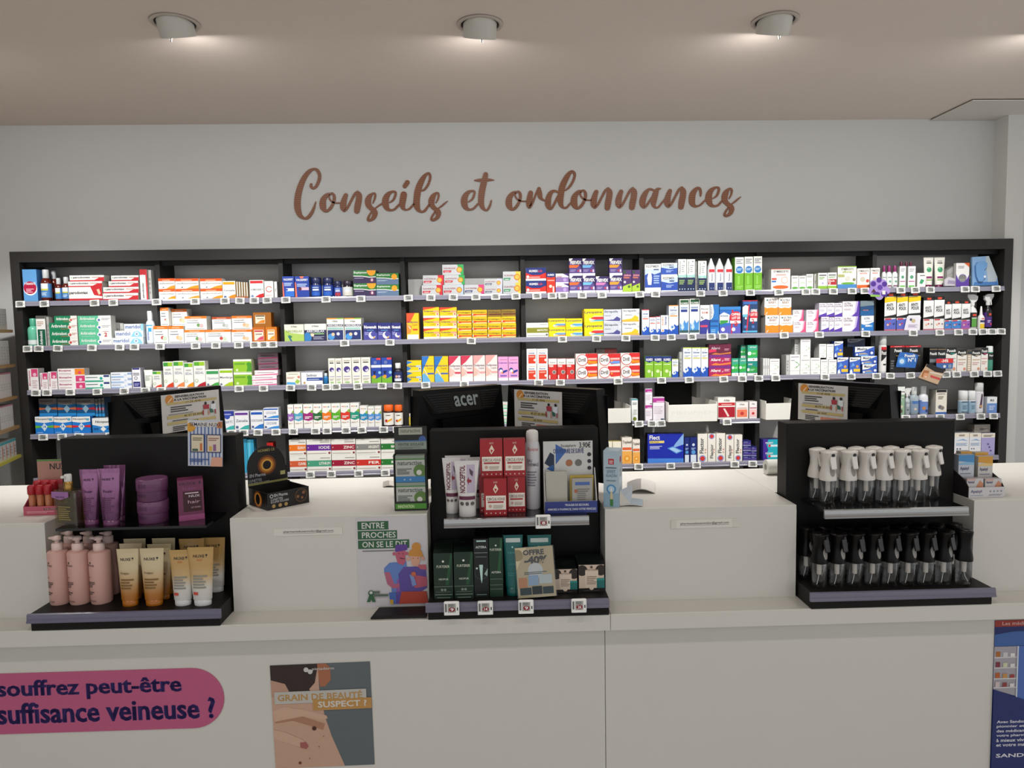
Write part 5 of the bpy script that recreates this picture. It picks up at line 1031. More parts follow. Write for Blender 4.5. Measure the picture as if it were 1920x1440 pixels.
# ---- third shelf (2)
B(2, 51, 71, 691, 'bloxv', d=.05); B(2, 74, 89, 699, 'bloxv', d=.05); B(2, 89.5, 106.5, 697, 'bloxv', d=.05)
B(2, 107, 158, 691, 'blox', 3, d=.045, keys=['blox', 'blox', 'bloxo'])
B(2, 158.5, 206.5, 703, 'teal', 2, d=.045); B(2, 207, 246.5, 698, 'bluf', 3, d=.045); B(2, 247, 263, 690, 'qbox', d=.05)
Yt = SF+0.02; p0, p1 = at(267, 694, Yt), at(284.5, 694, Yt); h = p0.z-ROWZ[2]
r_ = link('tube', None, None, ((p0.x+p1.x)/2, Yt+.012, ROWZ[2]+.0002))
make_tube(r_, (p1.x-p0.x)*.96, (p1.x-p0.x)*.8, h, .025, mat('f0f0ea', .35), h*.12, mat('e6e6e2', .3), [L(.1, .3, .9, .7, 4, 'a8b4ac')])
GOODS.append((r_, 'plain white squeeze tube', 'tube', 2, (p0.x+p1.x)/2, '')); solid(2, p0.x, p1.x, Yt, Yt+.03, ROWZ[2], p0.z)
B(2, 285, 302, 696, 'se1', d=.022); B(2, 303, 323.5, 678, 'se1', d=.045); B(2, 324, 343.5, 677, 'se2', d=.045); B(2, 344, 361.5, 680, 'se3', d=.045); B(2, 362, 384, 677, 'se4', d=.045)
B(2, 385, 409.5, 693, 'quin', d=.05); B(2, 410, 436, 692, 'mand', d=.05); B(2, 436.5, 471, 674, 'lime', 2, d=.06)
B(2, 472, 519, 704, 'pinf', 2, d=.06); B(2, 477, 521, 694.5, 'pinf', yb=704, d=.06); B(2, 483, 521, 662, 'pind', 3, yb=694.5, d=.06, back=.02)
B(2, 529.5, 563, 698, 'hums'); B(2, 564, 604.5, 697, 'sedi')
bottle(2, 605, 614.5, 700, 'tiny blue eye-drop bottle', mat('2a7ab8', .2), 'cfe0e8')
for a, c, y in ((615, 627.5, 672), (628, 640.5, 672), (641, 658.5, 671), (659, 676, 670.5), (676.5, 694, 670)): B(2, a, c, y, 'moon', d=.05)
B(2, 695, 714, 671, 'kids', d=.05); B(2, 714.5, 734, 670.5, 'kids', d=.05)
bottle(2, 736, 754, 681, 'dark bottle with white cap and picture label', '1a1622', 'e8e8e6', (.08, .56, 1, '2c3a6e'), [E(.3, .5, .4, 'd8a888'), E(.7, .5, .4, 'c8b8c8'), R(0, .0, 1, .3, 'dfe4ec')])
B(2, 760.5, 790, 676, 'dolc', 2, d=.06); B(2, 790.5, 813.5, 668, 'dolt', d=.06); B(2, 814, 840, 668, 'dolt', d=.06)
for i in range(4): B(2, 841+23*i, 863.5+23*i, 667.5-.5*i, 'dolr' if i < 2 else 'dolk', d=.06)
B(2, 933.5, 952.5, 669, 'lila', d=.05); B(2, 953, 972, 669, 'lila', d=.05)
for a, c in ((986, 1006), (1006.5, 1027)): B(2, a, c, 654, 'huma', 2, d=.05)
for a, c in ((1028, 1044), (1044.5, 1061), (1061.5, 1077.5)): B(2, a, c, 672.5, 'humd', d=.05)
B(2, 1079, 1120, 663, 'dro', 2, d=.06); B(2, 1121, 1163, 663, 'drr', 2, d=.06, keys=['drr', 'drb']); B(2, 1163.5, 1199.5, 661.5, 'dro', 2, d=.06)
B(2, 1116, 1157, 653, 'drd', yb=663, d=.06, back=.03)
for a, c in ((1209, 1225.5), (1226, 1242), (1242.5, 1259)): B(2, a, c, 668, 'humg', d=.05)
B(2, 1260, 1272, 673, 'stey', d=.04); B(2, 1274, 1279, 660, 'greys', back=.02, d=.05)
for a, c in ((1280, 1297), (1297.5, 1314), (1314.5, 1328)): B(2, a, c, 651.5, 'stey', d=.05)
B(2, 1329, 1371, 645, 'aller', 3, d=.06, keys=['aller', 'aller', 'allerd'])
B(2, 1372, 1385, 672, 'allg', d=.05); B(2, 1386, 1400, 672, 'allg', d=.05); B(2, 1401, 1422, 677, 'allw', d=.05); B(2, 1402, 1422, 647, 'allg', yb=677, d=.05); B(2, 1389, 1401.5, 647, 'allg', yb=672, d=.05, back=.03)
for i in range(3): B(2, 1431+4*i, 1434.5+4*i, 672, 'wspine', d=.05, back=.004)
B(2, 1443, 1462, 673, 'arc', d=.06)
B(2, 1474, 1480.5, 666, 'greys', d=.06); B(2, 1481, 1500, 665, 'arcg', d=.06); B(2, 1500.5, 1519.5, 671, 'arc', d=.06); B(2, 1520, 1538.5, 671, 'arc', d=.06); B(2, 1501, 1520, 635, 'arc', yb=671, d=.06)
B(2, 1490, 1500, 636, 'greys', yb=665, d=.05, back=.02)
B(2, 1539, 1553, 674, 'arc', d=.06); B(2, 1553.5, 1569, 674, 'arc', d=.06); B(2, 1536, 1549.5, 645, 'arc', yb=674, d=.06); B(2, 1550, 1563.5, 645, 'arc', yb=674, d=.06)
B(2, 1570, 1591, 670, 'maat', d=.05); B(2, 1593, 1613.5, 670, 'maat', d=.05); B(2, 1564.5, 1581, 640, 'maat', yb=670, d=.05)
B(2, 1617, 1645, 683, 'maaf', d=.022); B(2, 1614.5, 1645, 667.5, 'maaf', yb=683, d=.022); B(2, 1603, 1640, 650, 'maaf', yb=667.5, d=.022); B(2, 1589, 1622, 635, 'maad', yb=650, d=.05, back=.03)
can(2, 1652, 1666, 630, 'white lice-spray can with black and red label', 'e8e8e6', 'd8dad8', .76, (.05, .72, 1, 'ecebe8'), [R(0, .86, 1, .98, 'c8242a'), P('161616', (0, .4), (1, .62), (1, .86), (0, .86)), T('Pouxit', .05, .66, .95, .82, W, .03), R(.3, .24, .9, .3, '2a2a2a')])
B(2, 1669, 1697, 648, 'poub'); B(2, 1697.5, 1727, 648, 'poub'); B(2, 1743, 1758, 652, 'poul'); B(2, 1758.5, 1773.5, 652, 'poul')
B(2, 1774, 1794.5, 651, 'pox1', d=.05); B(2, 1795, 1813.5, 655, 'pox2', d=.05); B(2, 1814, 1821.5, 659, 'ruler', d=.05); B(2, 1822, 1839.5, 656, 'pox2', d=.05); B(2, 1840, 1853, 652, 'pox3', d=.05)
lathe_good(2, 1853.5, 1866, 649, 'bottle', 'bottle', 'green shampoo bottle with white cap and black label', [(.9, 0), (1, .03), (1, .7), (.94, .76)], mat('4a9a80', .3), [(.94, .76), (.96, .77), (.9, .97), (.8, 1)], mat('eceeec', .35), (.45, .72, 1, '18201e'), None, 0, [T('Pouxit', .1, .5, .9, .8, W, .03)])
# ---- fourth shelf (3)
for a, c, k in ((65, 99.5, 'nig'), (100, 134, 'nio'), (134.5, 169, 'nir')): B(3, a, c, 781, k, d=.11)
for a, c, k in ((72, 106, 'ndo'), (107, 141.5, 'ndo'), (142, 177, 'ndr')): B(3, a, c, 747, k, yb=781, d=.08, back=.025)
for i in range(3): B(3, 177.5+6*i, 183+6*i, 748-i, 'ndr', yb=781, d=.08, back=.027)
B(3, 172, 206.5, 784, 'npass', d=.06); B(3, 207, 241, 783, 'npass', d=.06)
B(3, 413, 438, 771, 'sedb', d=.05); B(3, 439, 466, 771.5, 'zena', d=.05); B(3, 469, 493, 770.5, 'cocv', d=.05); B(3, 493.5, 522, 765, 'coch', 2, d=.05)
for i, (a, c) in enumerate(((533.5, 550), (550.5, 567), (568, 586), (586.5, 603), (603.5, 620.5), (621, 637.5), (638, 655.5), (656, 673))): B(3, a, c, 759-.5*i, 'ak%d' % (i+1), d=.05)
B(3, 674, 688.5, 761, 'ak9', d=.05); B(3, 689, 701.5, 762, 'aka', d=.05); B(3, 702, 714.5, 761.5, 'aka', d=.05)
for a, c in ((717, 737), (738, 754)): jar(3, a, c, 760, 'amber gummy jar with orange lid and white label', '3a1408', 'e8641a', (.06, .64, 1, 'f0eee8'), [E(.25, .35, .4, 'c82a3a'), P('f0b02a', (.3, .2), (1, .4), (1, .55), (.4, .4)), L(.2, .76, .8, .88, 1, '6a5a58')])
jar(3, 765, 780, 776, 'small yellow jar with white top', 'e8c82a', 'eee8dc', (.1, .6, 1, 'f0d84a'), [P('3a3a2a', (.4, .2), (.6, .2), (.6, .8), (.5, .8))])
for i, (a, c) in enumerate(((912, 932), (932.5, 953))): B(3, a, c, 755, 'wgr', 3, d=.06)
B(3, 1184, 1196, 748, 'oliv', d=.05)
B(3, 1206, 1223, 729, 'magc', 2, d=.05); B(3, 1224, 1246, 745, 'magc', d=.05)
B(3, 1346, 1379, 745, 'arkr', d=.07); B(3, 1380, 1403, 754, 'arkc', d=.06); B(3, 1405, 1421, 753, 'arkk', d=.06)
B(3, 1674, 1682, 725, 'dog', d=.05); B(3, 1682.5, 1697, 725, 'dog', d=.05)
bottle(3, 1710.5, 1727, 726, 'clear pet-lotion bottle with blue label', mat('a8b4bc', .15), 'd8dad8', (.08, .5, 1, '8a9cb0'), [R(0, .75, 1, 1, '4a7ab8'), E(.4, .3, .4, 'd8c8b8')])
bottle(3, 1728, 1745, 724, 'white pet-shampoo bottle with blue dog label', 'e8eaf0', 'c8cccc', (.04, .5, 1, '6a88c8'), [E(.3, .4, .5, 'c88a4a'), R(.5, .1, .9, .3, '2a3a78'), R(0, .9, 1, 1, 'eef0f4')])
B(3, 1755, 1776, 731, 'cat', d=.06)
can(3, 1803, 1819.5, 733, 'white aerosol can with pale-blue label', 'dfe6ea', 'f0f2f2', .58, (.04, .54, 1, '9ab8cc'), [R(0, .9, 1, 1, '3a4a5a'), L(.1, .3, .9, .7, 4, '5a7a90'), R(0, 0, 1, .12, '5a7080')])
can(3, 1820, 1833, 733, 'white aerosol can partly hidden by the tall can', 'dfe6ea', 'f0f2f2', .58, (.04, .54, 1, '9ab8cc'), [R(0, .9, 1, 1, '3a4a5a'), L(.1, .3, .9, .7, 4, '5a7a90')])
can(3, 1833.5, 1848.5, 718, 'tall white pet-spray can with dark animal print', 'e8e8ea', 'dcdcda', .72, (.04, .68, 1, 'e4e2e6'), [P('4a2a4a', (.2, .2), (.6, .2), (.8, .9), (.5, .95)), E(.5, .3, .5, 'c89a6a')])
B(3, 1851, 1870, 744, 'vets', d=.03)
# ---- lowest shelf (4)
B(4, 449, 462, 823, 'aqua', d=.05); B(4, 462.5, 475, 824, 'aqua', d=.05); B(4, 500, 512, 830, 'redc', 2, d=.05); B(4, 513.5, 521, 849, 'orng', d=.05)
for a, c, lo, up in ((529.5, 573.5, 'm6', 'm1'), (574, 620, 'm7', 'm2'), (620.5, 666, 'm3', 'm3'), (666.5, 713, 'm9', 'm4'), (713.5, 752, 'm5', 'm5')): B(4, a, c, 824.5-(a-529)*.012, lo, 2, d=.08, keys=[lo, up])
B(4, 1132, 1148, 828, 'topy', d=.05); B(4, 1148.5, 1165, 828, 'topy', d=.05); B(4, 1166, 1185, 820, 'tope', d=.05); B(4, 1186, 1200, 824, 'tope', d=.05)
B(4, 1214, 1282, 813, 'flec', d=.05); B(4, 1283, 1293, 820, 'blup', d=.03); B(4, 1293.5, 1307, 820, 'blup', d=.03)
B(4, 1308, 1326.5, 813, 'fl1', d=.05); B(4, 1327, 1342, 813, 'fl2', d=.05); B(4, 1342.5, 1360, 812, 'fl1', d=.05); B(4, 1361, 1376, 815, 'fl2', d=.05); B(4, 1376.5, 1392, 815, 'fl1', d=.05)
B(4, 1393, 1408, 826, 'navs', 4, d=.06); B(4, 1408.5, 1421, 837, 'navs', 3, d=.06); B(4, 1431, 1463, 824, 'cand', 2, d=.06); B(4, 1463.5, 1495, 824, 'cand', 2, d=.06)
B(4, 1790, 1817.5, 812, 'elec', d=.09); B(4, 1818, 1840, 812, 'elec', d=.09); B(4, 1840.5, 1866, 812, 'elev', d=.09); B(4, 1827, 1857, 796, 'greyb', yb=812, d=.06, back=.02)

# ---- trigger sprays and odd-shaped packs on the shelves
def trigger(row, x0, x1, ytop, desc, bodyc, headc, lab, ops, right=True, tr=False):
    Yf = SF+0.012
    p0, p1 = at(x0, ytop, Yf), at(x1, ytop, Yf); z0 = ROWZ[row]; h = p0.z-z0; r = (p1.x-p0.x)/2
    root = link('trigger_spray', None, None, ((p0.x+p1.x)/2, Yf+r, z0+.0002))
    bm_ = CLEAR if tr else mat(bodyc, .3)
    b = MB(); b.lathe([(.95*r, 0), (r, .01*h), (r, .5*h), (.8*r, .58*h), (.4*r, .64*h), (.38*r, .7*h)], bm_, 20); b.build('body', root)
    if lab:
        b = MB(); b.lathe([(r+.0004, .06*h), (r+.0004, .48*h)], mat(lab), 20, cap0=False, cap1=False)
        rr = r+.0004
        print_ops(b, ops, 1.4*rr, .42*h, lambda x, z: -math.sqrt(max(rr*rr-x*x, 0)), -.7*rr, .06*h)
        b.build('label', root)
    s = 1 if right else -1
    b = MB()
    b.lathe([(.5*r, .68*h), (.5*r, .78*h)], mat(headc, .35), 16)
    b.prism([(s*-1.0*r, .84*h), (s*-.5*r, .78*h), (s*.5*r, .78*h), (s*1.3*r, .93*h), (s*1.3*r, h), (s*-.3*r, h), (s*-1.1*r, .95*h)], -.35*r, .35*r, mat(headc, .35))
    b.build('spray_head', root)
    b = MB(); b.prism([(s*.5*r, .8*h), (s*.8*r, .84*h), (s*.95*r, .7*h), (s*.8*r, .68*h)], -.2*r, .2*r, mat(headc, .35)); b.build('trigger', root)
    GOODS.append((root, desc, 'spray bottle', row, (p0.x+p1.x)/2, ''))
    solid(row, p0.x, p1.x, Yf, Yf+2*r, z0, p0.z)
trigger(1, 1821, 1837, 552, 'white trigger spray with black and green label', 'e8e8e6', 'e6e6e4', '1c1c1c', [R(.1, .02, .9, .6, '5aa040'), R(.2, .76, .8, .9, 'd8482a'), L(.1, .6, .9, .7, 1, 'e8e8e8')], False)
trigger(1, 1851, 1865, 551, 'black trigger spray with violet label and white head', '141014', 'dcdcda', '4a2878', [R(.0, .7, 1, 1, '141014'), E(.7, .2, .4, 'd83a4a'), R(.3, .78, .7, .92, 'd8482a'), L(.1, .3, .6, .5, 2, 'c8b8e0')], True)
lathe_good(1, 1838, 1850, 574, 'bottle', 'bottle', 'small white lotion bottle with pointed nozzle and yellow foot', [(.95, 0), (1, .02), (1, .5), (.7, .6)], mat('ecebe8', .3), [(.5, .6), (.4, .7), (.22, .98), (.12, 1)], mat('e8e8e6', .35), (.03, .48, 1, 'e8e6e0'), None, 0, [R(0, 0, 1, .45, 'e8c020'), R(.0, .6, 1, .8, '3a3060'), R(.2, .9, .8, 1, 'd8482a')])
trigger(3, 1698.5, 1709.5, 728, 'white trigger spray for pets with grey label', 'b8c0c4', 'ecebe8', '9aa4aa', [E(.4, .3, .5, '6a6a70'), L(.1, .6, .9, .85, 3, 'd8dce0')], True)

# pale-blue blister pack and its oval neighbour at the right end of the top shelf
def pack(row, name, desc, cat, pts, Y, thick, fill, extra):
    """card pack cut to an outline; pts in photo positions on the plane y=Y"""
    P3 = [at(x, y, Y) for x, y in pts]
    cx = sum(p.x for p in P3)/len(P3); zb = min(p.z for p in P3)
    root = link(name, None, None, (cx, Y, max(zb, 0)))
    b = MB(); b.prism([(p.x-cx, p.z-zb) for p in P3], 0, thick, fill)
    for q, (pp, c) in enumerate(extra):
        Q = [at(x, y, Y) for x, y in pp]
        b.poly([(p.x-cx, p.z-zb) for p in Q], mat(c), flat(0), q)
    return root, b, cx, zb
BL = mat('6c9cd0', .3)
Yp = SF+0.03
rt, b, cx, zb = pack(0, 'blister_pack', 'x', 'pack', [(1823, 535.5), (1872, 535), (1870, 520), (1854, 480), (1823, 482)], Yp, .012, mat('8ab0d8', .3),
   [([(1854, 480), (1870, 520), (1866, 529), (1852, 529), (1848, 481)], 'b8c4cc'), ([(1825, 535), (1871, 534.5), (1870, 528), (1827, 529)], '4a80c0')])
b.build('card', rt)
bb = MB()
C_ = [at(1826+.146*u, 490+.146*v, Yp) for u, v in ((5, 60), (30, 15), (110, 0), (150, 25), (150, 70), (110, 110), (120, 200), (90, 260), (40, 260), (15, 200), (5, 120))]
bb.prism([(p.x-cx, p.z-zb) for p in C_], -.014, 0, BL)
bb.poly(ell(at(1843, 519, Yp).x-cx, at(1843, 519, Yp).z-zb, .006, .006), mat('e8eef4'), flat(-.014))
bb.build('blue_shell', rt)
GOODS.append((rt, 'pale-blue blister pack with curved shell', 'pack', 0, cx, ''))
rt, b, cx, zb = pack(0, 'blister_pack', 'x', 'pack', [(1771, 536), (1771, 525), (1779, 519), (1792, 523), (1801, 533), (1801, 536)], SF+.012, .01, mat('c4c0c8', .3), [([(1776, 532), (1778, 525), (1790, 527), (1796, 533)], '9a90a8')])
b.build('card', rt); GOODS.append((rt, 'small clear oval blister lying before the grey cards', 'pack', 0, cx, ''))
# shelf wobblers and cards
def card(row, desc, name, pts, Y, fill, ops=None, rect=None, rz=0, extra=()):
    rt, b, cx, zb = pack(row, name, desc, 'card', pts, Y, .0012, mat(fill, .4), extra)
    if ops:
        a, c = at(rect[0], rect[3], Y), at(rect[2], rect[1], Y)
        print_ops(b, ops, c.x-a.x, c.z-a.z, flat(0), a.x-cx, a.z-zb, 4)
    me = b.mesh(name); bpy.data.objects.remove(rt)
    o = link(name, me, None, (cx, Y, zb))
    GOODS.append((o, desc, 'card', row, cx, ''))
    return o
fl = []
for i in range(40):
    a = 2*math.pi*i/40; rr = 18+2.6*math.cos(5*a+1.2)
    fl.append((1648+rr*1.07*math.cos(a), 542-rr*math.sin(a)))
card(0, 'mauve flower-shaped shelf card with violet petals', 'shelf_card', fl, SF-.02, 'a088c8', None, None, 0,
     [(ell(1648+11*math.cos(a), 536-11*math.sin(a), 5, 5), '4a2a88') for a in (0.3, 1.57, 2.8)]+[(ell(1650, 539, 5, 5), '5a3a98'), (ell(1643, 551, 7, 4), '4a2a88'), (ell(1658, 551, 6, 5), '4a2a88'), ([(1632, 552), (1650, 553), (1650, 557), (1632, 556)], '8ab85a'), ([(1654, 545), (1660, 545), (1660, 552), (1654, 552)], 'e8e4d8'), ([(1633, 549), (1642, 547), (1638, 541)], '4a2a24')])
card(1, 'white leaflet in front of the yellow-topped carton', 'shelf_card', [(1695, 619), (1722, 620), (1727, 594), (1701, 593)], SF-.004, 'e6e2ec', [E(.35, .8, .2, '4a4a5a'), E(.55, .7, .3, 'c8b88a'), L(.15, .2, .85, .45, 3, 'b8a8c0')], (1699, 594, 1724, 619))
card(2, 'royal-blue N°1 card before the black cartons', 'shelf_card', [(1680, 688), (1716, 690), (1722, 666), (1712, 662), (1688, 660), (1684, 668)], SF-.004, '2a68b8', [E(.25, .45, .6, '4a90d8'), E(.25, .45, .36, 'c8dcec'), T('N°1', .55, .4, .92, .7, W, .03), T('Pouxit', .38, .74, .9, .98, W, .03)], (1681, 663, 1720, 689))
card(2, 'red and blue discount card reading -34%', 'shelf_card', [(1755, 691), (1786, 691), (1788, 672), (1756, 672)], SF-.006, '3a68a8', [R(0, .55, 1, 1, 'd8302a'), T('-34%', .3, .62, .72, .92, W, .03), E(.5, .2, .3, 'e8e8e8'), R(.72, .06, .9, .4, '8a9ab0')], (1755, 672, 1787, 691))
card(2, 'tilted card with smiling face hanging over the shelf edge', 'shelf_card', [(1722, 708), (1758, 721), (1773, 693), (1738, 682)], SF-.03, 'c8a888', None, None, 0,
     [([(1738, 682), (1773, 693), (1768, 700), (1753, 697), (1736, 687)], '1a1614'), (ell(1735, 702, 6, 7), 'd89a70'), ([(1727, 706), (1732, 694), (1742, 695), (1741, 700), (1733, 699), (1730, 708)], 'a86a3a'), ([(1733, 705), (1738, 706.5), (1736, 708)], 'f4ece4'), ([(1745, 703), (1763, 709), (1762, 713), (1744, 707)], 'c84a48'), ([(1744, 697), (1767, 702), (1766.5, 704), (1743.6, 699)], 'e0d8cc'), ([(1722, 708), (1758, 721), (1757, 724), (1721, 711)], '3a342e')])

# ---- clear risers on the top shelf
for nm, a, c, y in (('long clear plastic riser behind the silver cartons', 765, 970, 524), ('short clear plastic riser beside the green-based cartons', 1433, 1443, 514)):
    Yr = SF+.10
    p0, p1 = at(a, y, Yr), at(c, y, Yr)
    b = MB(); b.box(0, p1.x-p0.x, 0, .003, 0, p0.z-ROWZ[0], mat('b4b4b2', .25)); b.box(0, p1.x-p0.x, .003, .06, p0.z-ROWZ[0]-.003, p0.z-ROWZ[0], mat('b4b4b2', .25))
    o = b.build('shelf_riser', None, (p0.x, Yr, ROWZ[0]+.0004)); tag(o, nm + ' on the top shelf', 'riser')

# ---- labels that single every item out
def name_goods():
    import collections
    fam = collections.defaultdict(list)
    for g in GOODS:
        o, desc, cat, row, x, lev = g
        bay = sum(1 for u in UP if x > u)
        fam[(desc, row, bay, lev)].append(g)
    for (desc, row, bay, lev), gs in fam.items():
        gs.sort(key=lambda g: g[4])
        for i, g in enumerate(gs):
            s = '%s, %s shelf, %s bay' % (desc, ROWN[row], ORD[bay])
            if lev: s += ', ' + lev
            if len(gs) > 1: s += ', %s from left' % ORD[i]
            if len(s.split()) > 16 and lev: s = s.replace(lev, lev.split()[0])
            if len(s.split()) > 16: s = s.replace(' from left', '')
            tag(g[0], s, g[2], '%ss on the %s shelf' % (g[2], ROWN[row]))
name_goods()

# ------------------------------------------------------------------ electronic price tags on the rails
TAGX = [
 [41, 86, 180, 215, 296, 368, 424, 452, 479, 503, 538, 613, 678, 767, 809, 851, 893, 930, 968, 1007, 1036, 1056, 1092, 1129, 1199, 1229, 1313, 1355, 1406, 1459, 1510, 1528, 1561, 1596, 1620, 1687, 1714, 1742, 1807, 1826, 1865],
 [49, 70, 106, 170, 222, 250, 298, 365, 403, 446, 476, 493, 510, 645, 730, 883, 1054, 1118, 1173, 1228, 1258, 1297, 1333, 1356, 1470, 1536, 1623, 1712, 1762, 1797, 1824, 1843, 1860, 1877],
 [59, 80, 124, 175, 226, 266, 296, 336, 443, 489, 540, 580, 608, 626, 667, 713, 742, 795, 868, 1008, 1049, 1158, 1240, 1292, 1357, 1392, 1423, 1455, 1548, 1597, 1645, 1671, 1709, 1776, 1796, 1829, 1854, 1873],
 [67, 103, 135, 194, 425, 448, 475, 509, 542, 584, 606, 642, 672, 713, 739, 1197, 1222, 1239, 1364, 1702, 1733, 1767, 1805, 1844, 1868],
 [571, 611, 663, 714, 1196, 1257, 1306, 1379, 1413]]
def tag_mesh(var):
    b = MB(); w, h = .0225, .0155
    b.bbox(-w, w, -.006, .001, -h, h, TAGW, .0015)
    f = flat(-.006)
    b.poly([(-w*.62, -h*.72), (w*.62, -h*.72), (w*.62, h*.72), (-w*.62, h*.72)], SCREENG, f, 0)
    pr = [('9,90', .1), ('12,50', 0), ('6,95', .2), ('14,90', 0), ('8,40', .15)][var]
    b.text(pr[0], -w*.2, -h*.5, w*.55, h*.12, INK, f, 2, .02)
    for j in range(2): b.poly([(-w*.5, h*(.3+.2*j)), (w*(.3-.2*j), h*(.3+.2*j)), (w*(.3-.2*j), h*(.38+.2*j)), (-w*.5, h*(.38+.2*j))], INK, f, 2)
    b.poly([(-w*.82, -h*.5), (-w*.7, -h*.5), (-w*.7, h*.6), (-w*.82, h*.6)], mat('a8a8a4'), f, 1)
    b.poly([(w*.74, -h*.25), (w*.84, -h*.25), (w*.84, h*.1), (w*.74, h*.1)], INK, f, 1)
    return b.mesh('price_tag')
TM = [tag_mesh(i) for i in range(5)]
for r, xs in enumerate(TAGX):
    for i, px in enumerate(xs):
        p = at(px, 600, SF-.012)
        o = link('price_tag', TM[(i*3+r) % 5], None, (p.x, SF-.0125, ROWZ[r]-.013))
        o.rotation_euler = (math.radians(-7), math.radians(random.uniform(-3, 3)), 0)
        nth = ORD[i] if i < 12 else ['thirteenth', 'fourteenth', 'fifteenth', 'sixteenth', 'seventeenth', 'eighteenth', 'nineteenth', 'twentieth'][i-12] if i < 20 else (['twenty', 'thirty', 'forty'][i//10-2+ (0)] if (i+1) % 10 == 0 and False else None)
        if nth is None:
            k = i+1; t_, u = divmod(k, 10)
            nth = ({2: 'twentieth', 3: 'thirtieth', 4: 'fortieth'}[t_] if u == 0 else {2: 'twenty', 3: 'thirty', 4: 'forty'}[t_]+'-'+ORD[u-1])
        tag(o, 'white electronic price tag, %s from left on the %s shelf rail' % (nth, ROWN[r]), 'price tag', 'price tags on the %s shelf' % ROWN[r])

# ------------------------------------------------------------------ white delivery trays in the fourth row
TRW = mat('eceae2', .4)
for i, (a, c, va, vc) in enumerate(((1127, 1183, 1091, 1164), (1253, 1345, 1245, 1317), (1436, 1500, 1431, 1520))):
    z1 = at((a+c)/2, [766, 758.5, 756][i], 3.56).z; z0 = at((a+c)/2, [793, 790.5, 786.5][i], 3.56).z
    x0 = at(a, 775, 3.56).x; x1 = at(c, 775, 3.56).x
    v0 = at(va, 740, SF).x; v1 = at(vc, 740, SF).x
    root = thing('delivery_tray', 'white sloping delivery tray before a black wall opening, ' + ['leftmost beside the centre monitor', 'between the magenta and carmine cartons', 'behind the right monitor'][i], 'tray', ((x0+x1)/2, 3.56, z0), 0, 'delivery trays')
    w = (x1-x0)/2
    ol = max(0, 0)
    b = MB(); b.bbox(-w, w, 0, .006, 0, z1-z0, TRW, .001)
    t_ = text_geo('MEDIPREM', 0)
    if i == 1: b.text('MEDIPREM', -w*.85, (z1-z0)*.42, w*.9, (z1-z0)*.62, mat('e4e1d8', .4), flat(0), 0, .0)
    b.build('front', root)
    b = MB(); b.box(-w, -w+.004, .006, .19, .0, z1-z0+.012, TRW); b.build('side_wall', root)
    b = MB(); b.box(w-.004, w, .006, .19, .0, z1-z0+.012, TRW); b.build('side_wall', root)
    b = MB(); b.box(-w+.004, w-.004, .006, .19, 0, .004, TRW); b.build('floor_panel', root)
    # dark mouth of the chute in the back of the shelving
    m0 = max(x0+.006, v0)-sx; m1 = min(x1, v1)-sx
    b = MB(); b.box(v0-sx, v1-sx, -.012, -.002, z0+.008, ROWZ[2]-.02, mat('060606', .9)); b.build('chute_mouth', shelving)
    b = MB(); b.box(v1-sx, v1-sx+.02, -.10, -.002, z1+.02, ROWZ[2]-.02, mat('8a8884', .5)); b.build('chute_jamb', shelving)
# ================================================================== THE COUNTER (stands a little askew to the shelving)
FR = Matrix.Translation((0, 1.895, 0)) @ Matrix.Rotation(-0.0095, 4, 'Z') @ Matrix.Translation((0, -1.895, 0))
FRI = FR.inverted()
def atl(px, py, Yl):
    p = at(px, py, Yl)
    p = at(px, py, Yl-0.0095*p.x)
    return FRI @ p
def atzl(px, py, z):
    return FRI @ atz(px, py, z)
LZ = CAMZ-0.780      # ledge top
BZ = CAMZ-0.511      # desk top
GZ = CAMZ-0.513      # display shelf top
DZT = LZ+0.047       # top of a display base
counter = thing('service_counter', 'long white service counter front with a projecting ledge', 'counter', (0, 1.93, 0))
seam = atl(1135, 1300, 1.93).x
for x0, x1 in ((-2.6, seam-.001), (seam+.001, 2.8)):
    b = MB(); b.box(x0, x1, 0, .02, 0.0, LZ-.0455, COUNTER); b.build('front_panel', counter)
for x0, x1 in ((-2.6, .3255), (.3265, 2.8)):
    b = MB(); b.bbox(x0, x1, -.035, .50, LZ-.045, LZ, COUNTER, .0015); b.build('ledge', counter)
GAPX = [(-1.2359, -.7261), (-.1759, .3269), (.8761, 1.3919)]
BLK = [(-2.6, -1.236), (-.726, -.176), (.327, .876), (1.392, 2.8)]
bn = ['white desk block at the left edge carrying the pink lip-oil tray', 'white desk block between left and centre displays, green-ribbon poster on it', 'white desk block between centre and right displays', 'white desk block at the right edge carrying the plaster tray']
for (x0, x1), n_ in zip(BLK, bn):
    o = thing('desk_block', n_, 'counter', ((x0+x1)/2, 1.985, LZ), 0, 'white desk blocks')
    w = (x1-x0)/2
    b = MB(); b.box(-w, w, 0, .505, .0002, BZ-LZ-.012, COUNTER); b.build('body', o)
    b = MB(); b.bbox(-w, w, 0, .53, BZ-LZ-.012, BZ-LZ, COUNTER, .001); b.build('top', o)
GAP = [(-1.234, -.728), (-.174, .325), (.878, 1.390)]
for i, (x0, x1) in enumerate(GAP):
    b = MB(); b.box(GAPX[i][0], GAPX[i][1], 2.145, 2.515, BZ-.03, BZ, COUNTER)
    b.box(x0+.01, x1-.01, 2.16, 2.47, LZ+.0002, BZ-.03, COUNTER)
    tag(b.build('worktop'), 'white worktop infill behind the %s black display' % ['left', 'centre', 'right'][i], 'counter', 'worktop infills')

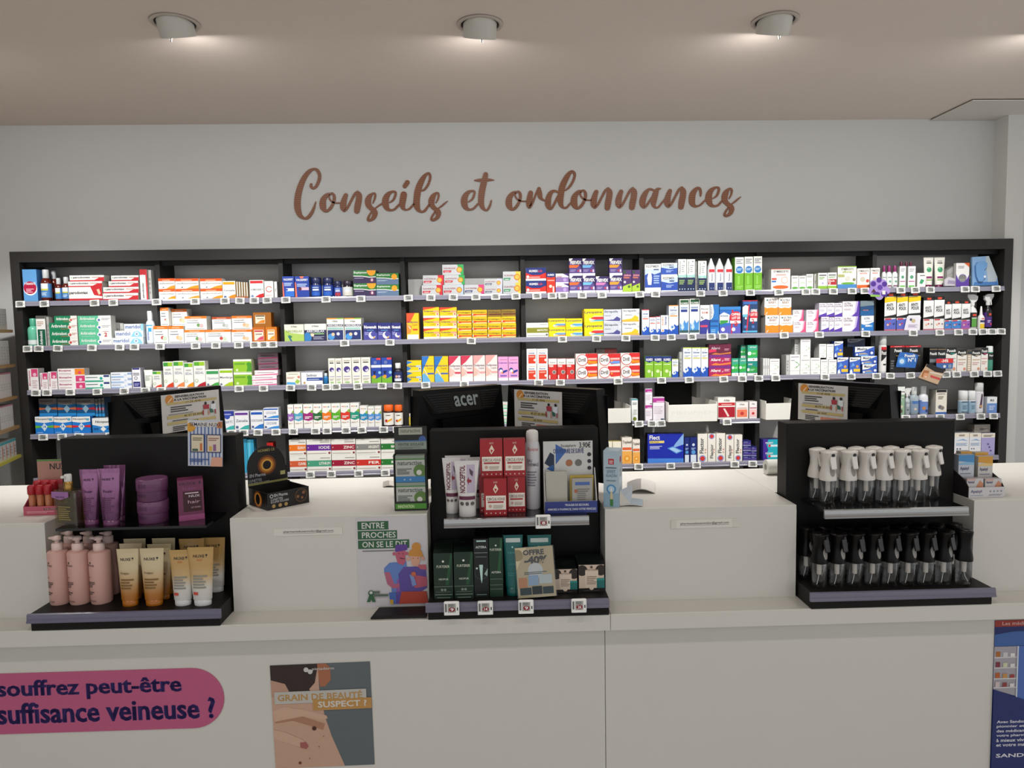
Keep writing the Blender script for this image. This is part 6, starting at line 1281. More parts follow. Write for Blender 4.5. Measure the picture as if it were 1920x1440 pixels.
# ------------------------------------------------------------------ black display stands
GLASSB = mat('0c0b0c', .06, spec=.7)
LRAIL = mat('6f6c7e', .2)
CRAIL = clear_mat('rail_plastic', 'c8ccd0', .35, .12)
sn = ['left black display stand with cosmetics', 'centre black display stand with red cartons', 'right black display stand with spray bottles']
SHX = [(-1.171, -.768), (-.122, .271), (.928, 1.330)]
for i, (x0, x1) in enumerate(GAP):
    xm = (x0+x1)/2; w = (x1-x0)/2-.003
    o = thing('display_stand', sn[i], 'display stand', (xm, 1.893, LZ+.0002), 0, 'black display stands')
    b = MB(); b.bbox(-w, w, 0, .178, 0, .047, BLACK, .001); b.build('base', o)
    b = MB(); b.box(-w, w, .178, .246, 0, BZ-LZ+.001, BLACK)
    b.bbox(-w, w, .178, .246, BZ-LZ+.001, CAMZ-.289-LZ, BLACK, .0015); b.build('back_panel', o)
    a, c = SHX[i]
    b = MB(); b.box(a-xm, c-xm, .034, .178, GZ-LZ-.007, GZ-LZ-.0002, GLASSB if i == 0 else mat('141416', .12)); g_ = b.build('glass_shelf', o)
    b = MB()
    prof = [(-.001, .0), (-.006, -.002), (-.007, -.012), (-.007, -.017), (-.010, -.020), (-.010, -.024), (-.001, -.024)]
    def rail(b, xa, xb, y, z, m):
        n = len(prof)
        vs_ = [(xa, y+q, z+s) for q, s in prof]+[(xb, y+q, z+s) for q, s in prof]
        b.add(vs_, [tuple(range(n)), tuple(range(2*n-1, n-1, -1))]+[(k, k+n, (k+1) % n+n, (k+1) % n) for k in range(n)], m)
    rail(b, -w-.006, w+(.006 if i != 1 else 0), 0, .0475, LRAIL if i else mat('68657a', .2)); b.build('price_rail', o)
    if i:
        b = MB(); rail(b, a-xm-.002, c-xm+.002, .033, GZ-LZ+.002, mat('a8a8a8', .16, .75)); b.build('price_rail', g_)
    for s in (-1, 1):
        b = MB(); b.box((a-xm+.03) if s < 0 else (c-xm-.04), (a-xm+.04) if s < 0 else (c-xm-.03), .14, .178, GZ-LZ-.022, GZ-LZ-.0072, mat('2a2a2c', .3)); b.build('bracket', o)

# price tags on the centre display
def big_tag(px, py, Y, pr, label):
    p = atl(px, py, Y)
    b = MB(); w, h = .0205, .0185
    b.bbox(-w, w, -.008, 0, -h, h, TAGW, .002); f = flat(-.008)
    b.poly([(-w*.5, -h*.6), (w*.55, -h*.6), (w*.55, h*.72), (-w*.5, h*.72)], mat('a4a49e', .35), f, 0)
    b.poly([(-w*.85, -h*.5), (-w*.62, -h*.5), (-w*.62, h*.7), (-w*.85, h*.7)], mat('6a6a6a'), f, 1)
    for k in range(3): b.poly([(-w*.4, h*(.3+.14*k)), (w*.3, h*(.3+.14*k)), (w*.3, h*(.36+.14*k)), (-w*.4, h*(.36+.14*k))], mat('5a5a58'), f, 2)
    b.poly(ell(w*.05, -h*.15, w*.42, h*.34), mat('8a1c26'), f, 2)
    b.text(pr, -w*.15, -h*.38, w*.28, h*.08, TAGW, f, 4, .02)
    b.poly([(w*.7, -h*.3), (w*.84, -h*.3), (w*.84, h*.15), (w*.7, h*.15)], INK, f, 1)
    o = b.build('price_tag', None, (p.x, Y, p.z)); tag(o, label, 'price tag', 'price tags on the centre display')
big_tag(847, 1139, 1.880, '9', 'white price tag with red oval, leftmost on the centre display base')
big_tag(910, 1138, 1.880, '14', 'white price tag with red oval, second from left on centre display base')
big_tag(986, 1136, 1.880, '9', 'white price tag with red oval below the silver offer card')
big_tag(1085, 1134, 1.880, '26', 'white price tag with red oval below the cream and black cartons')
big_tag(1018, 977, 1.912, '8', 'white price tag with red oval on the upper rail of centre display')

# ------------------------------------------------------------------ monitors on the worktop, seen from behind
MBK = mat('0b0a0a', .38, spec=.2); MRIB = mat('1c1a1a', .4, spec=.3)
def monitor(P0, P1, zt, label, acer=False, paper=None):
    P0, P1 = FRI @ Vector(P0), FRI @ Vector(P1)
    d = P1-P0; w = math.hypot(d.x, d.y); rz = math.atan2(d.y, d.x)
    mid = (P0+P1)/2
    H_ = .285; z0 = zt-H_
    o = thing('monitor', label, 'monitor', (mid.x, mid.y, BZ+.0002), rz, 'monitors on the worktop')
    zt -= BZ; z0 -= BZ
    hw = w/2; hb = hw*1.13
    # casing tapers outward to the bottom; rear shell carries a raised ribbed panel
    b = MB()
    fr = [(-hb, 0, z0), (hb, 0, z0), (hw, 0, zt), (-hw, 0, zt)]
    bk = [(-hb*.99, .045, z0), (hb*.99, .045, z0), (hw*.99, .045, zt), (-hw*.99, .045, zt)]
    b.add(fr+bk, [(0, 1, 2, 3), (7, 6, 5, 4), (0, 4, 5, 1), (1, 5, 6, 2), (2, 6, 7, 3), (3, 7, 4, 0)], MBK)
    b.build('casing', o)
    b = MB()
    zt2, zb2 = zt-.012, zt-.075
    b.add([(-hw*.92, -.002, zt2), (hw*.92, -.002, zt2), (hw*.70, -.020, zb2), (-hw*.70, -.020, zb2), (-hw*.97, 0, zt2), (hw*.97, 0, zt2), (hw*.76, 0, zb2-.004), (-hw*.76, 0, zb2-.004)],
          [(3, 2, 1, 0), (4, 7, 3, 0), (1, 2, 6, 5), (3, 7, 6, 2)], MBK)
    for k in range(8):
        t = (k+.6)/8.4
        z = zt2+(zb2-zt2)*t; y = -.002-.018*t; hh = hw*(.92-.22*t)
        for s in ((-1, 1) if acer else (0,)):
            xa, xb = (-hh, hh) if s == 0 else ((-hh, -hw*.3) if s < 0 else (hw*.38, hh))
            b.box(xa+.004, xb-.004, y-.0025, y+.002, z-.0016, z+.0016, MRIB)
    b.build('vent_panel', o)
    b = MB(); b.prism([(-hw*.45, z0+.03), (hw*.45, z0+.03), (hw*.6, zb2-.02), (-hw*.6, zb2-.02)], -.024, 0, mat('060505', .5, spec=.1)); b.build('rear_shell', o)
    b = MB(); b.box(-hb*.93, hb*.93, .0455, .047, z0+.02, zt-.02, mat('0a0d12', .1)); b.build('screen', o)
    b = MB(); b.box(-.03, .03, -.018, .02, .012, z0+.04, MBK); b.build('stand_neck', o)
    b = MB(); b.bbox(-.09, .09, -.07, .07, 0, .012, MBK, .003); b.build('stand_foot', o)
    if acer:
        b = MB(); b.text('acer', -hw*.26, zb2+.016, hw*.34, zb2+.051, mat('8c9696', .3, .6), lambda x, z: -.0045-.018*((zt2-z)/(zt2-zb2)), 0, .018); b.build('badge', o)
    if paper:
        u0, u1 = paper
        xa, xb = -hw+u0*w, -hw+u1*w
        za, zb = zt-.135, zt-.010
        b = MB(); yf = lambda x, z: -.030+.0*z
        pw, ph = xb-xa, zb-za
        b.box(xa, xb, -.030, -.0294, za, zb, mat('cbc8c4', .5))
        ops = [E(.13, .86, .26, 'd08a3a'), P('f4e4c8', (.1, .8), (.17, .91), (.18, .9), (.115, .79)), T('SENSIBILISATION', .22, .9, .72, .96, '2a262a', .03), T('A LA VACCINATION', .2, .815, .76, .88, '2a262a', .03),
               R(.08, .725, .95, .79, 'c0ae76'), T('11-25 ANS', .4, .73, .66, .785, '4a4434', .02), L(.14, .53, .5, .7, 3, '4a484a'), R(.08, .36, .7, .44, 'c0ae76'), T('45 ET 55 ANS', .36, .37, .68, .43, '4a4434', .02), L(.16, .29, .42, .33, 1, '4a484a'), L(.1, .465, .52, .49, 1, '6a666a'),
               R(.08, .2, .92, .27, 'c0ae76'), T('65 ANS', .42, .205, .6, .262, '4a4434', .02), L(.16, .03, .44, .17, 3, '4a484a'), R(.48, .03, .95, .13, 'c8806a'),
               E(.74, .66, .08, '2a2228'), P('a83a48', (.69, .62), (.8, .62), (.8, .5), (.7, .5)), E(.88, .66, .08, '2a2228'), P('dfe4ea', (.83, .62), (.92, .62), (.92, .46), (.83, .46)), P('3a6a5a', (.8, .5), (.86, .48), (.88, .38), (.82, .38)), R(.68, .34, .7, .48, 'a83a48'), R(.9, .34, .92, .46, 'a83a48'), R(.78, .33, .8, .46, 'c89078')]
        print_ops(b, ops, pw, ph, flat(-.030), xa, za)
        pp = b.build('taped_notice', None)
        pp.matrix_world = o.matrix_world @ Matrix.Translation((0, 0, 0))
        tag(pp, 'vaccination notice taped on the back of the %s monitor' % paper_name[0], 'notice', 'vaccination notices')
paper_name = ['left']
def mz(pxa, pxb, dz):
    return atz(*pxa, CAMZ+dz), atz(*pxb, CAMZ+dz), CAMZ+dz
monitor(*mz((226, 742), (414, 723), -.18), 'black monitor back behind the left display with taped notice', False, (.30, .90))
monitor(*mz((787, 733), (940, 721), -.185), 'black monitor back with silver maker badge behind the centre display', True)
paper_name[0] = 'centre'
monitor(*mz((953, 722), (1118, 731), -.185), 'black monitor back with taped notice, right of the badged monitor', False, (.15, .70))
paper_name[0] = 'right'
monitor(*mz((1487, 711), (1668, 722), -.19), 'black monitor back behind the right display with taped notice', False, (.13, .66))

# ================================================================== GOODS ON THE LEFT DISPLAY
def seat(px, py, z):
    return atzl(px, py, z)
def hgt(px, ytop, P):
    return atl(px, ytop, P.y).z-P.z
def stub(name, label, cat, P, rz=0, group=None):
    return thing(name, label, cat, (P.x, P.y, P.z+.0003), rz, group)
INKB = '3a2430'
def brand_tree(u, v, r, c): return [E(u, v, r, c), R(u-.008, v-.05, u+.008, v, c)]
# oil bottle with pump
P_ = seat(133, 984, GZ); w = .036
o = stub('oil_bottle', 'square glass bottle of golden oil with white pump on the left display', 'bottle', P_, math.radians(-14))
OIL = clear_mat('oil_glass', 'f0ead0', .10, .03)
b = MB(); b.bbox(-w, w, -.018, .018, 0, .098, OIL, .004); b.build('glass_body', o)
b = MB(); b.bbox(-w+.004, w-.004, -.0135, .0135, .008, .09, clear_mat('oil_fill', 'e2d49a', .02, .3), .003)
b.build('oil', o)
b = MB(); b.lathe([(.011, .098), (.0115, .1), (.0115, .12), (.010, .121)], mat('b08a4a', .25, .8), 16); b.build('collar', o)
b = MB(); b.lathe([(.009, .121), (.0095, .123), (.0095, .138), (.008, .141)], mat('dcdad4', .3), 16); b.box(-.004, .004, -.02, 0, .133, .139, mat('dcdad4', .3)); b.build('pump', o)
b = MB()
print_ops(b, [T('NUXE', .15, .7, .75, .78, '6a5a30', .01), L(.1, .1, .9, .6, 7, '8a7c48')], .05, .08, flat(-.0182), -.025, .01); b.build('print', o)
b = MB(); b.prism([(-.036, .096), (.018, .096), (.018, .082), (-.008, .074), (-.036, .080)], -.0215, -.0205, mat('9a6aa0', .4)); b.text('NUXE', -.022, .079, .006, .084, mat('3a2440'), flat(-.0215), 0, .015); b.build('hang_tag', o)

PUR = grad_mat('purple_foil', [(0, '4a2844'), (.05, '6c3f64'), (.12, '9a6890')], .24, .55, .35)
PURC = mat('6c3a60', .25)
def nux_tube(x0, x1, yt, yb, z, bodym, capm, ops, label, group, dep=.03, rz=0, capfrac=.1, botk=.74):
    P_ = seat((x0+x1)/2, yb, z)
    h = hgt((x0+x1)/2, yt, P_)
    wt = atl(x1, yt, P_.y).x-atl(x0, yt, P_.y).x
    o = stub('tube', label, 'tube', P_, rz, group)
    make_tube(o, wt, wt*botk, h, dep, bodym, h*capfrac, capm, ops)
    return o
PT = [T('NUXE', .1, .8, .66, .85, '3a1838', .012)]+brand_tree(.8, .84, .12, '3a1838')+[T('hair', .2, .54, .8, .6, '4a1c44', .004), L(.08, .1, .9, .45, 8, '5a2850')]
g = 'purple tubes on the left display'
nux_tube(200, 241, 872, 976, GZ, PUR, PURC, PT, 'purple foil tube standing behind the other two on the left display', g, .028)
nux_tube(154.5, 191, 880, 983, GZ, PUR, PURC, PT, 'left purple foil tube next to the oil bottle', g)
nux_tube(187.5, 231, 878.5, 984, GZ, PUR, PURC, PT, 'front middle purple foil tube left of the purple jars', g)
# two stacked jars
P_ = seat(281, 981, GZ); P_.y += .0
rj = (atl(309, 950, P_.y).x-atl(253, 950, P_.y).x)/2
hj = hgt(281, 899, P_)/2
JM = mat('5e3454', .3); JL = mat('6e4264', .28)
for k in range(2):
    o = stub('cosmetic_jar', '%s of two stacked round purple jars on the left display' % ['lower', 'upper'][k], 'jar', Vector((P_.x, P_.y+rj*.6, P_.z+k*(hj+.0006))), 0, 'stacked purple jars')
    b = MB(); b.lathe([(rj*.93, 0), (rj*.95, .003), (rj*.95, hj*.45)], JM, 32)
    yfj = lambda x, z: -math.sqrt(max((rj*.95)**2-x*x, 0))
    print_ops(b, [T('NUXE', .05, .45, .5, .8, '3a1838', .015), L(.55, .2, .98, .8, 3, '5a2c54')], rj*1.4, hj*.42, yfj, -rj*.7, hj*.02); b.build('body', o)
    b = MB(); b.lathe([(rj*.97, hj*.44), (rj, hj*.46), (rj, hj*.93), (rj*.96, hj*.99), (rj*.9, hj*.985), (rj*.3, hj*.975)], JL, 32)
    yfk = lambda x, z: -math.sqrt(max(rj**2-x*x, 0))
    print_ops(b, [T('NUXE', .1, .3, .55, .75, '4a2044', .015), L(.6, .2, .95, .8, 3, '6a3a62')], rj*1.4, hj*.4, yfk, -rj*.7, hj*.5); b.build('lid', o)
# perfume box turned to the right
P_ = seat(343, 977, GZ)
wb = .066; hb_ = hgt(343, 901, P_)
o = stub('perfume_carton', 'purple perfume carton with dark bottle picture, turned sideways on the left display', 'carton', Vector((P_.x+.012, P_.y+.03, P_.z)), math.radians(24))
b = MB(); b.bbox(-wb/2, wb/2, -.026, .026, 0, hb_, mat('6e2c50', .3), .001)
print_ops(b, [R(0, 0, 1, .14, '9a4a78'), R(.2, .22, .92, .72, '3a0a18'), T('NUXE', .08, .88, .7, .94, '3a1830', .015)]+brand_tree(.86, .92, .1, '3a1830')+[T('hair', .2, .76, .75, .83, '8a4a78', .004), R(.28, .66, .8, .69, 'c8b0b8'), T('NUX', .42, .57, .85, .63, 'd8c8d0', .01), T('hair', .38, .42, .84, .5, 'c8a0b0', .004), T('LE SOIN', .5, .3, .85, .34, 'c8a0b0', .006)], wb, hb_, flat(-.026))
b.build('carton', o)
# lower tier: pump bottles
PINK = mat('cc9f95', .35); PINKP = mat('dfc4bc', .3)
def pump_bottle(x0, x1, ysh, yb, ypump, label, Yc=None):
    P_ = seat((x0+x1)/2, yb, DZT)
    if Yc: k_ = Yc/P_.y; P_.x *= k_; P_.y = Yc
    r = (atl(x1, yb-40, P_.y).x-atl(x0, yb-40, P_.y).x)/2*.97
    h = hgt((x0+x1)/2, ysh, P_)
    hp = hgt((x0+x1)/2, ypump, P_)
    o = stub('pump_bottle', label, 'bottle', Vector((P_.x, P_.y, P_.z)), math.radians(-20), 'pink pump bottles on the left display')
    b = MB(); b.lathe([(r*.94, 0), (r, .004), (r, h-.004), (r*.93, h), (r*.5, h+.002)], PINK, 28)
    yf = lambda x, z: -math.sqrt(max(r*r-x*x, 0))
    print_ops(b, [T('NUXE', .1, .74, .7, .775, '3a2a2a', .012)]+brand_tree(.4, .81, .14, '3a2a2a')+[L(.1, .52, .4, .55, 1, '8a6a64'), L(.1, .34, .7, .46, 4, '5a4440'), L(.1, .2, .62, .27, 2, '5a4440'), T('very rose', .1, .05, .72, .09, '6a4a48', .008)], r*1.5, h, yf, -r*.75, 0)
    b.build('body', o)
    b = MB(); b.lathe([(r*.52, h+.002), (r*.54, h+.003), (r*.54, h+.019), (r*.45, h+.022)], PINKP, 20); b.build('collar', o)
    b = MB(); q = hp-.004
    b.lathe([(r*.22, h+.022), (r*.22, q-.010), (r*.42, q-.009), (r*.40, q), (r*.1, q+.002)], PINKP, 16)
    b.add([(-.9*r*1.15, -.004, q-.008), (-.9*r*1.15, .004, q-.008), (-.2*r, .006, q-.009), (-.2*r, -.006, q-.009), (-1.05*r, -.003, q-.004), (-1.05*r, .003, q-.004), (-.2*r, .006, q), (-.2*r, -.006, q)],
          [(0, 1, 2, 3), (7, 6, 5, 4), (0, 3, 7, 4), (1, 5, 6, 2), (0, 4, 5, 1), (3, 2, 6, 7)], PINKP)
    b.build('pump_head', o)
for i, (a, c) in enumerate(((119, 154), (155, 190), (191, 227))):
    pump_bottle(a, c, 1018, 1123, 994, 'back-row pink pump bottle, %s from left' % ORD[i], 2.036)
for i, (a, c) in enumerate(((96, 133), (133, 172), (172.5, 212))):
    pump_bottle(a, c, 1032, 1134, 1003, 'front-row pink pump bottle, %s from left' % ORD[i], 1.970)
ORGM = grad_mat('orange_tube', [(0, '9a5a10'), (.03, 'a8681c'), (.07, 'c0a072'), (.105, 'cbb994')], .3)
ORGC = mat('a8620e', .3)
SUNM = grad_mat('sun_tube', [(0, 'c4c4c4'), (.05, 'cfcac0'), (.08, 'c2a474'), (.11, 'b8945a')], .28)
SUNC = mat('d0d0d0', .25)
OT = [T('NUXE', .04, .8, .72, .86, '2c2420', .012)]+brand_tree(.84, .85, .12, '2c2420')+[T('Prodigieux', .06, .5, .62, .56, '6a4a20', .006), L(.06, .2, .9, .44, 4, '7a5a28')]
ST_ = [T('NUXE', .08, .84, .74, .9, '2c2420', .012)]+brand_tree(.85, .89, .12, '2c2420')+[T('SUN', .3, .77, .6, .81, 'd0703a', .01), L(.06, .2, .9, .5, 5, '8a8880'), R(.06, .06, .36, .12, 'c84a38')]
g = 'cream and amber tubes on the left display'
for i, (a, c, yt, yb) in enumerate(((237, 279, 1010, 1112), (290, 334, 1009, 1112), (229, 272, 1019, 1122), (281, 326, 1020, 1122))):
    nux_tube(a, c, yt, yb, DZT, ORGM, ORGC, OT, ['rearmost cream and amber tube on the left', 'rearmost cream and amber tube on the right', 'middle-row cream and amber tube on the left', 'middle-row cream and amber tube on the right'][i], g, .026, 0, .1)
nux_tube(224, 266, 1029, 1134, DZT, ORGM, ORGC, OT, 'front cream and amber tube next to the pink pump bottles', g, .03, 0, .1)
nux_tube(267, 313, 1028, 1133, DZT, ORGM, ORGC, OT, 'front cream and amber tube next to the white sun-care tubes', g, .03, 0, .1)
g = 'white and gold sun-care tubes on the left display'
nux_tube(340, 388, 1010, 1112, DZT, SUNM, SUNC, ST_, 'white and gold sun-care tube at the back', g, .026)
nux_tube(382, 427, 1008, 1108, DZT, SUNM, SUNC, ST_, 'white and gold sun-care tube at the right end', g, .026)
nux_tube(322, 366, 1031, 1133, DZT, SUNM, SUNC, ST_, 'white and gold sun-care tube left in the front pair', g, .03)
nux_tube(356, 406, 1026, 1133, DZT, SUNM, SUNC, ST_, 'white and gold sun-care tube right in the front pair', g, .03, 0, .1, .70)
# flyer on the top edge of the stand
p0 = atl(385, 831, 2.046)
b = MB(); b.box(-.049, .049, -.0008, 0, -.066, .066, mat('c4cad8', .45))
ops = [R(.06+.105*i, .02, .09+.105*i, .9, '3a5a9a') for i in range(9)]+[E(.08, .86, .3, 'd89a2a'), R(0, .86, 1, .97, 'd8d4cc'), E(.06, .84, .26, 'd89a2a'), P('c87838', (.84, .84), (1, .84), (1, .98), (.88, .97)), T('SEMAINE NUXE', .06, .87, .96, .95, '2a2a50', .012),
       R(.08, .3, .48, .7, '2a2f5c'), R(.11, .32, .46, .68, 'd8ccb0'), R(.54, .3, .96, .7, '2a2f5c'), R(.57, .32, .94, .68, 'd8c8b8'), L(.15, .56, .42, .64, 2, '7a7058'), L(.6, .56, .9, .64, 2, '9a6a58'), R(.36, .34, .42, .5, 'c86a2a'), R(.14, .33, .3, .38, '3a5a4a'), R(.62, .34, .7, .44, 'd0a83a'), R(.74, .34, .82, .48, '8a5a8a'), P('d8a088', (.66, 0), (1, 0), (1, .2), (.7, .2)), L(.06, .1, .6, .18, 2, '3a5a9a')]
print_ops(b, ops, .098, .132, flat(-.0008), -.049, -.066)
o = b.build('flyer', None, (p0.x, 2.046, p0.z)); o.rotation_euler = (0, math.radians(2.5), o.rotation_euler.z)
tag(o, 'blue-striped promotional flyer pinned at the top right of the left display', 'flyer')
# pink lip-oil tray on the left desk block
P0_, P1_ = seat(46, 967, BZ), seat(108, 965, BZ)
wt = (P1_.x-P0_.x)*1.05
o = stub('lip_oil_tray', 'pink cardboard counter tray of lip oils at the left', 'tray', Vector(((P0_.x+P1_.x)/2, P0_.y, BZ)))
TP = mat('b8546a', .4)
b = MB(); b.box(-wt/2, wt/2, 0, .002, 0, .026, TP); print_ops(b, [R(.6, .6, 1, .78, '4a2030'), L(.1, .25, .9, .5, 2, 'e0a0ac'), T('NUXE', .64, .62, .96, .76, 'd8a0a8', .01)], wt, .026, flat(0)); b.build('front', o)
b = MB(); b.box(-wt/2, wt/2, .002, .075, 0, .002, TP); b.build('bottom', o)
for s in (-1, 1):
    b = MB(); xx = s*wt/2-(.002 if s > 0 else 0)
    b.add([(xx, .002, 0), (xx, .075, 0), (xx, .075, .075), (xx, .06, .075), (xx, .002, .026)]+[(xx+.002, .002, 0), (xx+.002, .075, 0), (xx+.002, .075, .075), (xx+.002, .06, .075), (xx+.002, .002, .026)], [(0, 1, 2, 3, 4), (9, 8, 7, 6, 5)]+[(k, k+5, (k+1) % 5+5, (k+1) % 5) for k in range(5)], mat('a84458', .4)); b.build('side', o)
b = MB(); b.box(-wt/2, wt/2, .075, .077, 0, .150, mat('b08070', .4)); print_ops(b, [T('NUXE', .38, .80, 1.0, .92, '2a1c20', .02), R(0, .97, 1, 1, '4a8a3a'), R(0, .5, 1, .6, 'c85a68')], wt, .15, flat(.075)); b.build('header', o)
RC = mat('a81c28', .35); OR_ = mat('b8704c', .2)
for r in range(2):
    for k in range(3):
        x = -wt/2+.016+k*.0235; y = .018+.028*r
        t_ = stub('lip_oil', 'orange lip oil with red cap, %s row of the pink tray, %s from left' % (['front', 'back'][r], ORD[k]), 'lip oil', Vector(((FRI @ o.location).x+x, (FRI @ o.location).y+y, BZ+.0025+.008*r)), 0, 'lip oils in the pink tray')
        b = MB(); b.lathe([(.0085, 0), (.009, .001), (.009, .055), (.007, .057)], OR_, 14); b.build('vial', t_)
        b = MB(); b.lathe([(.0105, .056), (.0115, .058), (.0115, .076), (.009, .082), (.004, .083)], RC, 14); b.build('cap', t_)

# ================================================================== GOODS ON THE CENTRE DISPLAY
def nociceptol(x0, x1, yt, yb, label):
    P_ = seat((x0+x1)/2, yb, GZ); k_ = min(1, 2.051/P_.y); P_.x *= k_; P_.y *= k_; h = hgt((x0+x1)/2, yt, P_)
    wt = atl(x1, yt, P_.y).x-atl(x0, yt, P_.y).x
    o = stub('pain_gel_tube', label, 'tube', P_, 0, 'white pain-gel tubes')
    make_tube(o, wt, wt*.68, h, .034, mat('d8d4d2', .3), h*.30, mat('c8c6c4', .3),
      [R(.5, .2, 1, 1, 'b4a8bc'), P('8a1c2a', (.5, .55), (.62, .66), (.62, .42)), P('8a1c2a', (.56, .6), (.8, .56), (.78, .5), (.56, .48)), P('4a3a4a', (.66, .9), (.9, .8), (.86, .66), (.7, .74)), R(0, 0, 1, .1, '5a1838'), V('NOCICEPTOL', .06, .2, .40, .98, '6a1628', .02)], wt*.66, (.02, .9))
    b = MB(); rr = wt*.34; hz = h*.30
    for k in range(3): b.poly(ell(-rr*.6+k*rr*.6, hz*.82, rr*.22, rr*.22, 12), mat('5a5450'), lambda x, z: -.0182*math.sqrt(max(0, 1-(x/rr)**2))-.0006)
    b.build('pictograms', o)
    return o
nociceptol(836, 884, 854, 950, 'white pain-gel tube at the back of its group')
nociceptol(880, 906, 857, 952, 'white pain-gel tube at the back right, beside red cartons')
nociceptol(831, 866, 858.5, 961, 'white pain-gel tube at front left with sideways dark-red lettering')
nociceptol(853, 901, 864, 967, 'white pain-gel tube at the front with sideways dark-red lettering')
def dbox(x0, x1, yt, yb, z, key, label, group, d=.03, base=None, rz=0.0, cat='carton', back=0):
    P_ = seat((x0+x1)/2, yb, z)
    if base is not None: P_ = FRI @ at((x0+x1)/2, yb, (FR @ Vector((0, base, 0))).y); P_ = Vector((P_.x, base, z))
    P_.y += back
    h = hgt((x0+x1)/2, yt, P_)
    w = atl(x1, yb, P_.y).x-atl(x0, yb, P_.y).x
    o = link(kind_name(key), box_mesh(key, w-.001, h-.0006, d), None, (P_.x, P_.y+d/2, z+.0003), rz)
    tag(o, label, cat, group)
    return P_, h, o
g = 'red cartons on the centre display'
Pa, ha, _ = dbox(908, 951, 897, 967, GZ, 'circ', 'red supplement carton at the very front of the lower layer', g, .032)
dbox(899, 943, 893, 960, GZ, 'circ', 'red supplement carton half hidden at lower left', g, .032, base=Pa.y+.034)
Pb, hb2, _ = dbox(951.5, 986, 893, 961, GZ, 'circ', 'red supplement carton at lower right beside the spray can', g, .032, base=Pa.y+.034)
ztop = GZ+hb2+.0008
dbox(900.5, 943.5, 824, 892, ztop, 'circ', 'red supplement carton in the upper layer, left one', g, .032, base=Pa.y+.030)
dbox(944.5, 986, 823, 891, ztop, 'circ', 'red supplement carton in the upper layer, right one', g, .032, base=Pa.y+.030)
# thermal water can
P_ = seat(1000, 953, GZ); h = hgt(1000, 806, P_); r = (atl(1014, 900, P_.y).x-atl(986, 900, P_.y).x)/2
o = stub('spray_can', 'tall white thermal-water spray can with domed cap on the centre display', 'spray can', Vector((P_.x, P_.y+.004, P_.z)))
b = MB(); b.lathe([(r*.93, 0), (r, .004), (r, h*.78), (r*.93, h*.82), (r*.8, h*.86)], mat('c2c0c4', .3), 28)
yf = lambda x, z: -math.sqrt(max(r*r-x*x, 0))
print_ops(b, [T('Avène', .0, .74, .98, .79, 'b86a60', .006), T('EAU', .0, .60, .42, .64, '3a3a44', .01), T('THERMALE', .0, .55, 1.0, .59, '3a3a44', .01), L(.0, .3, .8, .5, 6, '7a7a84')], r*1.5, h, yf, -r*.75, 0)
b.build('body', o)
b = MB(); b.lathe([(r*.80, h*.855), (r*.82, h*.86), (r*.82, h*.955), (r*.74, h*.985), (r*.4, h)], mat('d2cec8', .35), 28); b.build('cap', o)
# rescue-blanket counter carton
P0_, P1_ = seat(1022, 963, GZ), seat(1121, 962, GZ)
Yc = P0_.y
o = stub('blanket_carton', 'open white and blue counter carton of folded survival blankets', 'tray', Vector(((P0_.x+P1_.x)/2, Yc, GZ+.0)))
wc = (P1_.x-P0_.x)/2
CW = mat('c8c8c6', .45)
b = MB(); b.box(-wc, wc, 0, .002, 0, .033, CW); print_ops(b, [R(0, 0, 1, 1, '2c3a80'), T('TROUSSE DE SECOURS,', .38, .56, .84, .78, 'd8d8e0', .02), T('ARMOIRE A PHARMACIE, DANS VOTRE VEHICULE', .05, .2, .97, .42, 'd8d8e0', .02)], wc*2, .033, flat(0)); b.build('front', o)
b = MB(); b.box(-wc, wc, .002, .05, 0, .002, CW); b.build('bottom', o)
for s in (-1, 1):
    b = MB(); xx = s*wc-(.002 if s > 0 else 0)
    pts = [(.002, 0), (.05, 0), (.05, .118), (.04, .118), (.002, .033)]
    b.add([(xx, y, z) for y, z in pts]+[(xx+.002, y, z) for y, z in pts], [(0, 1, 2, 3, 4), (9, 8, 7, 6, 5)]+[(k, k+5, (k+1) % 5+5, (k+1) % 5) for k in range(5)], CW); b.build('side', o)
b = MB(); hk = .195; b.box(-wc*.99, wc*.93, .05, .052, 0, hk, CW)
print_ops(b, [P('3a64a8', (.25, .96), (.48, .86), (.25, .66)), P('1c2c44', (.02, .68), (.14, .84), (.22, .8), (.22, .58)), P('2a5a9a', (.06, .6), (.2, .66), (.22, .54)), T('Esculapharm', .36, .90, .66, .955, '5a5a60', .008), T('COUVERTURE DE SURVIE', .2, .82, .82, .89, '3a4a78', .02), T('3,90€', .73, .885, .96, .985, '1c1c1e', .012), E(.52, .68, .14, 'a86a48'), E(.71, .68, .14, '6a6a66'), E(.93, .8, .08, '2a2a30'), E(.93, .7, .08, '2a2a30'), E(.93, .6, .08, '2a2a30')], wc*1.92, hk, flat(.05), -wc*.99, 0)
b.build('header', o)
Po = FRI @ o.location
def envelope(dx0, dx1, y, z0, z1, m, label, ops=()):
    b = MB(); b.bbox(dx0, dx1, 0, .004, 0, z1-z0, m, .0015)
    if ops: print_ops(b, ops, dx1-dx0, z1-z0, flat(0), dx0, 0)
    e = b.build('blanket_pouch', None, (Po.x, Po.y+y, GZ+.0025)); tag(e, label, 'pouch', 'pouches in the blanket carton')
envelope(wc*.0, wc*.92, .030, 0, .098, mat('b8a04a', .35), 'yellow-edged pouch behind the grey one in the blanket carton')
envelope(wc*.06, wc*.86, .018, 0, .092, mat('a4a29c', .35), 'grey pouch with blue bar and small text in the blanket carton', [R(.16, .78, .86, .88, '4a68a8'), E(.2, .6, .18, 'a86048'), L(.25, .2, .85, .7, 8, '7a7874')])
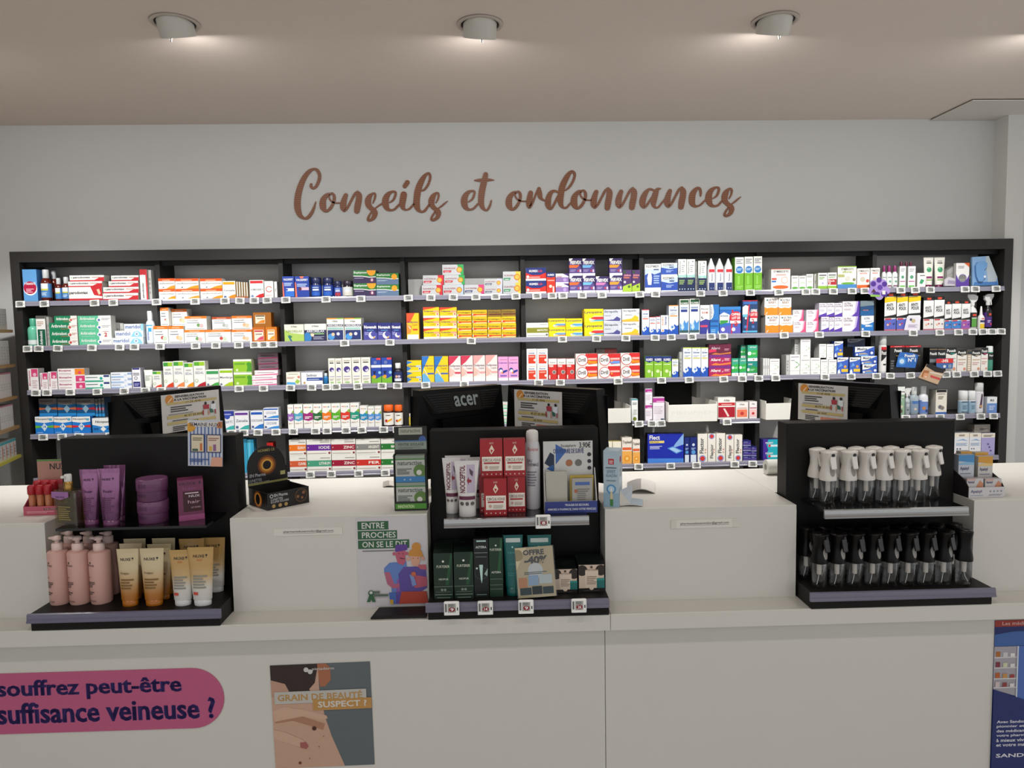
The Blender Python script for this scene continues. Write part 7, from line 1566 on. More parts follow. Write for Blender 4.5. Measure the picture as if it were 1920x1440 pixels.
envelope(-wc*.94, -wc*.1, .024, 0, .112, mat('b4b0a4', .3), 'plain clear pouch at left in the blanket carton')
# lower tier: haircare cartons, three deep
g = 'dark-green haircare cartons'
for nm, x0, x1, yt, yb, key in (('left wide', 814, 850.5, 1037, 1123, 'furt'), ('right wide', 852, 889, 1035, 1122, 'furt'), ('black tube-print', 889.5, 917.5, 1010, 1120, 'furb'), ('narrow', 918.5, 944, 1008, 1119, 'furn')):
    P_, h, o = dbox(x0, x1, yt, yb, DZT, key, '%s dark haircare carton in the front row of the centre display' % nm, g, .030)
    for k in range(1, 4):
        c_ = o.copy(); COL.objects.link(c_)
        c_.matrix_world = FR @ Matrix.Translation((P_.x+.0012*k*(1 if x0 > 880 else -1), P_.y+.015+.0312*k, DZT+.0003))
        tag(c_, '%s dark haircare carton, %s behind the front one' % (nm, ORD[k-1]), 'carton', g)
TE = mat('0f5e5c', .3); TEC = mat('0c5654', .3)
TT = [E(.45, .8, .12, 'a8d0cc'), T('FURTERER', .12, .66, .9, .7, '4aa09a', .008), T('ASTERA', .2, .42, .8, .46, '3a908a', .008), L(.1, .2, .9, .28, 2, '2a7a76'), R(0, .9, 1, .99, 'b8c4c0')]
g = 'teal tubes on the centre display'
nux_tube(945, 982, 1003, 1114, DZT, TE, TEC, TT, 'teal haircare tube left of the silver offer card', g, .03, 0, .14, .8)
nux_tube(990, 1035, 1003, 1112, DZT, TE, TEC, TT, 'teal haircare tube behind the silver offer card', g, .03, 0, .14, .8)
# offer card in a shiny sleeve
p0, p1 = seat(974, 1125, DZT), seat(1042, 1123, DZT)
wo = .104; ho = .135
b = MB(); b.box(-wo/2, wo/2, 0, .0012, 0, ho, mat('a89a78', .25))
ops = [P('c8b890', (0, .55), (.3, 1), (0, 1)), E(.05, .85, .3, '8a7a4a'), T('OFFRE', .2, .84, .76, .95, '1c1a1a', .04), T('-40%', .22, .66, .84, .82, '1c1a1a', .05), E(.5, .53, .40, 'b4b8bc'), L(.2, .46, .8, .52, 2, '3a4a44'), R(.3, .24, .56, .44, '7a98b8'), R(.58, .26, .92, .44, 'a8b4b8'), R(.04, .2, .26, .4, 'a8785a'), R(.06, .06, .36, .2, '2a3a3e'), R(.38, .06, .64, .22, '20282c'), R(.66, .06, .94, .2, '2a3a3e')]
print_ops(b, ops, wo, ho, flat(0))
o = b.build('offer_card', None, (p0.x*.5+p1.x*.5, p0.y+.006, DZT+.0042)); tag(o, 'shiny sleeved offer card reading OFFRE -40% on the centre display', 'card')
o.rotation_euler = (math.radians(-12), math.radians(-3), o.rotation_euler.z)
b = MB(); b.add([(-wo/2-.003, -.0012, .0), (wo/2+.003, -.0012, .0), (wo/2+.003, -.0012, ho+.002), (-wo/2-.003, -.0012, ho+.002)], [(0, 1, 2, 3)], clear_mat('sleeve', 'ffffff', .06, .22)); b.build('sleeve', o)
g = 'cream and black shampoo-bar cartons'
Pq, hq, q1 = dbox(1037, 1083, 1066, 1112, DZT, 'furw', 'front cream and black shampoo-bar carton on the left', g, .03)
Pr, hr, q2 = dbox(1084.5, 1134, 1058, 1110, DZT, 'furw', 'front cream and black shampoo-bar carton on the right', g, .03)
for q_, P_, nm in ((q1, Pq, 'left'), (q2, Pr, 'right')):
    for k in (1, 2):
        c_ = q_.copy(); COL.objects.link(c_)
        c_.matrix_world = FR @ Matrix.Translation((P_.x, P_.y+.015+.032*k, DZT+.0003))
        tag(c_, 'cream and black shampoo-bar carton, %s behind the front %s one' % (ORD[k-1], nm), 'carton', g)

# ================================================================== SPRAY BOTTLES ON THE RIGHT DISPLAY
THINB = clear_mat('clear_bottle', 'f9f9f9', .035, .04)
def sprayer_meshes(headc, trigc, slotc):
    R_ = .0205; hm = mat(headc, .3, spec=.5 if headc[0] != '0' else .2)
    out = {}
    b = MB(); b.lathe([(R_*.9, .002), (R_, .005), (R_, .066), (R_*.9, .0715)], THINB, 24, cap0=True, cap1=False)
    b.lathe([(R_*.8, .0045), (R_*.3, .008)], THINB, 24, cap0=False, cap1=False); out['bottle'] = b.mesh('bottle')
    b = MB()
    secs = [(.070, .0220, .0220, 0), (.076, .0222, .0222, 0), (.090, .0205, .020, 0), (.108, .0165, .0165, 0), (.126, .0165, .0165, -.001), (.142, .0205, .0190, -.003), (.150, .0218, .0205, -.004)]
    b.loft([[(hw*math.copysign(abs(math.cos(t))**.75, math.cos(t)), cy+hd*math.copysign(abs(math.sin(t))**.75, math.sin(t)), z) for t in [2*math.pi*j/24 for j in range(24)]] for z, hw, hd, cy in secs], hm, True, False)
    top = [(.150, .0218, .0205, -.004), (.1535, .021, .019, -.004), (.1555, .012, .012, -.003)]
    b.loft([[(hw*math.copysign(abs(math.cos(t))**.75, math.cos(t)), cy+hd*math.copysign(abs(math.sin(t))**.75, math.sin(t)), z+.0012*math.cos(t)) for t in [2*math.pi*j/24 for j in range(24)]] for z, hw, hd, cy in top], hm, False, True)
    out['spray_head'] = b.mesh('spray_head')
    b = MB()   # finger opening below the trigger
    yf = lambda x, z: -(.0205+(.0165-.0205)*min(1, max(0, (z-.09)/.018)))*math.sqrt(max(.05, 1-(x/.0225)**2))-.0006
    b.poly([(x, z) for x, z in ell(.002, .098, .0085, .016, 20)], mat(slotc, .5), yf); out['finger_slot'] = b.mesh('finger_slot')
    b = MB()
    def tsec(z, hw, y0, y1): return [(-hw, y0, z), (hw, y0, z), (hw, y1, z), (-hw, y1, z)]
    b.loft([tsec(.105, .0062, -.0300, -.0265), tsec(.108, .0075, -.0305, -.0265), tsec(.125, .0082, -.0262, -.0215), tsec(.140, .0085, -.0235, -.0165)], mat(trigc, .3), smooth=False); out['trigger'] = b.mesh('trigger')
    b = MB(); n = 14
    b.loft([[(.0042*math.cos(2*math.pi*j/n), y, .1445+.0042*math.sin(2*math.pi*j/n)) for j in range(n)] for y in (-.0215, -.0262)], mat('0e0d0d', .4)); out['nozzle'] = b.mesh('nozzle')
    b = MB(); b.lathe([(.0062, .036), (.0066, .037), (.0066, .071)], mat('c9c3bb', .4), 14); out['pump_tube'] = b.mesh('pump_tube')
    b = MB(); b.tube([(0, 0, .038), (-.003, 0, .024), (-.011, -.002, .008)], .0011, mat('c4c6c6', .3), 6); out['dip_straw'] = b.mesh('dip_straw')
    return out
SW_ = sprayer_meshes('d6d1ca', 'dedad4', '8f8a84')
SB_ = sprayer_meshes('0c0a0a', '181616', '8f8c88')
def sprayer(ms, px, py, z, rz, label, group, dy=0.0):
    P_ = seat(px, py, z); P_.y += .018+dy
    o = stub('spray_bottle', label, 'spray bottle', P_, math.radians(rz), group)
    for k in ('bottle', 'spray_head', 'finger_slot', 'trigger', 'nozzle', 'pump_tube', 'dip_straw'):
        link(k, ms[k], o)
    return o
g = 'white-headed spray bottles'
for i, (px, rz) in enumerate(((1529, 8), (1569, 18), (1603, 20), (1636, 20), (1668, 22), (1709, 24), (1748, 26))):
    sprayer(SW_, px, 937.5-(px-1530)*.012, GZ, rz, 'back-row spray bottle with white head, %s from left' % ORD[i], g, -.013 if i else -.02)
for i, (px, rz) in enumerate(((1557, 8), (1595, 16), (1629, 18), (1662, 20), (1694.5, 22), (1727, 20))):
    sprayer(SW_, px, 947.5-(px-1557)*.014, GZ, rz, 'front-row spray bottle with white head, %s from left' % ORD[i], g)
g = 'black-headed spray bottles'
for i, px in enumerate((1519, 1554, 1588.5, 1623, 1657.5, 1692, 1726.5, 1761, 1795)):
    sprayer(SB_, px, 1090-(px-1519)*.016, DZT, 20+i*3, 'back-row spray bottle with black head, %s from left' % ORD[i], g, .010)
for i, (px, rz) in enumerate(((1541, 24), (1574.5, 22), (1608, 20), (1641.5, 22), (1675, 22), (1708.5, 20), (1742, 22), (1775.5, 26), (1814, 150))):
    sprayer(SB_, px, 1104-(px-1542)*.018, DZT, rz, 'front-row spray bottle with black head, %s from left' % ORD[i], g)

# ================================================================== THINGS ON THE DESK BLOCKS
# eclipse-glasses carton
A0, A1, A2 = seat(452, 950, BZ), seat(502, 958, BZ), seat(580, 942, BZ)
rz = math.atan2(A2.y-A1.y, A2.x-A1.x)
w = math.hypot(A2.x-A1.x, A2.y-A1.y); dpt = math.hypot(A0.x-A1.x, A0.y-A1.y)
o = stub('glasses_carton', 'empty black counter carton for eclipse glasses with rounded header', 'tray', A1, rz)
KB = mat('141110', .4); KI = mat('060505', .7)
hc = .05
b = MB(); b.box(0, w, 0, .002, 0, hc, KB); print_ops(b, [T('EN Pharma', .16, .72, .48, .9, 'c8c8cc', .012), E(.1, .8, .22, 'c8c8cc'), E(.1, .8, .15, '141110'), T('LUNETTES', .08, .52, .36, .66, 'b8b8bc', .015), T('ECLIPSE SOLAIRE', .08, .38, .5, .5, 'b8b8bc', .015), E(.14, .2, .22, 'b09058'), E(.29, .2, .22, 'b09058'), E(.43, .2, .22, 'b09058'), E(.8, .55, .8, '6a4a2a'), E(.8, .55, .72, '1a1412'), E(.86, .7, .2, '8a5a38'), E(.72, .5, .18, '8a5a38'), E(.82, .4, .16, '8a5a38')], w, hc, flat(0), 0, 0); b.build('front', o)
sd = MB(); sd.box(0, .002, .002, dpt, 0, hc, KB)
yf0 = lambda x, z: 0
sd.build('side', o)
e_ = MB()
for q, (pts, c) in enumerate(((ell(dpt*.5, hc*.5, .026, .024), '8a4a14'), (ell(dpt*.5, hc*.5, .021, .019), 'd89038'), (ell(dpt*.5, hc*.5, .013, .016), '040303'))):
    e_.add([(-.0004-.0002*q, dpt-x, z) for x, z in pts], [tuple(range(len(pts)))], mat(c))
e_.build('side_print', o)
b = MB(); b.box(w-.002, w, .002, dpt, 0, hc, KB); b.build('side', o)
b = MB(); b.box(.002, w-.002, .002, dpt, 0, .002, KI); b.build('bottom', o)
b = MB(); b.box(0, w, dpt, dpt+.002, 0, hc+.004, KB); print_ops(b, [R(.0, .9, .96, 1, '8f8a54')], w, hc+.012, flat(dpt), 0, 0); b.build('back', o)
b = MB(); hh = .165
pts = [(0, hc), (w*.96, hc), (w*.96, hc+.035)]+[(w*.45+w*.46*math.cos(math.radians(a)), hh*.66+hh*.38*math.sin(math.radians(a))) for a in range(0, 181, 12)]+[(0, hc+.03)]
b.prism(pts, dpt+.0022, dpt+.004, KB)
f = flat(dpt+.0022)
for q, (rr, c) in enumerate(((.030, '6a3410'), (.024, 'b06a1c'), (.018, 'e0a848'), (.0135, '050404'))): b.poly(ell(w*.46, .112, rr, rr), mat(c), f, q)
b.text('EN Pharma', w*.04, .080, w*.42, .090, mat('b8b8bc'), f, 1, .012); b.text('LUNETTES', w*.02, .066, w*.32, .074, mat('a8a8ac'), f, 1, .012); b.text('ECLIPSE SOLAIRE', w*.02, .056, w*.5, .064, mat('a8a8ac'), f, 1, .012)
b.text('NORMES CE', w*.26, .154, w*.66, .162, mat('a89a5a'), f, 1, .01)
b.poly([(w*.78, .075), (w*.9, .075), (w*.9, .087), (w*.78, .087)], mat('b0a870'), f, 1)
b.build('header', o)
# herbal tower
B0, B1 = seat(741, 959, BZ), seat(803, 957.5, BZ)
w = (B1.x-B0.x); o = stub('herbal_display', 'tall dark-green herbal counter display with two white remedy panels', 'display', Vector(((B0.x+B1.x)/2-.002, B0.y+.004, BZ)))
ht = hgt(770, 803, B0); NG = mat('161a14', .45)
b = MB(); b.box(-w/2, w/2, .034, .037, 0, ht, NG)
print_ops(b, [R(.14, .9, .86, .985, 'a8a69c'), T('naturactive', .2, .925, .8, .97, '5a6450', .01), E(.86, .84, .22, '3a5a98'), R(.02, .72, .98, .83, '8a968a'), R(.02, .815, .98, .83, '4a6a9a'), T('VENTRE SOULAGE', .1, .765, .9, .80, '3a4a4a', .02), L(.12, .73, .8, .755, 2, '6a706a')], w, ht, flat(.034)); b.build('header', o)
b = MB(); hb3 = ht*.68
b.box(-w/2, -w/2+.003, 0, .034, 0, hb3, NG); b.build('side', o)
b = MB(); b.box(w/2-.003, w/2, 0, .034, 0, hb3, NG); b.build('side', o)
b = MB(); b.box(-w/2+.003, w/2-.003, 0, .003, 0, .026, NG); print_ops(b, [R(.0, .2, 1, .8, '4a8a2a'), T('INNOVATION', .08, .3, .6, .66, 'd0e0b0', .015)], w-.006, .026, flat(0)); b.build('front_lip', o)
Po = FRI @ o.location
D('natb', 'white herbal remedy carton', 'b4b6b0', '7a8478', R(0, .88, 1, 1, '8a9688'), R(0, .84, 1, .88, '3a7a34'), T('naturactive', .08, .64, .9, .8, '4a5650', .01), L(.06, .3, .55, .54, 4, '5a625c'), E(.84, .42, .5, '5a7a3a'), E(.8, .36, .2, 'd0d0c8'), R(0, 0, 1, .22, '3a7ab0'), E(.3, .1, .06, 'a8c8e0'), E(.5, .1, .06, 'a8c8e0'))
hx = (hb3-.006)/2
for k in range(2):
    c_ = link('herbal_carton', box_mesh('natb', w-.010, hx-.001, .028), None, (Po.x, Po.y+.0185, BZ+.004+k*hx)); tag(c_, 'white herbal remedy carton with daisies, %s one in the dark-green display' % ['lower', 'upper'][k], 'carton', 'herbal cartons')
# cooling-spray carton with torn flap, brochures
C0, C1, C2 = seat(1127, 950, BZ), seat(1161, 951.5, BZ), seat(1180, 943, BZ)
C0.x = max(C0.x, .3285)
w = math.hypot(C1.x-C0.x, C1.y-C0.y); dd = .062
rz = math.atan2(C1.y-C0.y, C1.x-C0.x)
o = stub('cooling_spray_carton', 'pale-blue cooling-spray carton with torn open flap on the desk block', 'carton', C0, rz)
hh = hgt(1140, 845, C0)
PB_ = mat('a8bcc8', .35)
b = MB(); b.box(0, w, 0, dd, 0, hh, PB_)
print_ops(b, [R(0, 0, 1, .25, '8aa8bc'), R(.32, .76, .68, .86, 'b02a34'), L(.38, .78, .62, .84, 2, 'e0c8c8'), T('EFFET', .24, .60, .78, .66, '6a7c88', .012), T('GLAÇON', .16, .525, .86, .585, '6a7c88', .012), L(.15, .69, .85, .72, 1, '4a5660'), L(.2, .46, .8, .5, 1, '7a8890'), E(.5, .32, .6, '4a88b8'), E(.5, .32, .42, 'a8c8dc'), R(.42, .02, .62, .14, '3a7a3a'), P('c8bc98', (.42, .14), (.62, .14), (.58, .28), (.46, .28)), R(.46, .28, .56, .34, 'dfe0dc')], w, hh, flat(0), 0, 0)
b.build('box', o)
b = MB(); b.add([(w+.0005, .004, hh*.30), (w+.0005, dd-.004, hh*.12), (w+.030, dd*.5, hh*.02), (w+.0005, .004, hh*.03)], [(0, 1, 2, 3)], mat('c8c4bc', .5))
b.add([(w+.0005, .004, hh*.03), (w+.030, dd*.5, hh*.02), (w+.034, dd*.7, hh*.36), (w+.0008, .004, hh*.30)], [(0, 1, 2, 3)], mat('b4bcc4', .4)); b.build('torn_flap', o)
sdp = MB()
def sideop(y0, z0, y1, z1, c, q): sdp.add([(w+.0004+.0002*q, y0*dd, z0*hh), (w+.0004+.0002*q, y1*dd, z0*hh), (w+.0004+.0002*q, y1*dd, z1*hh), (w+.0004+.0002*q, y0*dd, z1*hh)], [(0, 1, 2, 3)], mat(c))
sideop(.25, .78, .6, .88, 'b02a34', 0); sideop(.2, .6, .6, .66, '8a9aa4', 0); sideop(.2, .52, .62, .58, '8a9aa4', 0); sideop(.75, .5, .84, .85, 'c8ccc8', 0)
sdp.build('side_print', o)
def brochure(name, px0, px1, py0, py1, z, cols, label, bend=.012):
    b = MB(); q = [atzl(px0, py1, BZ), atzl(px1, py1, BZ), atzl(px1, py0, BZ), atzl(px0, py0, BZ)]
    c_ = sum((v for v in q), Vector())/4
    n = 10
    top, bot = [], []
    for i in range(n+1):
        t = i/n; a = q[0].lerp(q[1], t)-c_; e = q[3].lerp(q[2], t)-c_
        zz = .001+bend*math.sin(math.pi*t)
        top += [(a.x, a.y, zz+.0015), (e.x, e.y, zz+.0015)]; bot += [(a.x, a.y, zz-.0006), (e.x, e.y, zz-.0006)]
    fs = [(2*i, 2*i+2, 2*i+3, 2*i+1) for i in range(n)]
    b.add(top, fs[:n//2], mat(cols[0], .35), True); b.add(top, fs[n//2:], mat(cols[1], .35), True)
    m_ = len(top)
    b.add(bot, [tuple(reversed(f)) for f in fs], mat('d8d4cc', .4), True)
    b.add(top+bot, [(2*i, m_+2*i, m_+2*i+2, 2*i+2) for i in range(n)]+[(2*i+1, 2*i+3, m_+2*i+3, m_+2*i+1) for i in range(n)], mat('c8c4bc', .5))
    tag(b.build(name, None, (c_.x, c_.y, BZ+z)), label, 'brochure', 'brochures on the desk block')
brochure('brochure', 1160, 1205, 938, 950, .0002, ('b8c4cc', 'a8b8c4'), 'pale-blue leaflet lying beside the cooling-spray carton', .004)
brochure('brochure', 1176, 1228, 906, 926, .0006, ('8a8a88', 'd0ccc6'), 'curled grey brochure behind the cooling-spray carton', .013)
brochure('brochure', 718, 742, 905, 914, .0004, ('9a948c', 'c8c4bc'), 'small stack of leaflets beside the herbal display', .005)
# paper roll near the right display
P_ = atzl(1450, 893, BZ)
o = stub('paper_roll', 'white paper roll lying at the back of the right-hand desk block', 'roll', Vector((P_.x+.03, P_.y+.03, BZ)))
b = MB(); n = 24; RR = .026
b.loft([[(x, RR*math.cos(2*math.pi*j/n), RR+.0002+RR*math.sin(2*math.pi*j/n)) for j in range(n)] for x in (.09, -.045)], mat('cfcdc6', .6)); b.build('roll', o)
b = MB(); b.loft([[(x, .011*math.cos(2*math.pi*j/n), RR+.0002+.011*math.sin(2*math.pi*j/n)) for j in range(n)] for x in (-.0452, -.0458)], mat('8a8880', .7)); b.build('core', o)
# plaster tray on the right desk block
Q0, Q1 = seat(1804, 934, BZ), seat(1884, 932, BZ)
Q0.x = max(Q0.x, 1.396)
w = Q1.x-Q0.x
o = stub('plaster_tray', 'white and blue counter tray of plasters on the right desk block', 'tray', Vector(((Q0.x+Q1.x)/2, Q0.y, BZ)), math.radians(2))
WT = mat('c8c6c8', .4)
b = MB(); b.box(-w/2, w/2, 0, .002, 0, .030, WT); print_ops(b, [T('Apaisyl', .05, .4, .36, .78, '4a4470', .02), L(.05, .2, .4, .32, 1, '8a9ab0'), E(.6, .6, .18, '8a8a98'), E(.7, .6, .18, '8a8a98'), E(.8, .6, .18, '8a8a98'), E(.9, .6, .18, '8a8a98'), L(.56, .2, .94, .34, 2, '9a9aa8')], w, .03, flat(0)); b.build('front', o)
for s in (-1, 1):
    b = MB(); xx = s*w/2-(.002 if s > 0 else 0)
    pts = [(.002, 0), (.10, 0), (.10, .07), (.08, .075), (.02, .05), (.002, .03)]
    b.add([(xx, y, z) for y, z in pts]+[(xx+.002, y, z) for y, z in pts], [tuple(range(6)), tuple(range(11, 5, -1))]+[(k, k+6, (k+1) % 6+6, (k+1) % 6) for k in range(6)], mat('2a2428', .4)); b.build('side', o)
b = MB(); b.box(-w/2+.002, w/2-.002, .002, .10, 0, .002, WT); b.build('bottom', o)
Po = FRI @ o.location
D('apb', 'white and blue plaster carton', 'c4c8d0', '9aa0a8', P('4a8ac0', (0, .84), (1, .8), (1, 1), (0, 1)), P('8ab8d8', (0, .78), (.5, .82), (1, .8), (1, .74), (0, .74)), T('Apaisyl', .1, .58, .66, .7, '4a4470', .02), L(.1, .5, .8, .55, 1, '8a8aa0'), E(.16, .14, .16, '2a3a78'), E(.38, .14, .16, '6a8ac8'), E(.6, .14, .16, 'd0a040'), E(.82, .14, .16, '4a9aa8'), R(0, 0, 1, .03, '2a3a88'))
D('apy', 'white and yellow plaster carton', 'ccc8c4', 'a8a49c', P('d0983a', (0, .84), (1, .8), (1, 1), (0, 1)), P('e0c080', (0, .78), (.5, .82), (1, .8), (1, .74), (0, .74)), T('Apaisyl', .1, .58, .66, .7, '4a4470', .02), L(.1, .5, .8, .55, 1, '8a8aa0'), E(.16, .14, .16, '2a3a78'), E(.38, .14, .16, '6a8ac8'), E(.6, .14, .16, 'd0a040'), E(.82, .14, .16, '4a9aa8'))
D('aph', 'white plaster carton with hand picture', 'c8c4c4', 'a09c9c', P('c88868', (.5, .1), (.9, .1), (1, .7), (.8, .9), (.6, .6)), R(.1, .05, .4, .3, '8a3a4a'), T('Apaisyl', .05, .7, .45, .88, '4a4470', .02), R(0, .9, .5, 1, 'd0a8a0'))
for k, (xa, xb, y, z0, z1, key, lab) in enumerate(((-.48, -.02, .012, .003, .054, 'aph', 'lower left plaster carton with hand picture in the tray'), (.02, .48, .012, .003, .052, 'aph', 'lower right plaster carton with hand picture in the tray'),
     (-.50, -.06, .048, .003, .118, 'apb', 'upright blue-topped plaster carton in the tray'), (.04, .46, .048, .003, .112, 'apy', 'upright yellow-topped plaster carton in the tray'), (-.30, .02, .072, .003, .124, 'apy', 'rear yellow-topped plaster carton behind the blue one'), (.1, .48, .072, .003, .120, 'apy', 'rear yellow-topped plaster carton at the right'))):
    c_ = link('plaster_carton', box_mesh(key, (xb-xa)*w*.97, z1-z0, .022), None, (Po.x+(xa+xb)/2*w, Po.y+y+.011, BZ+z0)); tag(c_, lab, 'carton', 'plaster cartons in the tray')
# black mat on the ledge
M0, M1 = atzl(697, 1157, LZ), atzl(799, 1150, LZ)
b = MB(); x0, x1 = M0.x, -.178
b.zprism([(x0, 1.905), (x1, 1.905), (x1, 1.978), (x0+.012, 1.978)], 0, .005, mat('0e0c0c', .6))
b.add([(x0, 1.905, .005), (x1, 1.905, .005), (x1, 1.903, .009), (x0+.01, 1.903, .010)], [(0, 1, 2, 3)], mat('161313', .6))
tag(b.build('counter_mat', None, (0, 0, LZ+.0003)), 'black rubber mat lying on the ledge under the green-ribbon poster', 'mat')

# ================================================================== PAPER ON THE COUNTER
def sheet(px0, py0, px1, py1, Y, base, ops, name, label, cat, tilt=0.0, thick=.001, extra=None):
    a, c = atl(px0, py1, Y), atl(px1, py0, Y)
    w, h = c.x-a.x, c.z-a.z
    b = MB(); b.box(-w/2, w/2, -thick, 0, -h/2, h/2, mat(base, .4))
    print_ops(b, ops, w, h, flat(-thick), -w/2, -h/2)
    o = b.build(name, None, ((a.x+c.x)/2, Y-.0004, (a.z+c.z)/2))
    if tilt: o.rotation_euler = (0, tilt, o.rotation_euler.z)
    tag(o, label, cat)
    return o
sheet(514, 988, 642, 1005, 1.985, 'dad6ce', [T('pharmacieducanondor@gmail.com', .14, .36, .87, .72, '2a2a2c', .01), R(.14, .3, .87, .33, '2a2a2c')], 'address_sticker', 'paper strip with e-mail address on the desk block left of the centre', 'sticker', -.006)
sheet(1258, 972, 1384, 991, 1.985, 'dad6ce', [T('pharmacieducanondor@gmail.com', .14, .4, .86, .7, '2a2a2c', .01), R(.14, .34, .86, .37, '2a2a2c'), R(0, 0, .08, 1, 'd0ccc4'), R(.92, 0, 1, 1, 'd0ccc4')], 'address_sticker', 'paper strip with e-mail address on the desk block right of the centre', 'sticker', -.006)
G1 = '2c5c3a'
couple = [
 P('8a5aa8', (.52, .26), (.60, .40), (.80, .42), (.86, .30), (.84, .12), (.56, .12)),
 P('5f7fc0', (.38, .43), (.46, .49), (.70, .50), (.72, .34), (.56, .30), (.54, .16), (.48, .16), (.46, .38), (.38, .38)),
 P('b0607a', (.38, .385), (.46, .385), (.52, .25), (.76, .27), (.78, .22), (.50, .20), (.42, .25)),
 P('5b4a98', (.58, .36), (.66, .44), (.84, .44), (.98, .40), (.99, .2), (.9, .16), (.6, .17)),
 P('c06070', (.84, .46), (.98, .46), (.99, .40), (.9, .41)), P('b8586c', (.76, .25), (.8, .35), (.99, .32), (.99, .22), (.82, .2)),
 P('b85a70', (.55, .56), (.58, .48), (.66, .46), (.69, .50), (.69, .64), (.57, .64)), P('5b3a90', (.54, .62), (.56, .69), (.72, .69), (.72, .63), (.66, .62), (.56, .61)), E(.53, .59, .05, 'b85a70'), E(.71, .59, .05, 'b85a70'),
 P('d8a088', (.76, .56), (.78, .46), (.86, .44), (.9, .5), (.9, .58)), P('c88a3a', (.73, .56), (.75, .62), (.82, .65), (.92, .62), (.95, .55), (.9, .55), (.78, .56)), E(.85, .66, .13, 'c88a3a'), E(.73, .53, .05, 'd8a088'), E(.94, .53, .05, 'd8a088'),
 E(.6, .59, .012, '2a1a2a'), E(.66, .59, .012, '2a1a2a'), E(.8, .535, .012, '2a1a2a'), E(.87, .535, .012, '2a1a2a'), P('3a1a2a', (.6, .545), (.68, .535), (.68, .53), (.62, .535)),
 P('7a90c8', (.74, .36), (.80, .34), (.84, .24), (.78, .22)), E(.8, .36, .07, 'c8684a'),
 P('b04432', (.62, .165), (.98, .165), (1, .03), (.58, .03)), P('4a68b0', (.44, .16), (.56, .16), (.54, .03), (.46, .03)), P('5b4a98', (.54, .16), (.62, .165), (.58, .03), (.54, .03)), P('c89a3a', (.45, .08), (.5, .08), (.5, .03), (.46, .03))]
sheet(673, 967, 799, 1138, 1.985, 'c8c4c8', [R(.02, .86, .46, .955, G1), R(.02, .755, .58, .85, G1), R(.02, .65, .75, .745, G1), T('ENTRE', .08, .875, .40, .94, 'd4d4d0', .012), T('PROCHES', .08, .77, .56, .835, 'd4d4d0', .012), T('ON SE LE DIT', .08, .665, .72, .73, 'd4d4d0', .012), L(.08, .62, .53, .64, 1, '6a6a66')]+couple+[P(G1, (.12, .06), (.17, .06), (.2, .14), (.17, .16)), P(G1, (.2, .06), (.25, .06), (.2, .16), (.17, .14)), E(.185, .16, .08, G1), E(.185, .165, .045, 'c8c4c8'), R(.22, .155, .31, .18, '5a6a5e'), R(.22, .12, .43, .145, '5a6a5e')], 'poster', 'poster of two embracing cartoon people reading ENTRE PROCHES ON SE LE DIT', 'poster')
# pink rounded banner on the counter front (runs on past the left edge of the picture)
YF = 1.9296
a0, a1 = atl(0, 1373, YF), atl(418, 1253, YF)
xl, xr = a0.x-.42, a1.x; zb_, zt_ = atl(200, 1370, YF).z, atl(200, 1257, YF).z
hh = zt_-zb_; R_ = hh/2
b = MB()
pts = [(xl, zb_), (xr-R_, zb_)]+[(xr-R_+R_*math.cos(math.radians(a)), (zb_+zt_)/2+R_*math.sin(math.radians(a))) for a in range(-80, 81, 10)]+[(xr-R_, zt_), (xl, zt_)]
cx, cz = (xl+xr)/2, (zb_+zt_)/2
b.prism([(x-cx, z-cz) for x, z in pts], -.0015, 0, mat('b8577c', .4))
PI_ = mat('30206a', .4)
for t_, pxa, pxb, pya, pyb in (('souffrez peut-être', -3, 342, 1310, 1271), ('suffisance veineuse ?', -3, 405, 1352, 1312)):
    q0, q1 = atl(pxa, pya, YF), atl(pxb, pya, YF); zt1 = atl((pxa+pxb)/2, pyb, YF).z; zb1 = atl((pxa+pxb)/2, pya, YF).z
    for dx in (-.0012, 0, .0012):
        b.text(t_, q0.x-cx+dx, zb1-cz, q1.x-cx+dx, zt1-cz, PI_, flat(-.0015), 1, .018)
tag(b.build('wall_banner', None, (cx, YF-.0004, cz)), 'pink rounded banner with purple lettering on the counter front', 'banner')
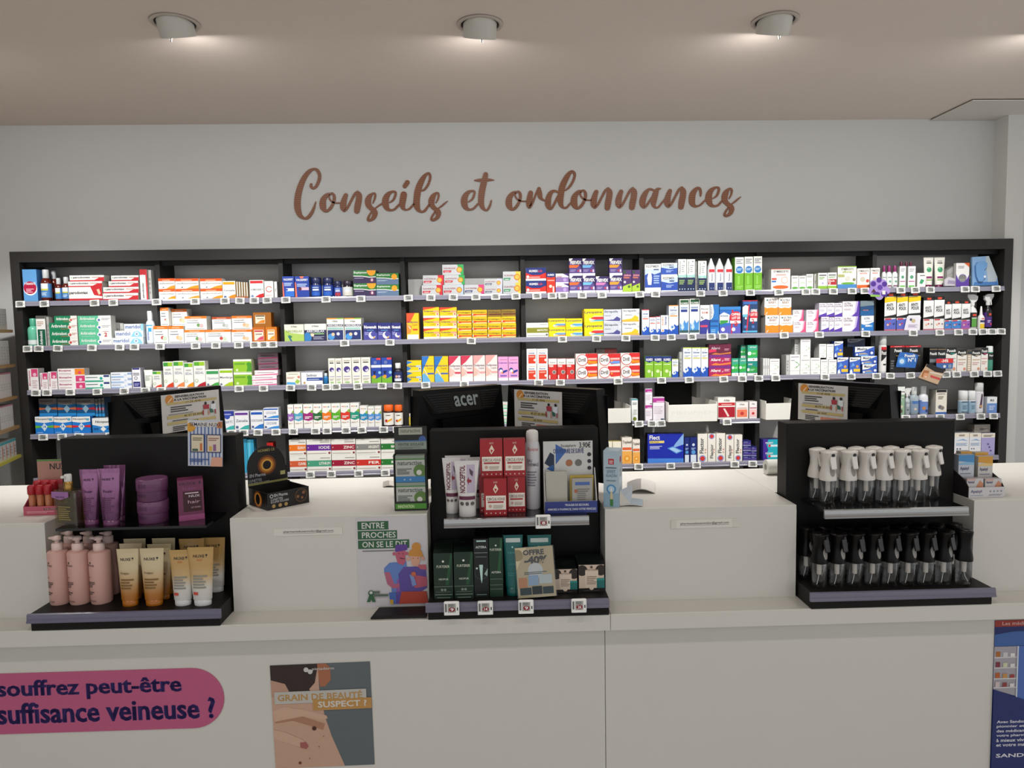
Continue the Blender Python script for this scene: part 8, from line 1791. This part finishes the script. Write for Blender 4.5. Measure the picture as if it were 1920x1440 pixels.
# skin-check poster
SK = 'b08a72'
sheet(516, 1241, 695, 1440, YF, '5c6468', [P('c29c86', (0, 0), (.7, 0), (.58, .3), (.52, .5), (.5, .62), (.0, .7)), P('a87a62', (.02, .5), (.3, .5), (.52, .42), (.5, .36), (.2, .46), (.02, .44)), P('2e201c', (0, 1), (.48, 1), (.44, .8), (.36, .72), (.22, .72), (.04, .84), (0, .86)), P('c09a84', (.38, .76), (.44, .82), (.48, 1), (.48, .7), (.44, .66)), P('a4674a', (.47, 1), (.56, 1), (.6, .96), (.6, .84), (.54, .78), (.49, .78)), P('b8907a', (0, .86), (.14, .82), (.18, .74), (.1, .68), (0, .7)), P('caa48e', (0, .56), (.12, .6), (.34, .56), (.54, .5), (.55, .47), (.48, .46), (.3, .5), (.02, .46)), P('caa48e', (0, .38), (.1, .36), (.28, .28), (.34, .22), (.31, .18), (.22, .22), (.04, .28), (0, .3)), P('a05a54', (.26, .25), (.32, .25), (.345, .21), (.32, .18), (.26, .2)), E(.41, .38, .045, '4a2418'), E(.25, .05, .03, '6a3a28'), E(.5, .3, .012, '8a5a48'), E(.45, .2, .014, '8a5a48'), E(.35, .09, .012, '8a5a48'),
   R(.03, .63, .95, .745, 'b9b6b0'), T('GRAIN DE BEAUTÉ', .06, .655, .91, .735, 'b28a50', .025), R(.41, .555, 1, .66, 'b88a4c'), T('SUSPECT ?', .46, .58, .95, .64, 'cfcac2', .025), E(.36, .95, .05, 'c8c4c0'), E(.4, .93, .05, 'c8c4c0'), T('pictaderm', .42, .935, .64, .97, 'c8c4c0', .012)], 'poster', 'skin-check poster reading GRAIN DE BEAUTÉ SUSPECT on the counter front', 'poster', -.012)
# blue pharmacy poster at the right
a0, a1 = atl(1853, 1440, YF), atl(1868, 1163, YF)
xl = (a0.x+a1.x)/2; w = .42; zt_ = a1.z; zb_ = zt_-.52
NV = '1c2a66'
b = MB(); b.box(0, w, -.0012, 0, 0, .52, mat(NV, .35))
X = lambda px, py: ((px-1860)/1340*1.93/w)
def V_(py): return 1-(py-1163)/1340*1.93/.52
ops = [R(0, V_(1176), 1, 1, '9a3428'), T('Les médicaments', .05, V_(1173), .34, V_(1166), 'd0a8a0', .012), P('3a5f9c', (0, V_(1215)), (0, V_(1192)), (.12, V_(1186)), (.4, V_(1184)), (.7, V_(1190)), (1, V_(1200)), (1, V_(1215))), R(0, V_(1300), .16, V_(1216), 'a09ca4'), R(.16, V_(1330), 1, V_(1216), '4a6ab0'),
       P('a09ca4', (0, V_(1300)), (.16, V_(1300)), (.16, V_(1318)), (0, V_(1303)))]
for k, py in enumerate((1238, 1259, 1281, 1299)):
    ops.append(R(0, V_(py+1.6), .16, V_(py-1.2), 'c8c4c4'))
    cols = [('a8642a', 'c8c4c4', 'e0dcdc'), ('7a2a3a', 'c8c8a8', 'd8d4d4'), ('b05a2a', 'c08a4a', '9a3a3a'), ('c8b8b8', '8a3a3a', 'd8d0d0')][k]
    for j, c in enumerate(cols): ops.append(R(.012+.05*j, V_(py-1.2), .042+.05*j, V_(py-12+j*2), c))
ops += [R(.155, V_(1320), .165, V_(1215), 'c8ccd4'), P(NV, (0, 0), (1, 0), (1, V_(1360)), (.3, V_(1334)), (0, V_(1302)))]
for k, t_ in enumerate(('Avec Sandoz,', 'pionnier et leader', 'des médicaments,', 'votre pharmacien', 'à mieux vivre', 'et votre maladie')):
    py = 1370+k*9.4
    ops.append(T(t_, .03, V_(py+3.2), .03+.028*len(t_)*.62, V_(py-3.6), 'd8d8e0', .02))
ops.append(T('SANDOZ', .03, V_(1443), .34, V_(1435), 'd8d8e0', .02))
print_ops(b, ops, w, .52, flat(-.0012), 0, 0)
o = b.build('poster', None, (xl, YF-.0004, zb_)); tag(o, 'navy-blue pharmacy poster with drawn shelves at the right end of the counter front', 'poster')

# ================================================================== SIDE SHELVES AT THE FAR LEFT
FR = Matrix.Identity(4)
Lr = Vector((-2.309, 3.585, 0)); dirv = Vector((.27, -.96, 0)).normalized(); rz = math.atan2(dirv.y, dirv.x)
side = thing('side_shelving', 'oak-edged shelving with white cartons at the left edge of the picture', 'shelving', (Lr.x, Lr.y, 0), rz)
OAK = wood_mat('oak_edge', '8a6a42', 'b08c5c', 22, 'X', .5)
SHZ = [CAMZ+v for v in (.045, -.123, -.279, -.425, -.57)]
b = MB(); b.box(-.015, .9, -.27, -.255, 0, SHZ[0]+.004, mat('4a4744', .6)); b.build('back_panel', side)
for k, z in enumerate(SHZ):
    b = MB(); b.box(-.012, .9, -.255, 0, z-.014, z, OAK if k < 4 else mat('b8b048', .3)); b.build('shelf', side)
D('sw', 'narrow white carton with pink cap line', 'cfcac4', 'a8a49e', R(0, .94, 1, 1, 'b06a7a'), L(.2, .3, .8, .6, 3, 'b4b0aa'))
D('sg', 'narrow pale grey carton', 'c4c2be', 'a09c98', L(.2, .2, .8, .8, 5, 'aaa8a4'))
D('so', 'white carton with orange and teal stripe', 'c8c6c2', 'a09c98', R(.3, .05, .45, .8, 'c8582a'), R(0, .85, 1, 1, '4a98a0'), L(.5, .2, .9, .7, 3, '9a9894'))
Mside = Matrix.Translation((Lr.x, Lr.y, 0)) @ Matrix.Rotation(rz, 4, 'Z')
for k, z in enumerate(SHZ):
    n = [5, 7, 7, 5, 5][k]; hk = [.10, .115, .118, .11, .085][k]; key = ['sg', 'sg', 'sw', 'sw', 'so'][k]; ww = [.032, .036, .034, .034, .05][k]
    for j in range(n):
        # cartons face out of the unit, towards the shop
        o = link('medicine_carton', box_mesh(key, ww-.001, hk, .12))
        o.matrix_world = Mside @ Matrix.Translation((.03+ww*j, -.075, z+.0003)) @ Matrix.Rotation(math.pi, 4, 'Z')
        tag(o, '%s, %s side shelf, %s from the corner' % (DZ[key][0], ROWN[k], ORD[j]), 'carton', 'cartons on the side shelves')
